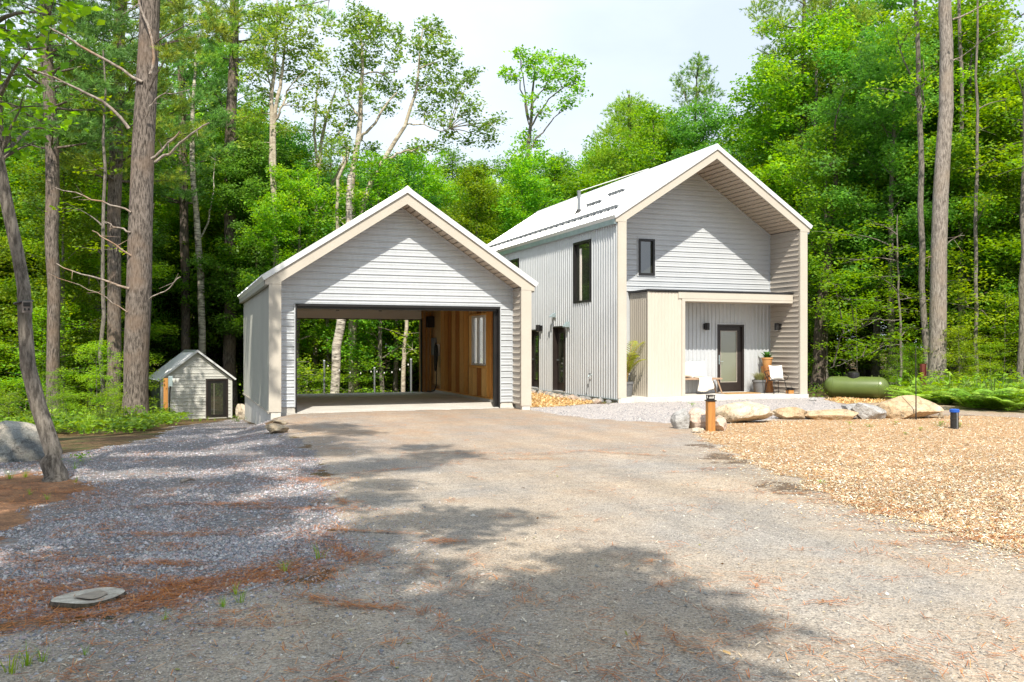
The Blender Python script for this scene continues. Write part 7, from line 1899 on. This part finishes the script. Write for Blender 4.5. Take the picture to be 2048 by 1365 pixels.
PROTO = {
    'maple_tree': [gen_broad(101, 15, 3.2, 3.4, 26, 0.16, 230, C_MAPLE, 0.17), gen_broad(102, 14, 2.2, 3.0, 26, 0.16, 230, C_MAPLE, 0.15), gen_broad(103, 17, 4.5, 3.6, 28, 0.17, 230, C_DARK, 0.20)],
    'lime_tree': [gen_broad(104, 11, 1.6, 2.8, 24, 0.16, 210, C_LIME, 0.12, True), gen_broad(105, 12, 2.0, 2.6, 24, 0.15, 220, C_MAPLE, 0.12)],
    'pine_tree': [gen_pine(106, 18, 6.0, 3.0, 0.22, C_PINE), gen_pine(107, 19, 8.0, 3.2, 0.24, C_PINEB)],
    'hemlock': [gen_hemlock(108, 10, 1.0, 2.6, 0.11), gen_hemlock(109, 7, 0.6, 2.2, 0.08)],
    'sapling': [gen_broad(110, 4.6, 0.7, 1.5, 13, 0.13, 120, C_LIME, 0.035, True), gen_broad(111, 3.4, 0.4, 1.3, 11, 0.13, 110, C_MAPLE, 0.03, True), gen_broad(112, 6.0, 1.2, 1.8, 15, 0.14, 120, C_LIME, 0.045, True), gen_broad(113, 2.4, 0.3, 1.0, 9, 0.12, 100, C_MAPLE, 0.02, True)],
}
HT = {'maple_tree': [15, 14, 17], 'lime_tree': [11, 12], 'pine_tree': [18, 19], 'hemlock': [10, 7], 'sapling': [4.6, 3.4, 6.0, 2.4]}
LAB = {'maple_tree': ['green maple with a deep leafy crown in the woods', 'bushy maple leafed low to the ground in the woods', 'dark leaved maple with a bare lower trunk in the woods'],
       'lime_tree': ['yellow green maple with layered boughs in the woods', 'slim bright maple with a narrow crown in the woods'],
       'pine_tree': ['white pine with tufted limbs among the woods', 'blue green pine with a long bare trunk in the woods'],
       'hemlock': ['feathery hemlock with drooping yellow green sprays in the woods', 'small feathery hemlock under the taller trees'],
       'sapling': ['lime green maple sapling with flat tiers at the wood edge', 'low leafy maple sapling at the wood edge', 'tall lime maple sapling with spreading tiers at the wood edge', 'knee high leafy bush at the wood edge']}
GRP = {'maple_tree': 'maples in the woods', 'lime_tree': 'young maples in the woods', 'pine_tree': 'pines in the woods', 'hemlock': 'hemlocks in the woods', 'sapling': 'saplings at the wood edge'}
NM = {'maple_tree': 'maple_tree', 'lime_tree': 'young_maple', 'pine_tree': 'pine_tree', 'hemlock': 'hemlock', 'sapling': 'sapling'}
CT = {'sapling': 'sapling'}
def plant(kind, v, x, y, s, rz):
    px_ = topx(x, y, 0)[0]; dd_ = topx(x, y, 0)[2]
    where = 'across the lane behind the camera' if dd_ < 0 else ('beside the massive pine and shed' if px_ < 500 and dd_ < 45 else 'far behind the shed' if px_ < 540 else 'behind the garage' if px_ < 1030 else 'behind the house roof' if px_ < 1620 else 'beyond the tank and ferns' if dd_ < 45 else 'deep behind the tank')
    return tree_thing(NM[kind], LAB[kind][v].replace('in the woods', where).replace('among the woods', where).replace('at the wood edge', where).replace('under the taller trees', where), CT.get(kind, 'tree'), PROTO[kind][v], (x, y, Hz(x, y)), rz, s, GRP[kind] if kind != 'x' else None)

rgf = np.random.default_rng(2024)
PLACED = []
def far_enough(x, y, m):
    return all((x - a) ** 2 + (y - b) ** 2 > m * m for a, b in PLACED)
def fill(n, pmin, pmax, dmin, dmax, kinds, sep, smin=0.85, smax=1.2, sky=True, lowcap=None, clear=()):
    k = tries = 0
    while k < n and tries < n * 30:
        tries += 1
        px = rgf.uniform(pmin, pmax); d = rgf.uniform(dmin, dmax)
        x, y, z = at(px, d)
        if blocked(x, y, 0.6) or not far_enough(x, y, sep): continue
        if any(abs(px - c) < w_ and d < dd for c, w_, dd in clear): continue
        kind = kinds[rgf.integers(0, len(kinds))]; v = int(rgf.integers(0, len(PROTO[kind])))
        s = rgf.uniform(smin, smax)
        if sky:
            half = 2.6 / d * FPX
            top = max(np.interp(q, SKY_PX, SKY_PY) for q in (px - half, px, px + half))
            zt = CAMZ + (PY0 - top) / FPX * d
            s = min(s, (zt - z) / HT[kind][v] * rgf.uniform(0.86, 1.0))
            if s < 0.35: continue
        plant(kind, v, x, y, s, rgf.uniform(0, 6.28)); PLACED.append((x, y)); k += 1

CLEARL = [(p, 20, dd) for p, dd in ((270, 26), (107, 29), (226, 32), (373, 43), (405, 42), (461, 43))]
CLEARR = [(p, 26, dd) for p, dd in ((1875, 30.5), (1850, 33), (1953, 33), (2040, 29))]
# left woods
fill(38, -260, 520, 36, 52, ['maple_tree', 'hemlock', 'lime_tree', 'maple_tree'], 2.1, clear=[(395, 95, 46)])
fill(26, -320, 560, 48, 72, ['maple_tree', 'pine_tree', 'maple_tree', 'lime_tree'], 2.6)
fill(10, -260, 190, 33, 40, ['hemlock', 'lime_tree', 'hemlock'], 2.2, 0.6, 0.95, clear=CLEARL)
fill(12, -200, 560, 38, 48, ['lime_tree', 'hemlock'], 1.6, 0.8, 1.3, clear=[(395, 95, 46)])
fill(16, -260, 600, 40, 56, ['maple_tree', 'pine_tree', 'maple_tree'], 1.7, 1.1, 1.4, clear=[(395, 95, 46)])
# behind garage and house
fill(30, 520, 1050, 40, 60, ['lime_tree', 'maple_tree', 'hemlock', 'maple_tree'], 2.2, 0.6, 1.1)
fill(28, 960, 1640, 46, 66, ['maple_tree', 'lime_tree', 'maple_tree'], 2.4, 0.7, 1.2)
fill(20, 480, 980, 46, 66, ['maple_tree', 'maple_tree', 'pine_tree', 'lime_tree'], 2.0, 0.7, 1.2)
fill(12, 1300, 1530, 44, 62, ['maple_tree', 'maple_tree', 'lime_tree'], 1.7, 0.8, 1.3)
fill(9, 1110, 1340, 46, 62, ['maple_tree', 'maple_tree', 'lime_tree'], 1.7, 0.7, 1.2)
fill(10, 1490, 1800, 44, 60, ['maple_tree', 'maple_tree', 'pine_tree'], 1.7, 1.1, 1.45)
# right woods
fill(32, 1600, 2350, 35, 50, ['maple_tree', 'lime_tree', 'lime_tree', 'hemlock'], 2.2, clear=CLEARR)
fill(34, 1560, 2420, 48, 76, ['maple_tree', 'pine_tree', 'maple_tree'], 2.4)
# woods across the lane behind the camera
for k in range(12):
    x_ = -26 + 5.2 * k + rgf.normal(0, 1); y_ = -24 - rgf.uniform(0, 10)
    plant('maple_tree', k % 3, x_, y_, rgf.uniform(0.9, 1.15), rgf.uniform(0, 6.28))
PLACED = []
# saplings and understorey
fill(9, 310, 490, 45, 53, ['sapling', 'sapling', 'lime_tree'], 1.2, 0.6, 1.1, False)
fill(26, -200, 520, 30, 46, ['sapling'], 1.2, 0.5, 1.0, False, clear=[(270, 40, 28), (226, 30, 33), (107, 30, 31), (392, 110, 46)])
fill(14, -120, 230, 24, 31, ['sapling'], 1.0, 0.25, 0.5, False, clear=[(270, 50, 28)])
fill(22, 560, 1010, 34, 50, ['sapling'], 1.2, 0.6, 1.1, False, clear=[(665, 45, 40), (749, 26, 38), (818, 26, 40)])
fill(26, 1615, 2250, 33, 48, ['sapling'], 1.3, 0.6, 1.25, False, clear=[(1712, 95, 36), (1872, 34, 31)])
fill(9, 1790, 2060, 27, 34, ['sapling'], 1.0, 0.3, 0.5, False, clear=[(1872, 34, 31), (1845, 30, 30)])

# ------------------------------------------------------------------ ferns, low plants and grass
def fern_mesh(seed):
    rg = np.random.default_rng(seed); V = []; F = []; C = []
    for k in range(9):
        a = k * 0.7 + rg.normal(0, 0.2); ln = rg.uniform(0.45, 0.75); h = rg.uniform(0.30, 0.55)
        for i in range(1, 15):
            t_ = i / 15
            c = np.array((math.cos(a) * ln * t_ ** 1.15, math.sin(a) * ln * t_ ** 1.15, h * (1.7 * t_ - 1.05 * t_ ** 2)))
            dr = np.array((math.cos(a), math.sin(a), 0.3 - t_)); sd = np.array((-math.sin(a), math.cos(a), -0.1))
            pl = 0.17 * math.sin(math.pi * (0.12 + 0.85 * t_) ** 0.8) + 0.015
            for sg in (-1, 1):
                n0 = len(V); tip = c + sd * sg * pl + dr * pl * 0.35; wv = dr * 0.02
                V += [c - wv * 0.6, c + wv, tip, (c + tip) / 2 - wv]
                F.append((n0, n0 + 1, n0 + 2, n0 + 3)); C += [tuple(np.array((0.21, 0.35, 0.04)) * rg.uniform(.55, 1.35))] * 4
    return np_mesh('fronds', np.array(V), np.array(F), M_PLANT, np.array(C))
def weed_mesh(seed, n=42, h=0.45, cols=C_LIME, leaf=0.09):
    rg = np.random.default_rng(seed); Lv = Leaves()
    P = np.column_stack([rg.normal(0, 0.16, n), rg.normal(0, 0.16, n), rg.uniform(0.05, h, n)])
    sd_ = np.array((0.004, 0.0, 0.0)); Vs = np.stack([np.zeros((n, 3)) - sd_, np.zeros((n, 3)) + sd_, P + sd_, P - sd_], 1).reshape(-1, 3)
    Lv.V.append(Vs); Lv.C.append(np.tile(np.array((0.12, 0.18, 0.04)), (4 * n, 1)))
    Lv.leaf(P, leaf, np.asarray(cols)[rg.integers(0, len(cols), n)] * rg.uniform(.75, 1.25, (n, 1)), 1.0, rg)
    return Lv.mesh('foliage', M_PLANT)
def grass_mesh(seed, n=16, h=0.3, w_=0.006):
    rg = np.random.default_rng(seed); V = []; F = []; C = []
    for _ in range(n):
        a = rg.uniform(0, 6.28); q = rg.uniform(0, 0.06); hh = h * rg.uniform(.5, 1.1); rc = hh * rg.uniform(.1, .7); ca, sa = math.cos(a), math.sin(a); n0 = len(V)
        for k in range(5):
            t_ = k / 4; wv = w_ * (1 - t_ * 0.85)
            for sg in (-1, 1): V.append((q * ca + ca * rc * t_ ** 1.6 - sa * wv * sg, q * sa + sa * rc * t_ ** 1.6 + ca * wv * sg, hh * (t_ - 0.25 * t_ ** 3)))
        for k in range(4): F.append((n0 + 2 * k, n0 + 2 * k + 1, n0 + 2 * k + 3, n0 + 2 * k + 2))
        C += [tuple(np.array((0.23, 0.36, 0.04)) * rg.uniform(.7, 1.3))] * 10
    return np_mesh('blades', np.array(V), np.array(F), M_PLANT, np.array(C))
FERN = [fern_mesh(k) for k in (1, 2, 3)]; WEED = [weed_mesh(k) for k in (4, 5)] + [weed_mesh(6, 30, 0.25, C_MAPLE, 0.07)]; GRASS = [grass_mesh(k) for k in (7, 8)] + [grass_mesh(9, 30, 0.42, 0.007)]
def sprout(me, name, label, cat, x, y, s, group):
    o = link(name, me, None, (x, y, Hz(x, y) - 0.01)); o.scale = (s, s, s); o.rotation_euler = (0, 0, rgf.uniform(0, 6.28))
    return set_props(o, label, cat, group)
k = 0
while k < 110:
    px = rgf.uniform(1625, 2110); d = rgf.uniform(20.5, 31)
    x, y, z = at(px, d); q = np.array([[x, y]])
    if x < 18.0 or sdist(q, P_MU)[0] > -0.5 or sdist(q, P_HG)[0] > -0.2: continue
    py = PY0 + FPX * (CAMZ - z) / d
    lim = np.interp(px, [1620, 1650, 1780, 1800, 1890, 1960, 2060], [800, 796, 799, 812, 822, 832, 836])
    if py > lim: continue
    if 1628 < px < 1800 and d < 31.5 and not (py < 799 and px > 1785): continue
    sprout(FERN[k % 3], 'fern', 'bright green fern in the bank beyond the boulders', 'fern', x, y, rgf.uniform(0.7, 1.6), 'ferns at the right wood edge'); k += 1
    if k % 3 == 0 and px > 1810: sprout(WEED[k % 2], 'leafy_weed', 'leafy weed standing among the ferns beyond the boulders', 'weed', x + 0.4, y + 0.3, rgf.uniform(1.1, 2.2), 'weeds among the right ferns')
k = 0
while k < 120:
    px = rgf.uniform(-40, 480); d = rgf.uniform(12.5, 36)
    x, y, z = at(px, d); q = np.array([[x, y]])
    s = sdist(q, P_LG)[0]
    if s > -0.15 or s < -6 or (-2.6 < x < 3.4 and 36.5 < y < 43.5): continue
    if d < 17 and px > 250: continue
    if px > 345 and d > 22: continue
    py = PY0 + FPX * (CAMZ - z) / d
    if py > 905 or (px < 90 and py > 850) or (px < 420 and py > np.interp(px, [0, 130, 300, 420], [880, 872, 862, 850])): continue
    if k % 3 == 2: sprout(GRASS[2], 'grass_tuft', 'grass tuft in the verge between the crushed stone and the left woods', 'grass', x, y, rgf.uniform(.7, 1.4), 'grass in the left verge')
    elif k % 3 == 1: sprout(FERN[k % 3], 'fern', 'fern under the pines beside the crushed stone yard', 'fern', x, y, rgf.uniform(.5, 1.0), 'ferns under the left pines')
    else: sprout(WEED[k % 2], 'leafy_weed', 'leafy weed under the pines beside the crushed stone yard', 'weed', x, y, rgf.uniform(.7, 1.5), 'weeds under the left pines')
    k += 1
for (px, py, s) in ((20, 1345, .55), (55, 1330, .5), (85, 1325, .4), (170, 1310, .25), (330, 1240, .3), (445, 1215, .35), (480, 1205, .45), (470, 1190, .35), (570, 1145, .5), (640, 1120, .55), (20, 958, .6), (50, 955, .5), (150, 938, .45), (95, 1000, .4), (60, 990, .35), (150, 965, .4), (415, 836, .8), (400, 840, .7), (385, 842, .7), (430, 838, .6)):
    g = gp(px, py); sprout(GRASS[int(px) % 2], 'grass_sprig', 'small grass sprig growing through the stone yard edge', 'grass', g[0], g[1], s, 'grass sprigs in the yard')
for (px, py, s) in ((1385, 815, .5), (1640, 968, .22), (1790, 850, .35), (1740, 855, .3), (1880, 853, .45), (1920, 855, .4), (1840, 862, .3), (1700, 850, .3), (1668, 840, .35), (1810, 870, .25), (1700, 862, .2), (1590, 838, .3), (155, 930, .6), (165, 925, .5), (475, 842, .7)):
    g = gp(px, py); sprout(WEED[2], 'weed_sprig', 'small green weed sprouting beside the stones and mulch', 'weed', g[0], g[1], s, 'weed sprigs in the yard')

# low green cover on the forest floor and the far wood
def ground_cover():
    rg = np.random.default_rng(31); Lv = Leaves()
    d = rg.uniform(1 / 60.0, 1 / 18.0, 60000) ** -1; px = rg.uniform(-250, 2300, 60000)
    r = (px - PX0) / FPX * d; P = np.stack([r * CA + d * SA, -r * SA + d * CA], 1)
    bad = (sdist(P, P_LG) > -0.3) | (sdist(P, P_DR) > -0.3) | (sdist(P, P_MU) > -0.4) | (sdist(P, P_HG) > -0.3) | (sdist(P, P_ST) > -0.2) | (sdist(P, P_ST2) > -0.1)
    bad |= ((P[:, 0] > 0.9) & (P[:, 0] < 18.3) & (P[:, 1] > 15) & (P[:, 1] < 35)) & ~((P[:, 1] > 28.6) & (P[:, 0] < 8))
    bad |= (P[:, 0] > -2.4) & (P[:, 0] < 3.0) & (P[:, 1] > 33) & (P[:, 1] < 43)
    bad |= (P[:, 0] > 0.2) & (P[:, 0] < 3.0) & (P[:, 1] > 20) & (P[:, 1] < 43)
    bad |= (P[:, 0] > 17.6) & (P[:, 0] < 23.0) & (P[:, 1] > 17) & (P[:, 1] < 24.2) & ((P[:, 0] * CA - P[:, 1] * SA) / (P[:, 0] * SA + P[:, 1] * CA) < 0.45)
    bad |= sn(P[:, 0], P[:, 1], 0.9, 2.2) < -0.15
    P = P[~bad]; n = len(P)
    C = np.column_stack([P, Hs(P[:, 0], P[:, 1]) + rg.uniform(0.03, 0.32, n)])
    Lv.leaf(C, 0.12, np.asarray(C_MAPLE)[rg.integers(0, 4, n)] * rg.uniform(.7, 1.2, (n, 1)), 1.2, rg)
    set_props(link('ground_cover', Lv.mesh('ground_cover', M_PLANT)), 'low leafy ground cover on the forest floor', 'ground cover', kind='stuff')
ground_cover()
def far_wood():
    rg = np.random.default_rng(32); Lv = Leaves()
    n = 5200
    px = rg.uniform(-900, 2950, n); d = rg.uniform(78, 98, n)
    top = np.interp(px, [-900, 500, 640, 1000, 1150, 1500, 2950], [330, 330, 470, 480, 420, 330, 330])
    u = rg.uniform(0, 1, n)
    for i in range(n):
        r = (px[i] - PX0) / FPX * d[i]; x, y = r * CA + d[i] * SA, -r * SA + d[i] * CA
        zt = CAMZ + (PY0 - top[i]) / FPX * d[i]; z0 = Hz(x, y)
        Lv.clump((x, y, z0 + 0.3 + (zt - z0) * u[i]), (1.2, 1.2, 0.8), 20, 0.42, C_MAPLE if i % 3 else C_LIME, 0.5, rg, twig=10, spread=0.5)
    set_props(link('far_wood', Lv.mesh('far_wood', M_LEAF)), 'far mass of green woodland seen between the trunks', 'woodland', kind='stuff')
far_wood()
